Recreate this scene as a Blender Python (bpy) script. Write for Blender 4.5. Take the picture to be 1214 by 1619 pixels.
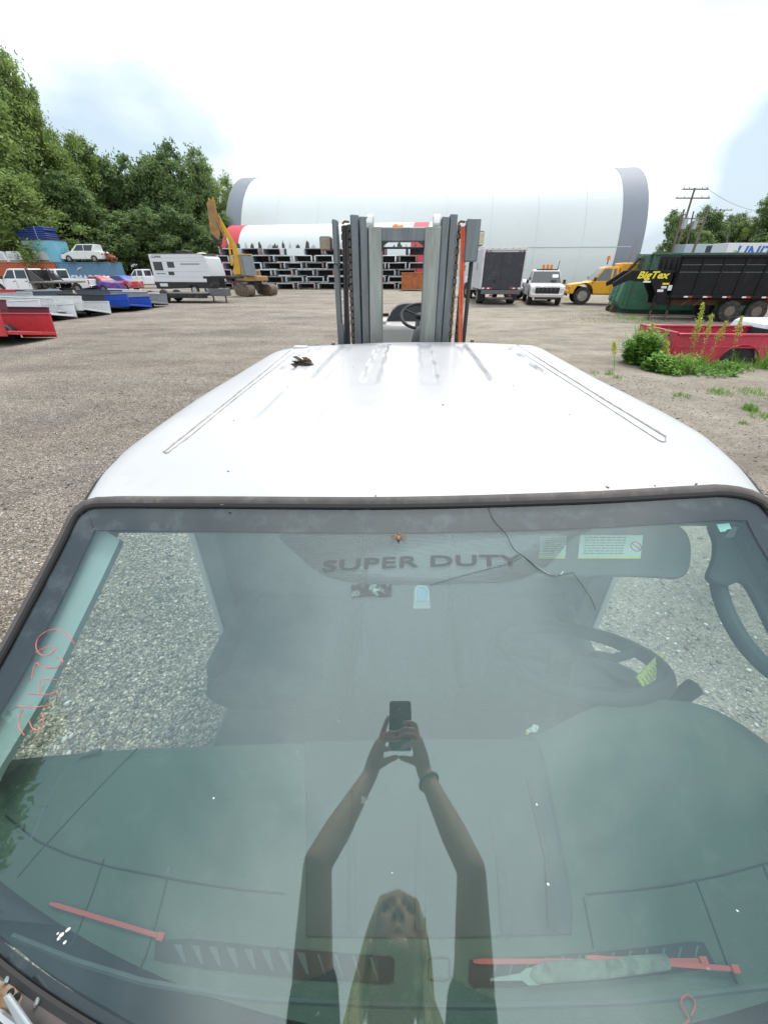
import bpy, bmesh, math, random
import numpy as np
from mathutils import Vector, Matrix, Euler
random.seed(7)
rad = math.radians
scene = bpy.context.scene
for o in list(bpy.data.objects): bpy.data.objects.remove(o)
# ---------------------------------------------------------------- camera
F, CX, CY, H = 620.0, 607.0, 809.5, 2.0
P = math.atan((809.5 - 424) / F); CP, SP = math.cos(P), math.sin(P)
cam = bpy.data.cameras.new('camera'); cam_o = bpy.data.objects.new('camera', cam)
scene.collection.objects.link(cam_o); scene.camera = cam_o
cam_o.location = (0, 0, H); cam_o.rotation_euler = (math.pi / 2 - P, 0, 0)
cam.sensor_fit = 'VERTICAL'; cam.sensor_height = 24; cam.lens = F / 1619 * 24
cam.clip_start = 0.02; cam.clip_end = 3000
# ---------------------------------------------------------------- light
SUN_EL, SUN_ROT = rad(58), rad(20)
world = bpy.data.worlds.new('World'); scene.world = world; world.use_nodes = True
wn, wl = world.node_tree.nodes, world.node_tree.links
for n in list(wn): wn.remove(n)
def WN(t, **k):
    n = wn.new(t)
    for a, b in k.items(): setattr(n, a, b)
    return n
wout = WN('ShaderNodeOutputWorld')
sky = WN('ShaderNodeTexSky'); sky.sky_type = 'NISHITA'; sky.sun_disc = False
sky.sun_elevation = SUN_EL; sky.sun_rotation = SUN_ROT; sky.air_density = 1.2; sky.dust_density = 3
bg1 = WN('ShaderNodeBackground'); bg1.inputs[1].default_value = 0.14
wl.new(sky.outputs[0], bg1.inputs[0])
tc = WN('ShaderNodeTexCoord'); mp = WN('ShaderNodeMapping'); mp.inputs['Scale'].default_value = (1, 1, 2.2)
mp.inputs['Location'].default_value = (3.1, 1.2, 0.4)
nz = WN('ShaderNodeTexNoise'); nz.inputs['Scale'].default_value = 1.5; nz.inputs['Detail'].default_value = 5; nz.inputs['Roughness'].default_value = .45
wl.new(tc.outputs['Generated'], mp.inputs[0]); wl.new(mp.outputs[0], nz.inputs['Vector'])
# clouds: thick and white towards the middle of the sky, greyer banks to both sides
sep = WN('ShaderNodeSeparateXYZ'); wl.new(tc.outputs['Generated'], sep.inputs[0])
ab = WN('ShaderNodeMath', operation='ADD'); ab.inputs[1].default_value = -0.09; wl.new(sep.outputs[0], ab.inputs[0])
ab2 = WN('ShaderNodeMath', operation='ABSOLUTE'); wl.new(ab.outputs[0], ab2.inputs[0])
m1 = WN('ShaderNodeMath', operation='MULTIPLY'); m1.inputs[1].default_value = 1.1; wl.new(ab2.outputs[0], m1.inputs[0])
m0 = WN('ShaderNodeMath', operation='MULTIPLY'); m0.inputs[1].default_value = 1.8; wl.new(nz.outputs[0], m0.inputs[0])
m2 = WN('ShaderNodeMath', operation='SUBTRACT'); wl.new(m0.outputs[0], m2.inputs[0]); wl.new(m1.outputs[0], m2.inputs[1])
m3 = WN('ShaderNodeMath', operation='MULTIPLY_ADD'); m3.inputs[1].default_value = .30; wl.new(sep.outputs[2], m3.inputs[0]); wl.new(m2.outputs[0], m3.inputs[2])
cr = WN('ShaderNodeValToRGB'); wl.new(m3.outputs[0], cr.inputs[0])
cr.color_ramp.elements[0].position = 0.36; cr.color_ramp.elements[0].color = (.29, .36, .42, 1)
cr.color_ramp.elements[1].position = 0.82; cr.color_ramp.elements[1].color = (1.0, 1.0, 1.0, 1)
bg2 = WN('ShaderNodeBackground'); bg2.inputs[1].default_value = 1.3; wl.new(cr.outputs[0], bg2.inputs[0])
mixw = WN('ShaderNodeMixShader'); mixw.inputs[0].default_value = 0.88
wl.new(bg1.outputs[0], mixw.inputs[1]); wl.new(bg2.outputs[0], mixw.inputs[2]); wl.new(mixw.outputs[0], wout.inputs[0])
sl = bpy.data.lights.new('sun', 'SUN'); sl.energy = 1.5; sl.angle = rad(12); sl.color = (1, .97, .92)
so = bpy.data.objects.new('sun', sl); scene.collection.objects.link(so)
so.rotation_euler = Euler((math.pi / 2 - SUN_EL, 0, -SUN_ROT + math.pi), 'XYZ'); so.location = (0, 0, 40)
scene.view_settings.view_transform = 'Standard'; scene.view_settings.look = 'None'
scene.view_settings.exposure = 0.75; scene.view_settings.gamma = 1
scene.render.engine = 'CYCLES'; scene.cycles.transparent_max_bounces = 16; scene.cycles.max_bounces = 6
scene.render.resolution_x = 767; scene.render.resolution_y = 1024
COL = scene.collection
# ---------------------------------------------------------------- measuring helpers (pixel of the photo -> place in the world)
def ray(x, y):
    u = (x - CX) / F; v = (CY - y) / F
    return np.array([u, CP + v * SP, -SP + v * CP])
def G(x, y, h=0.0):
    d = ray(x, y); return Vector(d * ((h - H) / d[2]) + np.array([0, 0, H]))
def A(x, y, Y):
    d = ray(x, y); return Vector(d * (Y / d[1]) + np.array([0, 0, H]))
YAW = rad(3.5); cyw, syw = math.cos(YAW), math.sin(YAW)
# cab frame: x right, y forward, z relative to the camera height
def C2W(p): return Vector((p[0] * cyw + p[1] * syw, -p[0] * syw + p[1] * cyw, p[2] + H))
def lray(x, y):
    d = ray(x, y); return np.array([d[0] * cyw - d[1] * syw, d[0] * syw + d[1] * cyw, d[2]])
def PL(x, y, pt, nn=(0, 0, 1)):
    d = lray(x, y); return d * (np.dot(pt, nn) / np.dot(d, nn))
XC, K = .05, .05
NV = np.array([0, -.528, .849]); NV = NV / np.linalg.norm(NV); P0 = np.array([XC, .70, -.435]); TV = np.array([0, -NV[2], NV[1]]); TV = TV if TV[1] < 0 else -TV
def S(u, v, off=0.0): return P0 + np.array([u, 0, 0]) + v * TV + (off - K * u * u) * NV
def GL(x, y, off=0.0):
    d = lray(x, y); o = off
    for i in range(12):
        t = (P0 @ NV + o) / (d @ NV); p = d * t; o = off - K * (p[0] - XC) ** 2
    return p[0] - XC, (p - P0) @ TV
# ---------------------------------------------------------------- materials
MATS = {}
def M(name, col, rough=.6, metal=0.0, var=.12, scale=6.0, bump=0.0, dirt=None, dirt_amt=.35, dirt_scale=3.0, spec=.5, emit=None, coord='Object', bscale=None, trans=0.0, coat=0.0, stretch=None):
    if name in MATS: return MATS[name]
    m = bpy.data.materials.new(name); m.use_nodes = True; nt = m.node_tree; N, Lk = nt.nodes, nt.links
    b = N['Principled BSDF']; b.inputs['Roughness'].default_value = rough; b.inputs['Metallic'].default_value = metal
    b.inputs['Specular IOR Level'].default_value = spec
    if coat: b.inputs['Coat Weight'].default_value = coat; b.inputs['Coat Roughness'].default_value = .15
    t = N.new('ShaderNodeTexCoord'); src = t.outputs[coord]
    if stretch:
        mpn = N.new('ShaderNodeMapping'); mpn.inputs['Scale'].default_value = stretch; Lk.new(src, mpn.inputs[0]); src = mpn.outputs[0]
    n1 = N.new('ShaderNodeTexNoise'); n1.inputs['Scale'].default_value = scale; n1.inputs['Detail'].default_value = 6; n1.inputs['Roughness'].default_value = .6
    Lk.new(src, n1.inputs['Vector'])
    r = N.new('ShaderNodeValToRGB'); Lk.new(n1.outputs[0], r.inputs[0])
    c = np.array(col[:3]); r.color_ramp.elements[0].position = .3; r.color_ramp.elements[1].position = .7
    r.color_ramp.elements[0].color = (*np.clip(c * (1 - var), 0, 1), 1); r.color_ramp.elements[1].color = (*np.clip(c * (1 + var), 0, 1), 1)
    cs = r.outputs[0]
    if dirt is not None:
        n2 = N.new('ShaderNodeTexNoise'); n2.inputs['Scale'].default_value = dirt_scale; n2.inputs['Detail'].default_value = 8; n2.inputs['Roughness'].default_value = .7
        Lk.new(src, n2.inputs['Vector'])
        r2 = N.new('ShaderNodeValToRGB'); Lk.new(n2.outputs[0], r2.inputs[0]); e = r2.color_ramp.elements
        e[0].position = .62 - dirt_amt * .4; e[1].position = .72 - dirt_amt * .2
        e[0].color = (0, 0, 0, 1); e[1].color = (min(1, dirt_amt * 2),) * 3 + (1,)
        mx = N.new('ShaderNodeMix'); mx.data_type = 'RGBA'; Lk.new(r2.outputs[0], mx.inputs[0]); Lk.new(cs, mx.inputs[6]); mx.inputs[7].default_value = (*dirt, 1)
        cs = mx.outputs[2]
    Lk.new(cs, b.inputs['Base Color'])
    if bump:
        n3 = N.new('ShaderNodeTexNoise'); n3.inputs['Scale'].default_value = bscale or scale * 4; n3.inputs['Detail'].default_value = 4
        Lk.new(src, n3.inputs['Vector']); bp = N.new('ShaderNodeBump'); bp.inputs['Strength'].default_value = bump; bp.inputs['Distance'].default_value = .01
        Lk.new(n3.outputs[0], bp.inputs['Height']); Lk.new(bp.outputs[0], b.inputs['Normal'])
    if emit: b.inputs['Emission Color'].default_value = (*emit[:3], 1); b.inputs['Emission Strength'].default_value = emit[3]
    if trans:
        tr = N.new('ShaderNodeBsdfTranslucent'); Lk.new(cs, tr.inputs[0]); ms = N.new('ShaderNodeMixShader'); ms.inputs[0].default_value = trans
        Lk.new(b.outputs[0], ms.inputs[1]); Lk.new(tr.outputs[0], ms.inputs[2]); Lk.new(ms.outputs[0], N['Material Output'].inputs[0])
    MATS[name] = m; return m
RUST = (.16, .07, .03); MUD = (.17, .13, .09)
w_paint = M('white_paint', (.72, .74, .76), .35, var=.04, dirt=MUD, dirt_amt=.12, coat=.3)
w_old = M('old_white_paint', (.62, .64, .64), .5, var=.08, dirt=RUST, dirt_amt=.16, dirt_scale=5)
black_m = M('black_metal', (.012, .012, .015), .45, var=.3, dirt=MUD, dirt_amt=.25, dirt_scale=4)
black_p = M('black_plastic', (.018, .018, .02), .55, var=.2)
rubber = M('tyre_rubber', (.025, .024, .024), .85, var=.3, dirt=MUD, dirt_amt=.3, dirt_scale=8, bump=.3)
rimm = M('rim_metal', (.32, .3, .28), .45, .6, var=.2, dirt=RUST, dirt_amt=.3, dirt_scale=8)
dglass = M('vehicle_glass', (.03, .04, .045), .08, var=.2, spec=.8)
chrome = M('chrome', (.6, .62, .64), .18, 1.0, var=.05)
red_l = M('red_lens', (.5, .02, .02), .25, var=.1)
amber = M('amber_lens', (.7, .2, .02), .3, var=.1)
rust_m = M('rusty_steel', (.13, .065, .035), .8, var=.4, bump=.3, dirt=(.05, .035, .03), dirt_amt=.3)
steel = M('bare_steel', (.22, .24, .25), .5, .5, var=.15, scale=12, dirt=RUST, dirt_amt=.12)
# ---------------------------------------------------------------- mesh builder
class MB:
    def __init__(s): s.v = []; s.f = []
    def add(s, vs, fs):
        b = len(s.v); s.v += [tuple(map(float, p)) for p in vs]; s.f += [tuple(b + i for i in q) for q in fs]; return s
    def box(s, c, d, rot=None, mat=None):
        vs = [Vector((x * d[0] / 2, y * d[1] / 2, z * d[2] / 2)) for x in (-1, 1) for y in (-1, 1) for z in (-1, 1)]
        if rot is not None: R = Euler(rot).to_matrix(); vs = [R @ v for v in vs]
        vs = [v + Vector(c) for v in vs]
        return s.add(vs, [(0, 1, 3, 2), (4, 6, 7, 5), (0, 4, 5, 1), (2, 3, 7, 6), (0, 2, 6, 4), (1, 5, 7, 3)])
    def prism(s, poly, a, b, ax='y', taper=None):
        def pt(p, w):
            q = (p[0], w, p[1]) if ax == 'y' else ((w, p[0], p[1]) if ax == 'x' else (p[0], p[1], w))
            if taper: q = taper(q)
            return q
        n = len(poly); vs = [pt(p, a) for p in poly] + [pt(p, b) for p in poly]
        fs = [tuple(range(n)), tuple(range(2 * n - 1, n - 1, -1))] + [(i, (i + 1) % n, n + (i + 1) % n, n + i) for i in range(n)]
        return s.add(vs, fs)
    def tube(s, pts, r, n=8, closed=False, caps=True):
        pts = [Vector(p) for p in pts]; k = len(pts); rs = r if hasattr(r, '__len__') else [r] * k
        vs = []; up = None
        for i, p in enumerate(pts):
            if closed: t = pts[(i + 1) % k] - pts[i - 1]
            else: t = pts[min(i + 1, k - 1)] - pts[max(i - 1, 0)]
            if t.length < 1e-9: t = Vector((0, 0, 1))
            t.normalize()
            if up is None: up = t.orthogonal().normalized()
            else:
                up = up - t * up.dot(t)
                up = up.normalized() if up.length > 1e-6 else t.orthogonal().normalized()
            w = t.cross(up)
            for j in range(n):
                a = 2 * math.pi * j / n; vs.append(p + (up * math.cos(a) + w * math.sin(a)) * rs[i])
        fs = []
        for i in range(k if closed else k - 1):
            for j in range(n):
                i2 = (i + 1) % k; fs.append((i * n + j, i * n + (j + 1) % n, i2 * n + (j + 1) % n, i2 * n + j))
        if caps and not closed: fs += [tuple(range(n - 1, -1, -1)), tuple((k - 1) * n + j for j in range(n))]
        return s.add(vs, fs)
    def cyl(s, a, b, r, n=16): return s.tube([a, b], r, n)
    def lathe(s, prof, c, ax, n=28):
        ax = Vector(ax).normalized(); u = ax.orthogonal().normalized(); w = ax.cross(u); c = Vector(c); k = len(prof)
        vs = [c + ax * h + (u * math.cos(2 * math.pi * j / n) + w * math.sin(2 * math.pi * j / n)) * r for (r, h) in prof for j in range(n)]
        fs = [(i * n + j, i * n + (j + 1) % n, (i + 1) * n + (j + 1) % n, (i + 1) * n + j) for i in range(k - 1) for j in range(n)]
        fs += [tuple(range(n - 1, -1, -1)), tuple((k - 1) * n + j for j in range(n))]
        return s.add(vs, fs)
    def grid(s, fn, nu, nv, flip=False):
        vs = [fn(i / nu, j / nv) for i in range(nu + 1) for j in range(nv + 1)]
        fs = [(i * (nv + 1) + j, (i + 1) * (nv + 1) + j, (i + 1) * (nv + 1) + j + 1, i * (nv + 1) + j + 1) for i in range(nu) for j in range(nv)]
        return s.add(vs, fs)
    def shell(s, fn, nu, nv, th):     # a closed sheet of thickness: fn(u,v,off)
        n = (nu + 1) * (nv + 1); vs = [fn(i / nu, j / nv, 0) for i in range(nu + 1) for j in range(nv + 1)] + [fn(i / nu, j / nv, -th) for i in range(nu + 1) for j in range(nv + 1)]
        I = lambda i, j: i * (nv + 1) + j
        fs = []
        for i in range(nu):
            for j in range(nv):
                q = (I(i, j), I(i + 1, j), I(i + 1, j + 1), I(i, j + 1)); fs += [q, tuple(n + k for k in reversed(q))]
        bd = [I(i, 0) for i in range(nu)] + [I(nu, j) for j in range(nv)] + [I(i, nv) for i in range(nu, 0, -1)] + [I(0, j) for j in range(nv, 0, -1)]
        for k in range(len(bd)): a, b = bd[k], bd[(k + 1) % len(bd)]; fs.append((b, a, n + a, n + b))
        return s.add(vs, fs)
    def ball(s, c, r, rot=None, n=14, m=9):
        rr = r if hasattr(r, '__len__') else (r, r, r); vs = []; R = Euler(rot).to_matrix() if rot is not None else Matrix.Identity(3); c = Vector(c)
        vs.append(c + R @ Vector((0, 0, rr[2])))
        for i in range(1, m):
            t = math.pi * i / m
            for j in range(n):
                a = 2 * math.pi * j / n; vs.append(c + R @ Vector((rr[0] * math.sin(t) * math.cos(a), rr[1] * math.sin(t) * math.sin(a), rr[2] * math.cos(t))))
        vs.append(c + R @ Vector((0, 0, -rr[2]))); fs = []
        for j in range(n): fs.append((0, 1 + j, 1 + (j + 1) % n)); fs.append((len(vs) - 1, 1 + (m - 2) * n + (j + 1) % n, 1 + (m - 2) * n + j))
        for i in range(m - 2):
            for j in range(n): a = 1 + i * n; fs.append((a + j, a + n + j, a + n + (j + 1) % n, a + (j + 1) % n))
        return s.add(vs, fs)
    def build(s, name, mat, parent=None, bevel=0, smooth=30, sub=0, xf=None):
        me = bpy.data.meshes.new(name); base = parent.get('_b') if parent else None
        vs = s.v
        if xf is not None: vs = [tuple(xf @ Vector(p)) for p in vs]
        root = parent
        while root is not None and root.parent is not None: root = root.parent
        if root is not None and '_b' in root: b = root['_b']; vs = [(p[0] - b[0], p[1] - b[1], p[2] - b[2]) for p in vs]
        me.from_pydata(vs, [], s.f)
        bm = bmesh.new(); bm.from_mesh(me); bmesh.ops.recalc_face_normals(bm, faces=bm.faces); bm.to_mesh(me); bm.free()
        me.materials.append(mat)
        if smooth: me.shade_smooth(); me.set_sharp_from_angle(angle=rad(smooth))
        o = bpy.data.objects.new(name, me); COL.objects.link(o)
        if parent: o.parent = parent
        if bevel:
            bv = o.modifiers.new('bevel', 'BEVEL'); bv.width = bevel; bv.segments = 2; bv.limit_method = 'ANGLE'; bv.angle_limit = rad(40)
        if sub: sm = o.modifiers.new('sub', 'SUBSURF'); sm.levels = sub; sm.render_levels = sub
        return o
def tag(o, label=None, cat=None, group=None, kind=None):
    if label: o['label'] = label
    if cat: o['category'] = cat
    if group: o['group'] = group
    if kind: o['kind'] = kind
    return o
def thing(name, label, cat, loc=(0, 0, 0), rz=0, group=None):
    o = bpy.data.objects.new(name, None); COL.objects.link(o); o.location = loc; o.rotation_euler = (0, 0, rz); o.empty_display_size = .2
    return tag(o, label, cat, group)
def cabthing(name, label, cat, base, group=None):   # a thing measured in the cab frame
    o = thing(name, label, cat, C2W(base), -YAW, group); o['_b'] = tuple(map(float, base)); return o
def single(mb, name, mat, label, cat, base, group=None, frame=True, **k):    # one-mesh thing in the cab frame (or the world)
    mb.v = [(p[0] - base[0], p[1] - base[1], p[2] - base[2]) for p in mb.v]
    o = mb.build(name, mat, **k)
    if frame: o.location = C2W(base); o.rotation_euler = (0, 0, -YAW)
    else: o.location = base
    return tag(o, label, cat, group)
def dup(o, parent=None, loc=None, rot=None, label=None, sc=None):
    c = o.copy(); COL.objects.link(c)
    if parent: c.parent = parent
    for ch in list(o.children): dup(ch, c)
    if loc is not None: c.location = loc
    if rot is not None: c.rotation_euler = rot
    if label: c['label'] = label
    if sc is not None: c.scale = sc
    return c
def recolor(o, frm, to):
    for ob in [o] + list(o.children_recursive):
        if ob.type == 'MESH' and ob.data.materials and ob.data.materials[0] == frm:
            ob.data = ob.data.copy(); ob.data.materials[0] = to
def text(body, size, mat, parent, mw, name='lettering', ext=.002, sx=1.0, shear=0.0, bold=0.0, spacing=1.0, fn=None):
    cu = bpy.data.curves.new('t', 'FONT'); cu.body = body; cu.size = size; cu.extrude = ext; cu.shear = shear; cu.offset = bold; cu.space_character = spacing
    cu.align_x = 'CENTER'; cu.align_y = 'CENTER'; cu.resolution_u = 4
    ob = bpy.data.objects.new('t', cu); COL.objects.link(ob); bpy.context.view_layer.update()
    me = bpy.data.meshes.new_from_object(ob.evaluated_get(bpy.context.evaluated_depsgraph_get())); bpy.data.objects.remove(ob)
    b = None; root = parent
    while root is not None and root.parent is not None: root = root.parent
    b = Vector(root['_b']) if root is not None and '_b' in root else Vector((0, 0, 0))
    if fn:
        bm = bmesh.new(); bm.from_mesh(me); bmesh.ops.subdivide_edges(bm, edges=[e for e in bm.edges if e.calc_length() > .02], cuts=2); bm.to_mesh(me); bm.free()
    for v in me.vertices:
        p = Vector((v.co.x * sx, v.co.y, v.co.z)); v.co = (Vector(fn(p)) if fn else mw @ p) - b
    me.materials.clear(); me.materials.append(mat)
    o = bpy.data.objects.new(name, me); COL.objects.link(o); o.parent = parent; return o
def fastmesh(name, V, Fq, mat, smooth=False):
    me = bpy.data.meshes.new(name); V = np.asarray(V, dtype=np.float32); Fq = np.asarray(Fq, dtype=np.int32); k = Fq.shape[1]
    me.vertices.add(len(V)); me.vertices.foreach_set('co', V.ravel())
    me.loops.add(Fq.size); me.loops.foreach_set('vertex_index', Fq.ravel())
    me.polygons.add(len(Fq)); me.polygons.foreach_set('loop_start', np.arange(0, Fq.size, k, dtype=np.int32)); me.polygons.foreach_set('loop_total', np.full(len(Fq), k, dtype=np.int32))
    me.update(calc_edges=True); me.validate()
    if smooth: me.shade_smooth()
    me.materials.append(mat); return me
# ================================================================ GROUND
def ground_material():
    m = bpy.data.materials.new('gravel'); m.use_nodes = True; nt = m.node_tree; N, Lk = nt.nodes, nt.links; b = N['Principled BSDF']
    b.inputs['Roughness'].default_value = .9; b.inputs['Specular IOR Level'].default_value = .25
    t = N.new('ShaderNodeTexCoord'); src = t.outputs['Object']
    def noise(sc, det=5, ro=.6, st=None):
        n = N.new('ShaderNodeTexNoise'); n.inputs['Scale'].default_value = sc; n.inputs['Detail'].default_value = det; n.inputs['Roughness'].default_value = ro
        s2 = src
        if st: mpn = N.new('ShaderNodeMapping'); mpn.inputs['Scale'].default_value = st; Lk.new(src, mpn.inputs[0]); s2 = mpn.outputs[0]
        Lk.new(s2, n.inputs['Vector']); return n.outputs[0]
    def ramp(s, *el):
        r = N.new('ShaderNodeValToRGB'); Lk.new(s, r.inputs[0]); e = r.color_ramp.elements
        while len(e) < len(el): e.new(.5)
        for q, (p, c) in zip(e, el): q.position = p; q.color = (*c, 1) if len(c) == 3 else c
        return r.outputs[0]
    def mix(f, a, c2, mode='MIX'):
        x = N.new('ShaderNodeMix'); x.data_type = 'RGBA'; x.blend_type = mode
        if isinstance(f, float): x.inputs[0].default_value = f
        else: Lk.new(f, x.inputs[0])
        for i, q in ((6, a), (7, c2)):
            if isinstance(q, tuple): x.inputs[i].default_value = (*q, 1)
            else: Lk.new(q, x.inputs[i])
        return x.outputs[2]
    def vor(sc, feat='F1'):
        # jitter the lookup so that the cells are not clean polygons
        n = N.new('ShaderNodeTexNoise'); n.inputs['Scale'].default_value = sc * .9; n.inputs['Detail'].default_value = 2; Lk.new(src, n.inputs['Vector'])
        ad = N.new('ShaderNodeVectorMath'); ad.operation = 'MULTIPLY_ADD'; Lk.new(n.outputs[1], ad.inputs[0]); ad.inputs[1].default_value = (.6 / sc,) * 3; Lk.new(src, ad.inputs[2])
        v = N.new('ShaderNodeTexVoronoi'); v.inputs['Scale'].default_value = sc; v.inputs['Randomness'].default_value = 1; Lk.new(ad.outputs[0], v.inputs['Vector']); return v
    v1, v2 = vor(46), vor(105)
    sx = N.new('ShaderNodeSeparateColor'); Lk.new(v1.outputs['Color'], sx.inputs[0])
    sx2 = N.new('ShaderNodeSeparateColor'); Lk.new(v2.outputs['Color'], sx2.inputs[0])
    st1 = ramp(sx.outputs[0], (0, (.07, .066, .063)), (.25, (.17, .155, .145)), (.55, (.29, .265, .24)), (.8, (.40, .365, .33)), (.93, (.55, .51, .46)), (1, (.75, .72, .67)))
    st2 = ramp(sx2.outputs[0], (0, (.07, .067, .065)), (.5, (.2, .185, .17)), (.85, (.34, .31, .28)), (1, (.6, .57, .52)))
    stones = mix(ramp(v1.outputs['Distance'], (.28, (0, 0, 0)), (.42, (.9, .9, .9))), st1, st2)
    tint = ramp(noise(.35, 4), (.3, (.78, .77, .78)), (.5, (.98, .95, .9)), (.7, (1.08, 1.04, .96)))
    stones = mix(1.0, stones, tint, 'MULTIPLY'); stones = mix(1.0, stones, (1.38, 1.38, 1.36), 'MULTIPLY')
    # sandy earth towards the right and the back of the yard, with wheel tracks
    sp = N.new('ShaderNodeSeparateXYZ'); Lk.new(src, sp.inputs[0])
    a = N.new('ShaderNodeMath'); a.operation = 'MULTIPLY_ADD'; Lk.new(sp.outputs[0], a.inputs[0]); a.inputs[1].default_value = .10; a.inputs[2].default_value = .18
    a2 = N.new('ShaderNodeMath'); a2.operation = 'MULTIPLY_ADD'; Lk.new(sp.outputs[1], a2.inputs[0]); a2.inputs[1].default_value = .007; Lk.new(a.outputs[0], a2.inputs[2])
    n2 = noise(.16, 6, .6); a3 = N.new('ShaderNodeMath'); a3.operation = 'MULTIPLY_ADD'; Lk.new(n2, a3.inputs[0]); a3.inputs[1].default_value = 1.2; Lk.new(a2.outputs[0], a3.inputs[2])
    mask = ramp(a3.outputs[0], (.75, (0, 0, 0)), (1.5, (.85, .85, .85)))
    sand = ramp(noise(1.1, 9, .7), (.3, (.30, .27, .22)), (.55, (.41, .375, .315)), (.75, (.49, .45, .385)))
    sand = mix(1.0, sand, ramp(noise(26, 5, .7), (.3, (.72, .72, .72)), (.7, (1.2, 1.2, 1.2))), 'MULTIPLY')
    c = mix(mask, stones, sand)
    tr = noise(.8, 9, .72, (.6, 1.0, 1)); c = mix(1.0, c, ramp(tr, (.36, (.72, .71, .70)), (.5, (.98, .98, .98)), (.66, (1.16, 1.15, 1.13))), 'MULTIPLY')
    rut = noise(.5, 4, .5, (.06, 1.1, 1)); c = mix(1.0, c, ramp(rut, (.40, (.93, .92, .91)), (.5, (1.0, 1.0, 1.0)), (.6, (1.04, 1.04, 1.03))), 'MULTIPLY')
    tr2 = noise(.07, 7, .62, (.5, 1, 1)); c = mix(1.0, c, ramp(tr2, (.36, (.72, .71, .71)), (.62, (1.04, 1.02, 1.0))), 'MULTIPLY')
    spk = noise(7, 10, .95); c = mix(1.0, c, ramp(spk, (.36, (.72, .72, .72)), (.5, (.98, .98, .98)), (.64, (1.3, 1.28, 1.25))), 'MULTIPLY')
    Lk.new(c, b.inputs['Base Color'])
    hs = N.new('ShaderNodeMath'); hs.operation = 'ADD'; Lk.new(v1.outputs['Distance'], hs.inputs[0]); Lk.new(v2.outputs['Distance'], hs.inputs[1])
    hb = N.new('ShaderNodeBump'); hb.invert = True; hb.inputs['Strength'].default_value = .9; hb.inputs['Distance'].default_value = .016; Lk.new(hs.outputs[0], hb.inputs['Height'])
    hb2 = N.new('ShaderNodeBump'); hb2.inputs['Strength'].default_value = .6; hb2.inputs['Distance'].default_value = .12; Lk.new(tr, hb2.inputs['Height']); Lk.new(hb.outputs[0], hb2.inputs['Normal'])
    Lk.new(hb2.outputs[0], b.inputs['Normal']); return m
gmat = ground_material()
mb = MB(); mb.grid(lambda a, b: ((a - .5) * 1400, -300 + b * 1500, 0), 8, 8)
tag(mb.build('ground', gmat, smooth=0), kind='structure')
# loose stones lying on the gravel around the cab
def stones():
    rng = np.random.default_rng(3); n = 52000
    R = rng.random(n) ** .75 * 8.5; a = rng.random(n) * 2 * np.pi; x = R * np.cos(a); y = R * np.sin(a) + 2.4
    ph = (1 + 5 ** .5) / 2
    ico = np.array([(-1, ph, 0), (1, ph, 0), (-1, -ph, 0), (1, -ph, 0), (0, -1, ph), (0, 1, ph), (0, -1, -ph), (0, 1, -ph), (ph, 0, -1), (ph, 0, 1), (-ph, 0, -1), (-ph, 0, 1)]) / 1.9
    fc = np.array([(0, 11, 5), (0, 5, 1), (0, 1, 7), (0, 7, 10), (0, 10, 11), (1, 5, 9), (5, 11, 4), (11, 10, 2), (10, 7, 6), (7, 1, 8), (3, 9, 4), (3, 4, 2), (3, 2, 6), (3, 6, 8), (3, 8, 9), (4, 9, 5), (2, 4, 11), (6, 2, 10), (8, 6, 7), (9, 8, 1)])
    s = .005 + .010 * rng.random(n) ** 3.2; V = ico[None] * (1 + .35 * (rng.random((n, 12, 1)) - .5)); V = V * (s[:, None, None] * np.stack([1 + .5 * rng.random(n), np.ones(n), .45 + .3 * rng.random(n)], 1)[:, None, :])
    c, q = np.cos(a * 7), np.sin(a * 7); X = V[:, :, 0] * c[:, None] - V[:, :, 1] * q[:, None]; Y = V[:, :, 0] * q[:, None] + V[:, :, 1] * c[:, None]
    V = np.stack([X + x[:, None], Y + y[:, None], V[:, :, 2] + s[:, None] * .25], 2).reshape(-1, 3)
    Fq = (fc[None] + (np.arange(n) * 12)[:, None, None]).reshape(-1, 3)
    m = bpy.data.materials.new('stone'); m.use_nodes = True; N, Lk = m.node_tree.nodes, m.node_tree.links; b = N['Principled BSDF']; b.inputs['Roughness'].default_value = .85
    g = N.new('ShaderNodeNewGeometry'); r = N.new('ShaderNodeValToRGB'); Lk.new(g.outputs['Random Per Island'], r.inputs[0]); e = r.color_ramp.elements
    for p in (.3, .6, .85): e.new(p)
    for q2, (p, cc) in zip(e, ((0, (.08, .077, .073)), (.3, (.19, .18, .168)), (.6, (.31, .29, .27)), (.85, (.45, .42, .39)), (1, (.72, .7, .67)))): q2.position = p; q2.color = (*cc, 1)
    n4 = N.new('ShaderNodeTexNoise'); n4.inputs['Scale'].default_value = 60; mx = N.new('ShaderNodeMix'); mx.data_type = 'RGBA'; mx.blend_type = 'MULTIPLY'; mx.inputs[0].default_value = .5
    Lk.new(r.outputs[0], mx.inputs[6]); Lk.new(n4.outputs[0], mx.inputs[7]); Lk.new(mx.outputs[2], b.inputs['Base Color'])
    o = bpy.data.objects.new('loose_stones', fastmesh('loose_stones', V, Fq, m)); COL.objects.link(o)
    tag(o, 'loose grey and pale stones scattered on the gravel around the lifted cab', 'gravel', kind='stuff')
stones()
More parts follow.
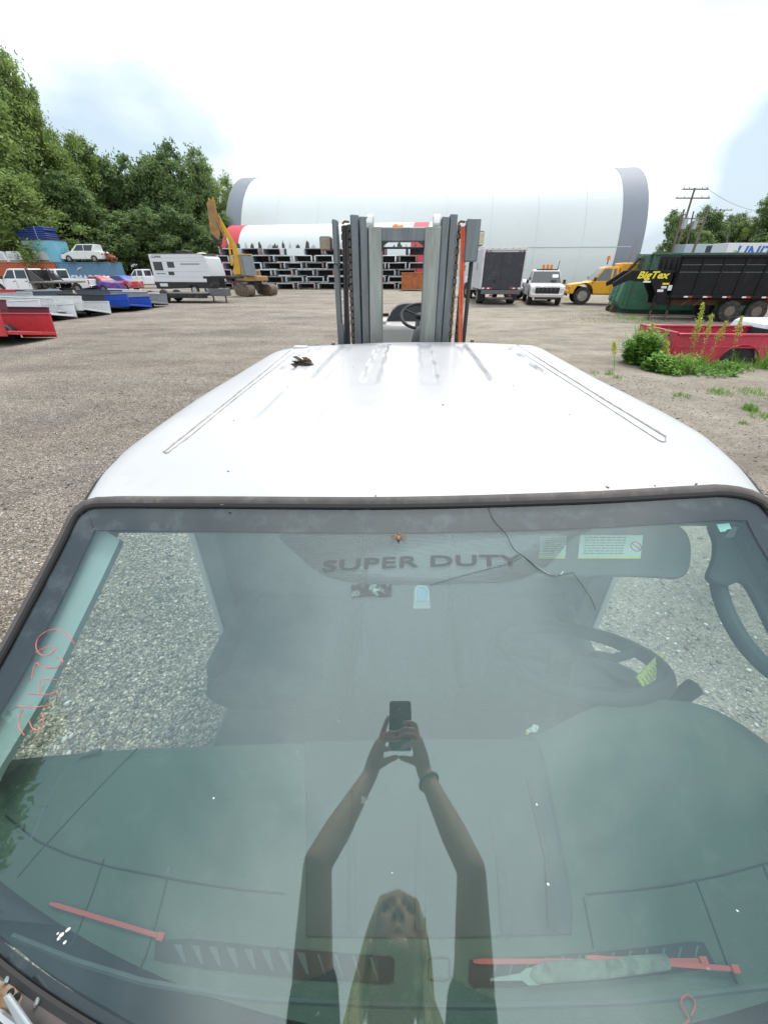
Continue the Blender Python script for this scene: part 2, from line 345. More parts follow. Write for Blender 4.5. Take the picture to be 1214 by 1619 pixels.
# ================================================================ THE LIFTED CAB
cab_white = M('cab_white', (.46, .47, .485), .38, var=.05, scale=2, dirt=(.38, .36, .32), dirt_amt=.14, dirt_scale=9, coat=.2)
seal_m = M('seal_rubber', (.075, .068, .065), .75, var=.25, scale=20, dirt=(.2, .17, .14), dirt_amt=.2, dirt_scale=30)
seal_b = M('seal_black', (.012, .012, .013), .6)
frit_m = M('frit_black', (.022, .02, .026), .5, var=.15, dirt=(.12, .12, .13), dirt_amt=.25, dirt_scale=14)
dash_m = M('dash_vinyl', (.055, .080, .062), .7, var=.12, scale=5, bump=.25, bscale=500, dirt=(.11, .125, .11), dirt_amt=.22, dirt_scale=18)
tray_m = M('dash_tray_vinyl', (.034, .042, .042), .7, var=.15, scale=5, dirt=(.065, .07, .07), dirt_amt=.25, dirt_scale=14)
seam_m = M('seam_dark', (.012, .014, .014), .8)
seat_m = M('seat_fabric', (.07, .075, .08), .95, var=.22, scale=7, bump=.6, bscale=250, dirt=(.13, .13, .12), dirt_amt=.25)
trim_m = M('interior_trim', (.07, .08, .085), .75, var=.15, dirt=(.13, .14, .14), dirt_amt=.2)
lever_m = M('black_vinyl', (.02, .022, .025), .6, var=.15)
liner_m = M('headliner_cloth', (.2, .2, .19), .95, var=.1)
def glass_material(inner):
    m = bpy.data.materials.new('glass_inner_face' if inner else 'glass_outer_face'); m.use_nodes = True; N, Lk = m.node_tree.nodes, m.node_tree.links; N.remove(N['Principled BSDF'])
    out = N['Material Output']; tr = N.new('ShaderNodeBsdfTransparent'); tr.inputs[0].default_value = (.83, .925, .90, 1)
    gl = N.new('ShaderNodeBsdfGlossy'); gl.inputs['Roughness'].default_value = .012; gl.inputs[0].default_value = (.90, .98, 1, 1)
    lw = N.new('ShaderNodeLayerWeight'); lw.inputs[0].default_value = .5
    pw = N.new('ShaderNodeMath'); pw.operation = 'POWER'; pw.inputs[1].default_value = 5; Lk.new(lw.outputs['Facing'], pw.inputs[0])
    ma = N.new('ShaderNodeMath'); ma.operation = 'MULTIPLY_ADD'; ma.inputs[1].default_value = .93; ma.inputs[2].default_value = .072; Lk.new(pw.outputs[0], ma.inputs[0])
    mx = N.new('ShaderNodeMixShader'); Lk.new(ma.outputs[0], mx.inputs[0]); Lk.new(tr.outputs[0], mx.inputs[1]); Lk.new(gl.outputs[0], mx.inputs[2])
    # a film of dust: blotches, dried drops, fine specks
    t = N.new('ShaderNodeTexCoord')
    def nz(sc, d, r, st=None):
        n = N.new('ShaderNodeTexNoise'); n.inputs['Scale'].default_value = sc; n.inputs['Detail'].default_value = d; n.inputs['Roughness'].default_value = r
        if st: q = N.new('ShaderNodeMapping'); q.inputs['Scale'].default_value = st; Lk.new(t.outputs['Object'], q.inputs[0]); Lk.new(q.outputs[0], n.inputs['Vector'])
        else: Lk.new(t.outputs['Object'], n.inputs['Vector'])
        return n.outputs[0]
    def rp(s, a, b, lo, hi):
        r = N.new('ShaderNodeMapRange'); Lk.new(s, r.inputs[0]); r.inputs[1].default_value = a; r.inputs[2].default_value = b; r.inputs[3].default_value = lo; r.inputs[4].default_value = hi; return r.outputs[0]
    def add(a, b):
        q = N.new('ShaderNodeMath'); q.operation = 'ADD'; Lk.new(a, q.inputs[0]); Lk.new(b, q.inputs[1]); return q.outputs[0]
    if inner:   # inside dust film, graded to paint a milky haze strongest in the middle
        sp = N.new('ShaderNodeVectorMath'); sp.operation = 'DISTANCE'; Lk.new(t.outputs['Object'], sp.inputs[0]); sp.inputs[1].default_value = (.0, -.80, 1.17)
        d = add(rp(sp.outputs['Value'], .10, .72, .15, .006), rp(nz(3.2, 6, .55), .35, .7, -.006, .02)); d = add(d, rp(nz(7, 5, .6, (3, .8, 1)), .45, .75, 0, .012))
    else:
        d = add(rp(nz(150, 3, .7), .70, .76, .006, .12), rp(nz(45, 2, .5), .76, .79, 0, .12))
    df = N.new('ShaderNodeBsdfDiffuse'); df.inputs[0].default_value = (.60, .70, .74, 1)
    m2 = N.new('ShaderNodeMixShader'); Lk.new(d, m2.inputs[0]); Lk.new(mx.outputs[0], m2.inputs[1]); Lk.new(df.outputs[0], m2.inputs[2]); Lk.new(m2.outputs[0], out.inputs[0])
    return m
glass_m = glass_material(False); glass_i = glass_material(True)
cab = cabthing('truck_cab', 'white doorless pickup cab held up by the forklift, SUPER DUTY printed on its windshield', 'truck cab', (.03, 1.4, -1.68))
# ---- windshield outline in glass coordinates
OUT = [(-.70, -.004), (-.52, -.004), (-.093, -.010), (.296, -.037), (.56, -.068), (.63, -.076), (.69, -.068), (.714, -.038), (.73, .05), (.765, .18), (.80, .35), (.825, .50), (.80, .60), (.70, .665), (.55, .71), (.3, .765), (0, .80), (-.25, .80), (-.437, .763), (-.60, .716), (-.76, .65), (-.84, .59), (-.845, .50), (-.812, .36), (-.795, .21), (-.785, .08), (-.781, .02), (-.76, .000)]
def cr_closed(p, k):
    p = [np.array(q) for q in p]; n = len(p); r = []
    for i in range(n):
        a, b, c, d = p[i - 1], p[i], p[(i + 1) % n], p[(i + 2) % n]
        for j in range(k):
            t = j / k; r.append(.5 * (2 * b + (c - a) * t + (2 * a - 5 * b + 4 * c - d) * t * t + (3 * b - a - 3 * c + d) * t ** 3))
    return r
OC = cr_closed(OUT, 8)
L_ = [0]
for i in range(len(OC)): L_.append(L_[-1] + np.linalg.norm(OC[(i + 1) % len(OC)] - OC[i]))
NP = 200; ax_ = np.linspace(0, L_[-1], NP, endpoint=False); oc = np.array(OC + [OC[0]])
OC = np.stack([np.interp(ax_, L_, oc[:, 0]), np.interp(ax_, L_, oc[:, 1])], 1)
tg = np.roll(OC, -2, 0) - np.roll(OC, 2, 0); tg /= np.linalg.norm(tg, axis=1)[:, None]; NI = np.stack([-tg[:, 1], tg[:, 0]], 1)   # inward normal
if ((OC + NI * .01 - OC.mean(0)) ** 2).sum() > ((OC - OC.mean(0)) ** 2).sum(): NI = -NI
def ring(name, prof, mat, closed=True, i0=0, i1=NP, parent=cab, smooth=40):   # prof: closed loop of (inward distance, height)
    mb = MB(); k = len(prof); idx = list(range(i0, i1)); vs = []
    for i in idx:
        for d, h in prof:
            q = OC[i % NP] + NI[i % NP] * (d(OC[i % NP]) if callable(d) else d); vs.append(S(q[0], q[1], h))
    n = len(idx); fs = []
    for a in range(n if closed else n - 1):
        for j in range(k): fs.append((a * k + j, a * k + (j + 1) % k, ((a + 1) % n) * k + (j + 1) % k, ((a + 1) % n) * k + j))
    if not closed: fs += [tuple(range(k)), tuple((n - 1) * k + j for j in range(k - 1, -1, -1))]
    return mb.add(vs, fs).build(name, mat, parent, smooth=smooth)
cen = np.array([0.0, .36]); mb = MB(); R_ = 26
vs = []
for off in (0, -.005):
    vs.append(S(*cen, off))
    for r in range(1, R_ + 1):
        for i in range(NP): q = cen + (OC[i] + NI[i] * .001 - cen) * r / R_; vs.append(S(q[0], q[1], off))
fs = []; B2 = 1 + R_ * NP
for o_, fl in ((0, 1), (B2, -1)):
    for i in range(NP):
        fs.append((o_, o_ + 1 + i, o_ + 1 + (i + 1) % NP)[::fl])
        for r in range(R_ - 1): a = o_ + 1 + r * NP; fs.append((a + i, a + NP + i, a + NP + (i + 1) % NP, a + (i + 1) % NP)[::fl])
a = 1 + (R_ - 1) * NP
for i in range(NP): fs.append((a + i, B2 + a + i, B2 + a + (i + 1) % NP, a + (i + 1) % NP))
ws = mb.add(vs, fs).build('windshield', glass_m, cab, smooth=50)
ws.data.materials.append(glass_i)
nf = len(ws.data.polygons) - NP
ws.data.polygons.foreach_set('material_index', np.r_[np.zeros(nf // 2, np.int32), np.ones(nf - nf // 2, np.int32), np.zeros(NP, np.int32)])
sw_o = lambda q: -.024 if q[1] < .02 else (-.036 if q[1] > .6 else -.019)
sw_i = lambda q: sw_o(q) + .007
ring('windshield_seal', [(sw_o, -.012), (sw_o, .003), (sw_i, .008), (-.010, .009), (-.004, .007), (-.004, -.012)], seal_m, parent=ws)
ring('seal_lip', [(-.004, -.01), (-.004, .0075), (.003, .006), (.005, .0015), (.0012, .0012), (.0012, -.01)], seal_b, parent=ws)
frd = lambda q: .058 if q[1] < .5 else .016
ring('frit_band', [(.0018, -.0022), (frd, -.0022), (frd, -.0030), (.0018, -.0030)], frit_m, parent=ws)
def onglass(pts, off=.0): return [S(*GL(x, y, off), off) for x, y in pts]
def slab(pts, th, name, mat, parent, n=NV, smooth=0, **k):
    pts = [np.array(p, float) for p in pts]; m = len(pts); vs = pts + [p - np.array(n) * th for p in pts]
    return MB().add(vs, [tuple(range(m)), tuple(range(2 * m - 1, m - 1, -1))] + [(i, (i + 1) % m, m + (i + 1) % m, m + i) for i in range(m)]).build(name, mat, parent, smooth=smooth, **k)
# halftone oval with the lettering, printed on the inner side of the glass
def halftone():
    m = bpy.data.materials.new('halftone_print'); m.use_nodes = True; N, Lk = m.node_tree.nodes, m.node_tree.links; b = N['Principled BSDF']; b.inputs['Base Color'].default_value = (.10, .11, .12, 1); b.inputs['Roughness'].default_value = .6
    t = N.new('ShaderNodeTexCoord'); v = N.new('ShaderNodeTexVoronoi'); v.inputs['Scale'].default_value = 480; v.inputs['Randomness'].default_value = 0; v.feature = 'F1'; Lk.new(t.outputs['Object'], v.inputs['Vector'])
    r = N.new('ShaderNodeMath'); r.operation = 'LESS_THAN'; r.inputs[1].default_value = .40; Lk.new(v.outputs['Distance'], r.inputs[0])
    tr = N.new('ShaderNodeBsdfTransparent'); mx = N.new('ShaderNodeMixShader'); Lk.new(r.outputs[0], mx.inputs[0]); Lk.new(tr.outputs[0], mx.inputs[1]); Lk.new(b.outputs[0], mx.inputs[2]); Lk.new(mx.outputs[0], N['Material Output'].inputs[0]); return m
ht = halftone()
ov = [(450, 840), (640, 836), (860, 836), (935, 836), (905, 850), (880, 880), (850, 905), (810, 918), (760, 922), (640, 924), (560, 921), (510, 908), (475, 880)]
ovc = cr_closed(ov, 4); slab(onglass(ovc, -.0034), .0005, 'printed_oval', ht, ws)
c0 = GL(665, 890, -.0095); c1 = GL(700, 889, -.0095)
lett_m = M('print_dark', (.028, .026, .036), .6, var=.1)
def onletter(p): u = c0[0] + p.x; return S(u, c0[1] - .012 * 0 - p.y * 1.0 + (c1[1] - c0[1]) / (c1[0] - c0[0]) * p.x + .10 * p.x * p.x, -.0020 + p.z)
text('SUPER DUTY', .031, lett_m, ws, None, 'lettering', ext=.0004, sx=2.12, bold=.0004, spacing=1.05, fn=onletter)
slab(onglass([(555, 925), (568, 923), (600, 924), (619, 923), (619, 942), (600, 943), (590, 941), (556, 943)], -.0020), .0006, 'torn_sticker', M('sticker_torn', (.05, .055, .06), .7, var=.5, scale=90, dirt=(.5, .62, .6), dirt_amt=.27, dirt_scale=45), ws)
slab(onglass([(655, 930), (659, 925), (673, 925), (678, 930), (680, 962), (653, 962)], -.0075), .001, 'mirror_mount_pad', M('pad_grey', (.20, .25, .26), .5, var=.2), ws)
slab(onglass([(659, 931), (662, 929), (671, 929), (674, 932), (674, 950), (660, 950)], -.0058), .0012, 'mirror_button', M('mirror_button', (.12, .25, .4), .25, .4), ws)
MB().tube(onglass([(658, 950), (657, 934), (661, 927), (671, 927), (677, 934), (677, 950)], -.0062), .0007, 5).build('button_rim', M('rim_white', (.6, .66, .66), .5), ws)
slab(onglass([(1132, 829), (1152, 827), (1156, 836), (1149, 837), (1146, 840), (1138, 841)], -.0095), .0006, 'paper_scrap', M('paper_teal', (.5, .72, .7), .8), ws)
def gline(px, r, mat, name, off=.0006, parent=ws, sm=6):
    p = [np.array(q, float) for q in px]; q = []
    for i in range(len(p) - 1):
        a, b, c, d = p[max(i - 1, 0)], p[i], p[i + 1], p[min(i + 2, len(p) - 1)]
        for j in range(sm): t = j / sm; q.append(.5 * (2 * b + (c - a) * t + (2 * a - 5 * b + 4 * c - d) * t * t + (3 * b - a - 3 * c + d) * t ** 3))
    q.append(p[-1]); return MB().tube(onglass(q, off), r, 5)
crack_m = M('crack_line', (.05, .05, .055), .4)
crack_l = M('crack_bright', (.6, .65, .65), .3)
mb = gline([(772, 803), (780, 822), (800, 845), (812, 868), (828, 880), (868, 908), (905, 905)], .0007, crack_m, 'crack')
for pts in ([(905, 905), (930, 940), (942, 965)], [(680, 925), (740, 908), (800, 892), (830, 878)], [(828, 880), (850, 900), (875, 912), (888, 908)]):
    q = gline(pts, .0005, crack_m, 'c'); mb.add(q.v, q.f)
mb.build('crack', crack_m, ws, smooth=0)
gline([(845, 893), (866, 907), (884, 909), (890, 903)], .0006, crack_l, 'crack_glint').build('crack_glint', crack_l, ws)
red_g = M('red_grease_pencil', (.45, .13, .12), .7, var=.3, scale=60)
Z6 = lambda l: [(x * .1854, 940 + y * .1854) for x, y in l]
mb = MB()
for l in ([(640, 420), (610, 385), (570, 335), (500, 300), (440, 300), (380, 325), (330, 370), (310, 430), (320, 480), (350, 510), (400, 520), (450, 500), (468, 465), (440, 445), (390, 450), (340, 475), (305, 495)],
          [(485, 535), (520, 545), (538, 575), (510, 610), (450, 628), (380, 620), (330, 595), (312, 578)], [(312, 578), (285, 640), (272, 725)],
          [(497, 725), (430, 725), (355, 722)], [(355, 722), (342, 780), (350, 855)], [(240, 850), (350, 852), (430, 850), (490, 828)], [(150, 950), (260, 965), (350, 955), (420, 945)],
          [(355, 1005), (372, 1060), (365, 1120), (330, 1155), (280, 1140), (250, 1075)], [(200, 985), (165, 1060), (165, 1130), (210, 1200)]):
    q = gline(Z6(l), .0009, red_g, 'n'); mb.add(q.v, q.f)
mb.build('grease_pencil_number', red_g, ws)
rs = random.Random(4)
for (x, y, s_) in [(98, 1478, .004), (103, 1490, .003), (94, 1483, .0025), (108, 1470, .003), (92, 1476, .002), (848, 1272, .0012), (866, 1398, .002), (1165, 1440, .0012), (338, 1262, .0014), (620, 1380, .001), (630, 848, .003)]:
    c = onglass([(x, y)], .0012)[0]; MB().ball(c, (s_ * rs.uniform(.6, 1.1), s_ * rs.uniform(.8, 1.6), .0012), rot=(-.5, 0, rs.uniform(-1, 1)), n=7, m=5).build('bird_dropping', M('droppings', (.7, .7, .66), .8, var=.2), ws)
bug = MB(); c = onglass([(630, 850)], .003)[0]; bug.ball(c, (.0035, .008, .003)); bug.ball(c + np.array([.001, .009, .002]), .003)
for k in range(6): a = -1.2 + k % 3 * .9; s_ = 1 if k < 3 else -1; bug.tube([c, c + np.array([s_ * .009, a * .004, .004]), c + np.array([s_ * .016, a * .008, -.001])], .0006, 4)
bo = single(bug, 'dead_insect', M('insect_brown', (.25, .12, .05), .6), 'small brown dead insect stuck on the windshield above the word SUPER', 'insect', tuple(c))
# ---- roof
FE = [(127, 809), (133, 797), (146, 788), (165, 785), (220, 786), (300, 787), (450, 788), (607, 788), (760, 785), (900, 781), (1040, 774), (1120, 769), (1160, 769), (1183, 776), (1203, 791), (1216, 808)]
RE = [(438, 556), (447, 553), (475, 548), (530, 545), (600, 542), (660, 541), (720, 541), (760, 542), (840, 546), (856, 551)]
LE = [(127, 809), (158, 757), (193, 721), (251, 677), (310, 635), (369, 598), (400, 578), (428, 560), (438, 556)]
RGE = [(1216, 808), (1210, 792), (1177, 749), (1130, 706), (1072, 671), (1013, 639), (958, 610), (895, 573), (856, 551)]
def curve(pts, n=60):
    p = np.array(pts, float); d = np.r_[0, np.cumsum(np.linalg.norm(np.diff(p, axis=0), axis=1))]; d /= d[-1]; t = np.linspace(0, 1, n)
    q = np.stack([np.interp(t, d, p[:, i]) for i in range(3)], 1)
    for _ in range(3): q[1:-1] = (q[:-2] + 2 * q[1:-1] + q[2:]) / 4
    return q
NU = 180; NV_ = 150
C0 = curve([S(*GL(x, y, .004), .004) for x, y in FE], NU + 1)
zr = lambda k, n: -.44 + .032 * (1 - (2 * k / (n - 1) - 1) ** 4)
C1 = curve([PL(x, y, (0, 0, zr(k, len(RE)))) for k, (x, y) in enumerate(RE)], NU + 1)
def edge3(lst, a, b):
    n = len(lst); r = []
    for k, (x, y) in enumerate(lst):
        f = k / (n - 1); z = a + (b - a) * min(1, f * 2.5); r.append(PL(x, y, (0, 0, z)))
    return r
D0 = curve(edge3(LE, C0[0][2], -.44), NV_ + 1); D1 = curve(edge3(RGE, C0[-1][2], -.44), NV_ + 1)
D0[0], D0[-1], D1[0], D1[-1] = C0[0], C1[0], C0[-1], C1[-1]
ss = lambda a, b, x: max(0, min(1, (x - a) / (b - a))) ** 2 * (3 - 2 * max(0, min(1, (x - a) / (b - a))))
CH = [(-.56, 1.75, 2.5), (-.38, 1.60, 2.62), (-.16, 1.55, 2.66), (.09, 1.55, 2.68), (.31, 1.6, 2.68), (.57, 1.7, 2.62)]
CH2 = [(-.50, 1.10, 1.55), (-.30, 1.0, 1.45), (.30, 1.0, 1.45), (.60, 1.15, 1.55)]
def roofz(x, y):
    z = 0
    for c, a, b in CH: z -= .016 * (1 - ss(.026, .038, abs(x - c))) * ss(a, a + .14, y) * (1 - ss(b - .03, b, y))
    for c, a, b in CH2: z -= .006 * (1 - ss(.02, .04, abs(x - c))) * ss(a, a + .15, y) * (1 - ss(b - .15, b, y))
    return z
def roof(a, b, off):
    i, j = a * NU, b * NV_; i = int(round(i)); j = int(round(j)); s, t = i / NU, j / NV_
    p = (1 - t) * C0[i] + t * C1[i] + (1 - s) * D0[j] + s * D1[j] - ((1 - s) * (1 - t) * C0[0] + s * (1 - t) * C0[-1] + (1 - s) * t * C1[0] + s * t * C1[-1])
    w = 1 - abs(2 * s - 1) ** 6; tt = 1 - (2 * t - 1) ** 4
    p = p + np.array([0, 0, .020 * w * tt])
    p[2] += roofz(p[0], p[1]) * (1 if 0 < off + 1 else 1) + off
    return p
rf = MB().shell(roof, NU, NV_, .012).build('roof', cab_white, cab, smooth=50)
caulk = M('groove_caulk', (.40, .385, .355), .8, var=.35, scale=30)
RG = np.array([[roof(i / NU, j / NV_, 0) for j in range(0, NV_ + 1, 3)] for i in range(0, NU + 1, 2)]).reshape(-1, 3)
def roof_z(x, y): return RG[np.argmin((RG[:, 0] - x) ** 2 + (RG[:, 1] - y) ** 2)][2]
def roof_pt(x, y, up=0.0):
    p = PL(x, y, (0, 0, -.41))
    for _ in range(4): p = PL(x, y, (0, 0, roof_z(p[0], p[1]) + up))
    return p
def rline(px, r, mat, name, n=24, up=.0015):
    q = [(px[i][0] + (px[i + 1][0] - px[i][0]) * j / n, px[i][1] + (px[i + 1][1] - px[i][1]) * j / n) for i in range(len(px) - 1) for j in range(n)] + [px[-1]]
    P3 = np.array([roof_pt(x, y, up) for x, y in q])
    for _ in range(12): P3[1:-1] = (P3[:-2] + 2 * P3[1:-1] + P3[2:]) / 4
    return MB().tube(P3, r, 6).build(name, mat, rf)
rline([(459, 554), (360, 634), (259, 714)], .0028, caulk, 'groove_seam'); rline([(259, 714), (264, 716), (300, 690), (372, 630), (466, 557)], .0014, caulk, 'groove_seam')
rline([(817, 545), (940, 622), (1052, 690)], .0028, caulk, 'groove_seam'); rline([(1052, 690), (1052, 698), (1044, 698), (930, 624), (808, 547)], .0014, caulk, 'groove_seam')
speck = M('roof_speck', (.10, .09, .07), .9); r3 = random.Random(21)
for x, y in ((361, 745), (351, 798), (594, 784), (811, 610), (558, 580), (900, 655), (370, 665), (960, 770), (1035, 768), (1100, 765), (700, 640), (455, 612)):
    MB().ball(roof_pt(x, y, .001), (.0022, .003 * r3.uniform(.7, 2), .001), rot=(0, 0, r3.uniform(0, 3)), n=6, m=4).build('dirt_speck', speck, rf)
MB().tube([D0[j] + np.array([-.006, 0, -.012]) for j in range(0, NV_ + 1, 3)], .009, 8).build('drip_rail', seal_b, rf); MB().tube([D1[j] + np.array([.006, 0, -.012]) for j in range(0, NV_ + 1, 3)], .009, 8).build('drip_rail', seal_b, rf)
MB().shell(lambda a, b, off: roof(.04 + a * .92, .03 + b * .94, 0) + np.array([0, 0, off - .05]), 30, 24, .01).build('headliner', liner_m, cab)
# roof side walls below the drip rail
for D, sg in ((D0, 1), (D1, -1)):
    sd = MB(); js = range(0, NV_ + 1, 5)
    vs = []
    for j in js: p = D[j]; vs += [p + np.array([0, 0, -.014]), p + np.array([sg * .015, 0, -.07]), p + np.array([sg * .06, 0, -.07]), p + np.array([sg * .05, 0, -.02])]
    n = len(js); sd.add(vs, [(a * 4 + k, a * 4 + (k + 1) % 4, (a + 1) * 4 + (k + 1) % 4, (a + 1) * 4 + k) for a in range(n - 1) for k in range(4)] + [(0, 1, 2, 3), ((n - 1) * 4 + 3, (n - 1) * 4 + 2, (n - 1) * 4 + 1, (n - 1) * 4)])
    sd.build('roof_rail', cab_white, cab)
# antenna cap, bolts and dirt on the roof
def on_roof(x, y, dz=0): p = PL(x, y, (0, 0, -.412)); return p + np.array([0, 0, dz])
p = on_roof(476, 552); MB().box(p + np.array([0, 0, .008]), (.085, .05, .02)).build('roof_cap', cab_white, rf, bevel=.007)
for x, y in ((527, 546), (746, 541)): p = on_roof(x, y); MB().box(p + np.array([0, 0, .006]), (.022, .02, .012)).build('roof_clip', rust_m, rf, bevel=.002)
lf = MB(); p0 = on_roof(481, 583)
r2 = random.Random(9)
for k in range(26):
    c = p0 + np.array([r2.uniform(-.045, .04), r2.uniform(-.03, .03), .010 + r2.uniform(0, .025)]); a, b, g = r2.uniform(0, 6), r2.uniform(-.6, .6), r2.uniform(-.6, .6)
    R = Euler((b, g, a)).to_matrix(); q = [R @ Vector(v) for v in ((-.03, 0, 0), (-.012, .014, .006), (.015, .012, .008), (.033, 0, 0), (.015, -.012, .005), (-.012, -.014, .003))]
    up = Vector((0, 0, .0012)); q = [Vector(c) + v for v in q]; lf.add(q + [v + up for v in q], [(5, 4, 3, 2, 1, 0), (6, 7, 8, 9, 10, 11)] + [(i, (i + 1) % 6, 6 + (i + 1) % 6, 6 + i) for i in range(6)])
single(lf, 'dead_leaf_clump', M('dead_leaf', (.07, .05, .04), .9, var=.5, scale=40), 'clump of dry brown leaves lying on the rear left of the white cab roof', 'leaf litter', tuple(p0))
# ---- body below: pillars, rear shell, floor
i_left = [i for i in range(NP) if OC[i][0] < -.6 and .01 < OC[i][1] < .60]; i_right = [i for i in range(NP) if OC[i][0] > .6 and -.05 < OC[i][1] < .55]
pil_w = lambda q: .098 + .03 * max(0, .25 - q[1])
ap = ring('front_pillar', [(-.034, -.014), (pil_w, -.03), (pil_w, -.045), (.05, -.085), (-.04, -.07)], cab_white, False, min(i_left), max(i_left) + 1)
ring('front_pillar', [(-.034, -.014), (.05, -.03), (.05, -.06), (-.04, -.08)], trim_m, False, min(i_right), max(i_right) + 1)
pc = onglass([(110, 978)], -.036)[0]; MB().cyl(pc, pc + NV * .004, .0085, 20).build('hole_plug', M('plug_teal', (.35, .42, .42), .5), ap, bevel=.001)
if False: slab(onglass([(33, 1102), (40, 1096), (78, 1096), (60, 1160), (25, 1225), (5, 1232)], -.03), .006, 'pillar_step_plate', cab_white, ap, bevel=.002)
i_top = [i for i in range(NP) if OC[i][1] < .02 and abs(OC[i][0]) < .72]
hd = MB(); vs = []
for k in range(41):
    u = -.72 + 1.40 * k / 40; v = np.interp(u, [-.7, -.1, .3, .6, .7], [-.005, -.01, -.037, -.07, -.06])
    vs += [S(u, v - .034, -.014), S(u, v + .045, -.02), S(u, v + .045, -.05), S(u, v - .034, -.05)]
hd.add(vs, [(a * 4 + j, a * 4 + (j + 1) % 4, (a + 1) * 4 + (j + 1) % 4, (a + 1) * 4 + j) for a in range(40) for j in range(4)] + [(0, 1, 2, 3), (163, 162, 161, 160)]).build('header_rail', trim_m, cab)
# door pillars (edge white, inside dark)
for sg, x, y0_, xin in ((-1, -.755, 1.10, .04), (1, .80, 1.17, -.04)):
    MB().prism([(y0_ - .0, -.52), (y0_ + .05, -.52), (y0_ + .06, -1.60), (y0_ - .0, -1.60)], x - .012, x + .012, 'x').build('door_pillar', cab_white, cab, bevel=.004)
    MB().prism([(y0_ + .004, -.52), (y0_ + .3, -.52), (y0_ + .3, -1.60), (y0_ + .004, -1.60)], x + xin * .35, x + xin * 2.2, 'x').build('pillar_trim', trim_m, cab, bevel=.006)
    MB().prism([(y0_ + .052, -.50), (2.58, -.50), (2.62, -1.66), (y0_ + .062, -1.66)], x - .012 + sg * .02, x + .012 + sg * .02, 'x').build('rear_side_panel', cab_white, cab, bevel=.004)
    MB().box((x - sg * .04, 1.40 - .05, -1.66), (.07, 2.4, .07)).build('sill', trim_m, cab, bevel=.015)
for n_, c, d in (('back_wall', (.03, 2.62, -1.30), (1.6, .03, .76)), ('back_wall', (.03, 2.60, -.53), (1.6, .03, .14)), ('back_wall', (-.66, 2.62, -.77), (.22, .03, .34)), ('back_wall', (.72, 2.62, -.77), (.22, .03, .34))):
    MB().box(c, d).build(n_, cab_white, cab, bevel=.008)
bkg = M('dark_glass_pane', (.02, .03, .03), .05, var=.1); MB().box((.03, 2.61, -.77), (1.16, .008, .34)).build('rear_window', bkg, cab)
MB().box((.03, 1.35, -1.64), (1.52, 2.5, .04)).build('floor_pan', M('floor_carpet', (.06, .06, .06), .95, var=.3, bump=.4), cab)
MB().box((.03, 2.0, -1.30), (1.4, 1.0, .5)).build('rear_bench', seat_m, cab, bevel=.06)
MB().box((.03, .17, -1.25), (1.46, .04, .74)).build('firewall', M('firewall_black', (.03, .03, .03), .8), cab)
# ---- dashboard
DPT, DN = np.array([0, .1, -.88]), np.array([0, -.196, .9806])
def DP(x, y, off=0.0): return PL(x, y, DPT + DN * off, DN)
BE = [(-40, 1196), (40, 1190), (200, 1180), (400, 1172), (600, 1164), (820, 1163), (858, 1155), (890, 1140), (930, 1121), (965, 1111), (1000, 1107), (1050, 1107), (1100, 1111), (1150, 1128), (1214, 1164), (1260, 1200), (1300, 1240)]
BEp = curve([DP(x, y, .012 if x < 850 else .02) for x, y in BE], 121)
def hump(x, y):    # instrument hood swelling on the driver side
    return .034 * math.exp(-((x - .50) / .26) ** 4) * ss(.16, .44, y) + .012 * math.exp(-((x + .42) / .3) ** 4) * ss(.15, .35, y)
def dsurf(a, b, off=0):
    i = a * 120; i0 = int(min(119, i)); f = i - i0; e = BEp[i0] * (1 - f) + BEp[i0 + 1] * f
    yf = .075 + .16 * ((e[0] - .03) / .8) ** 2
    if b <= .8:
        t = b / .8; y = yf + (e[1] - yf) * t; x = e[0] * (1 - .0 * (1 - t)); z = -.88 + .2 * (y - .1) + hump(x, y) - .012 * ss(.85, 1, t) ** 2
        return np.array([x, y, z - .0 + off])
    t = (b - .8) / .2; z1 = -.88 + .2 * (e[1] - .1) + hump(e[0], e[1]) - .012
    return np.array([e[0], e[1] + .02 * math.sin(t * 1.5) - .05 * t * t, z1 - .3 * t + off])
def dzat(x, y): return -.88 + .2 * (y - .1) + hump(x, y)
dash = MB().shell(lambda a, b, off: dsurf(a, b, off), 120, 50, .02).build('dashboard', dash_m, cab, smooth=60)
def dpt(x, y, up=0.0):     # pixel -> point on the dash surface
    p = DP(x, y)
    for _ in range(6): p = PL(x, y, np.array([0, p[1], dzat(p[0], p[1]) + up]), (0, -.2, 1))
    return p
def dline(px, r, name, mat, up=0.0, n=12, sq=1):
    q = []
    for i in range(len(px) - 1):
        for j in range(n): t = j / n; q.append((px[i][0] * (1 - t) + px[i + 1][0] * t, px[i][1] * (1 - t) + px[i + 1][1] * t))
    q.append(px[-1]); P3 = np.array([dpt(x, y, up) for x, y in q])
    for _ in range(sq): P3[1:-1] = (P3[:-2] + 2 * P3[1:-1] + P3[2:]) / 4
    return MB().tube(P3, r, 6).build(name, mat, dash)
for px in ([(10, 1290), (60, 1330), (110, 1352), (180, 1372), (300, 1395), (380, 1407), (450, 1413)], [(28, 1388), (60, 1350), (120, 1285), (170, 1232), (218, 1183)], [(165, 1358), (150, 1405), (125, 1470), (112, 1495)],
           [(266, 1386), (250, 1450), (232, 1510), (220, 1538)], [(925, 1414), (1000, 1408), (1060, 1400), (1140, 1384), (1214, 1364)], [(1100, 1394), (1125, 1460), (1150, 1530), (1165, 1555)], [(1205, 1368), (1230, 1430), (1240, 1480)], [(922, 1418), (930, 1460), (938, 1500)]):
    dline(px, .0016, 'dash_seam', seam_m)
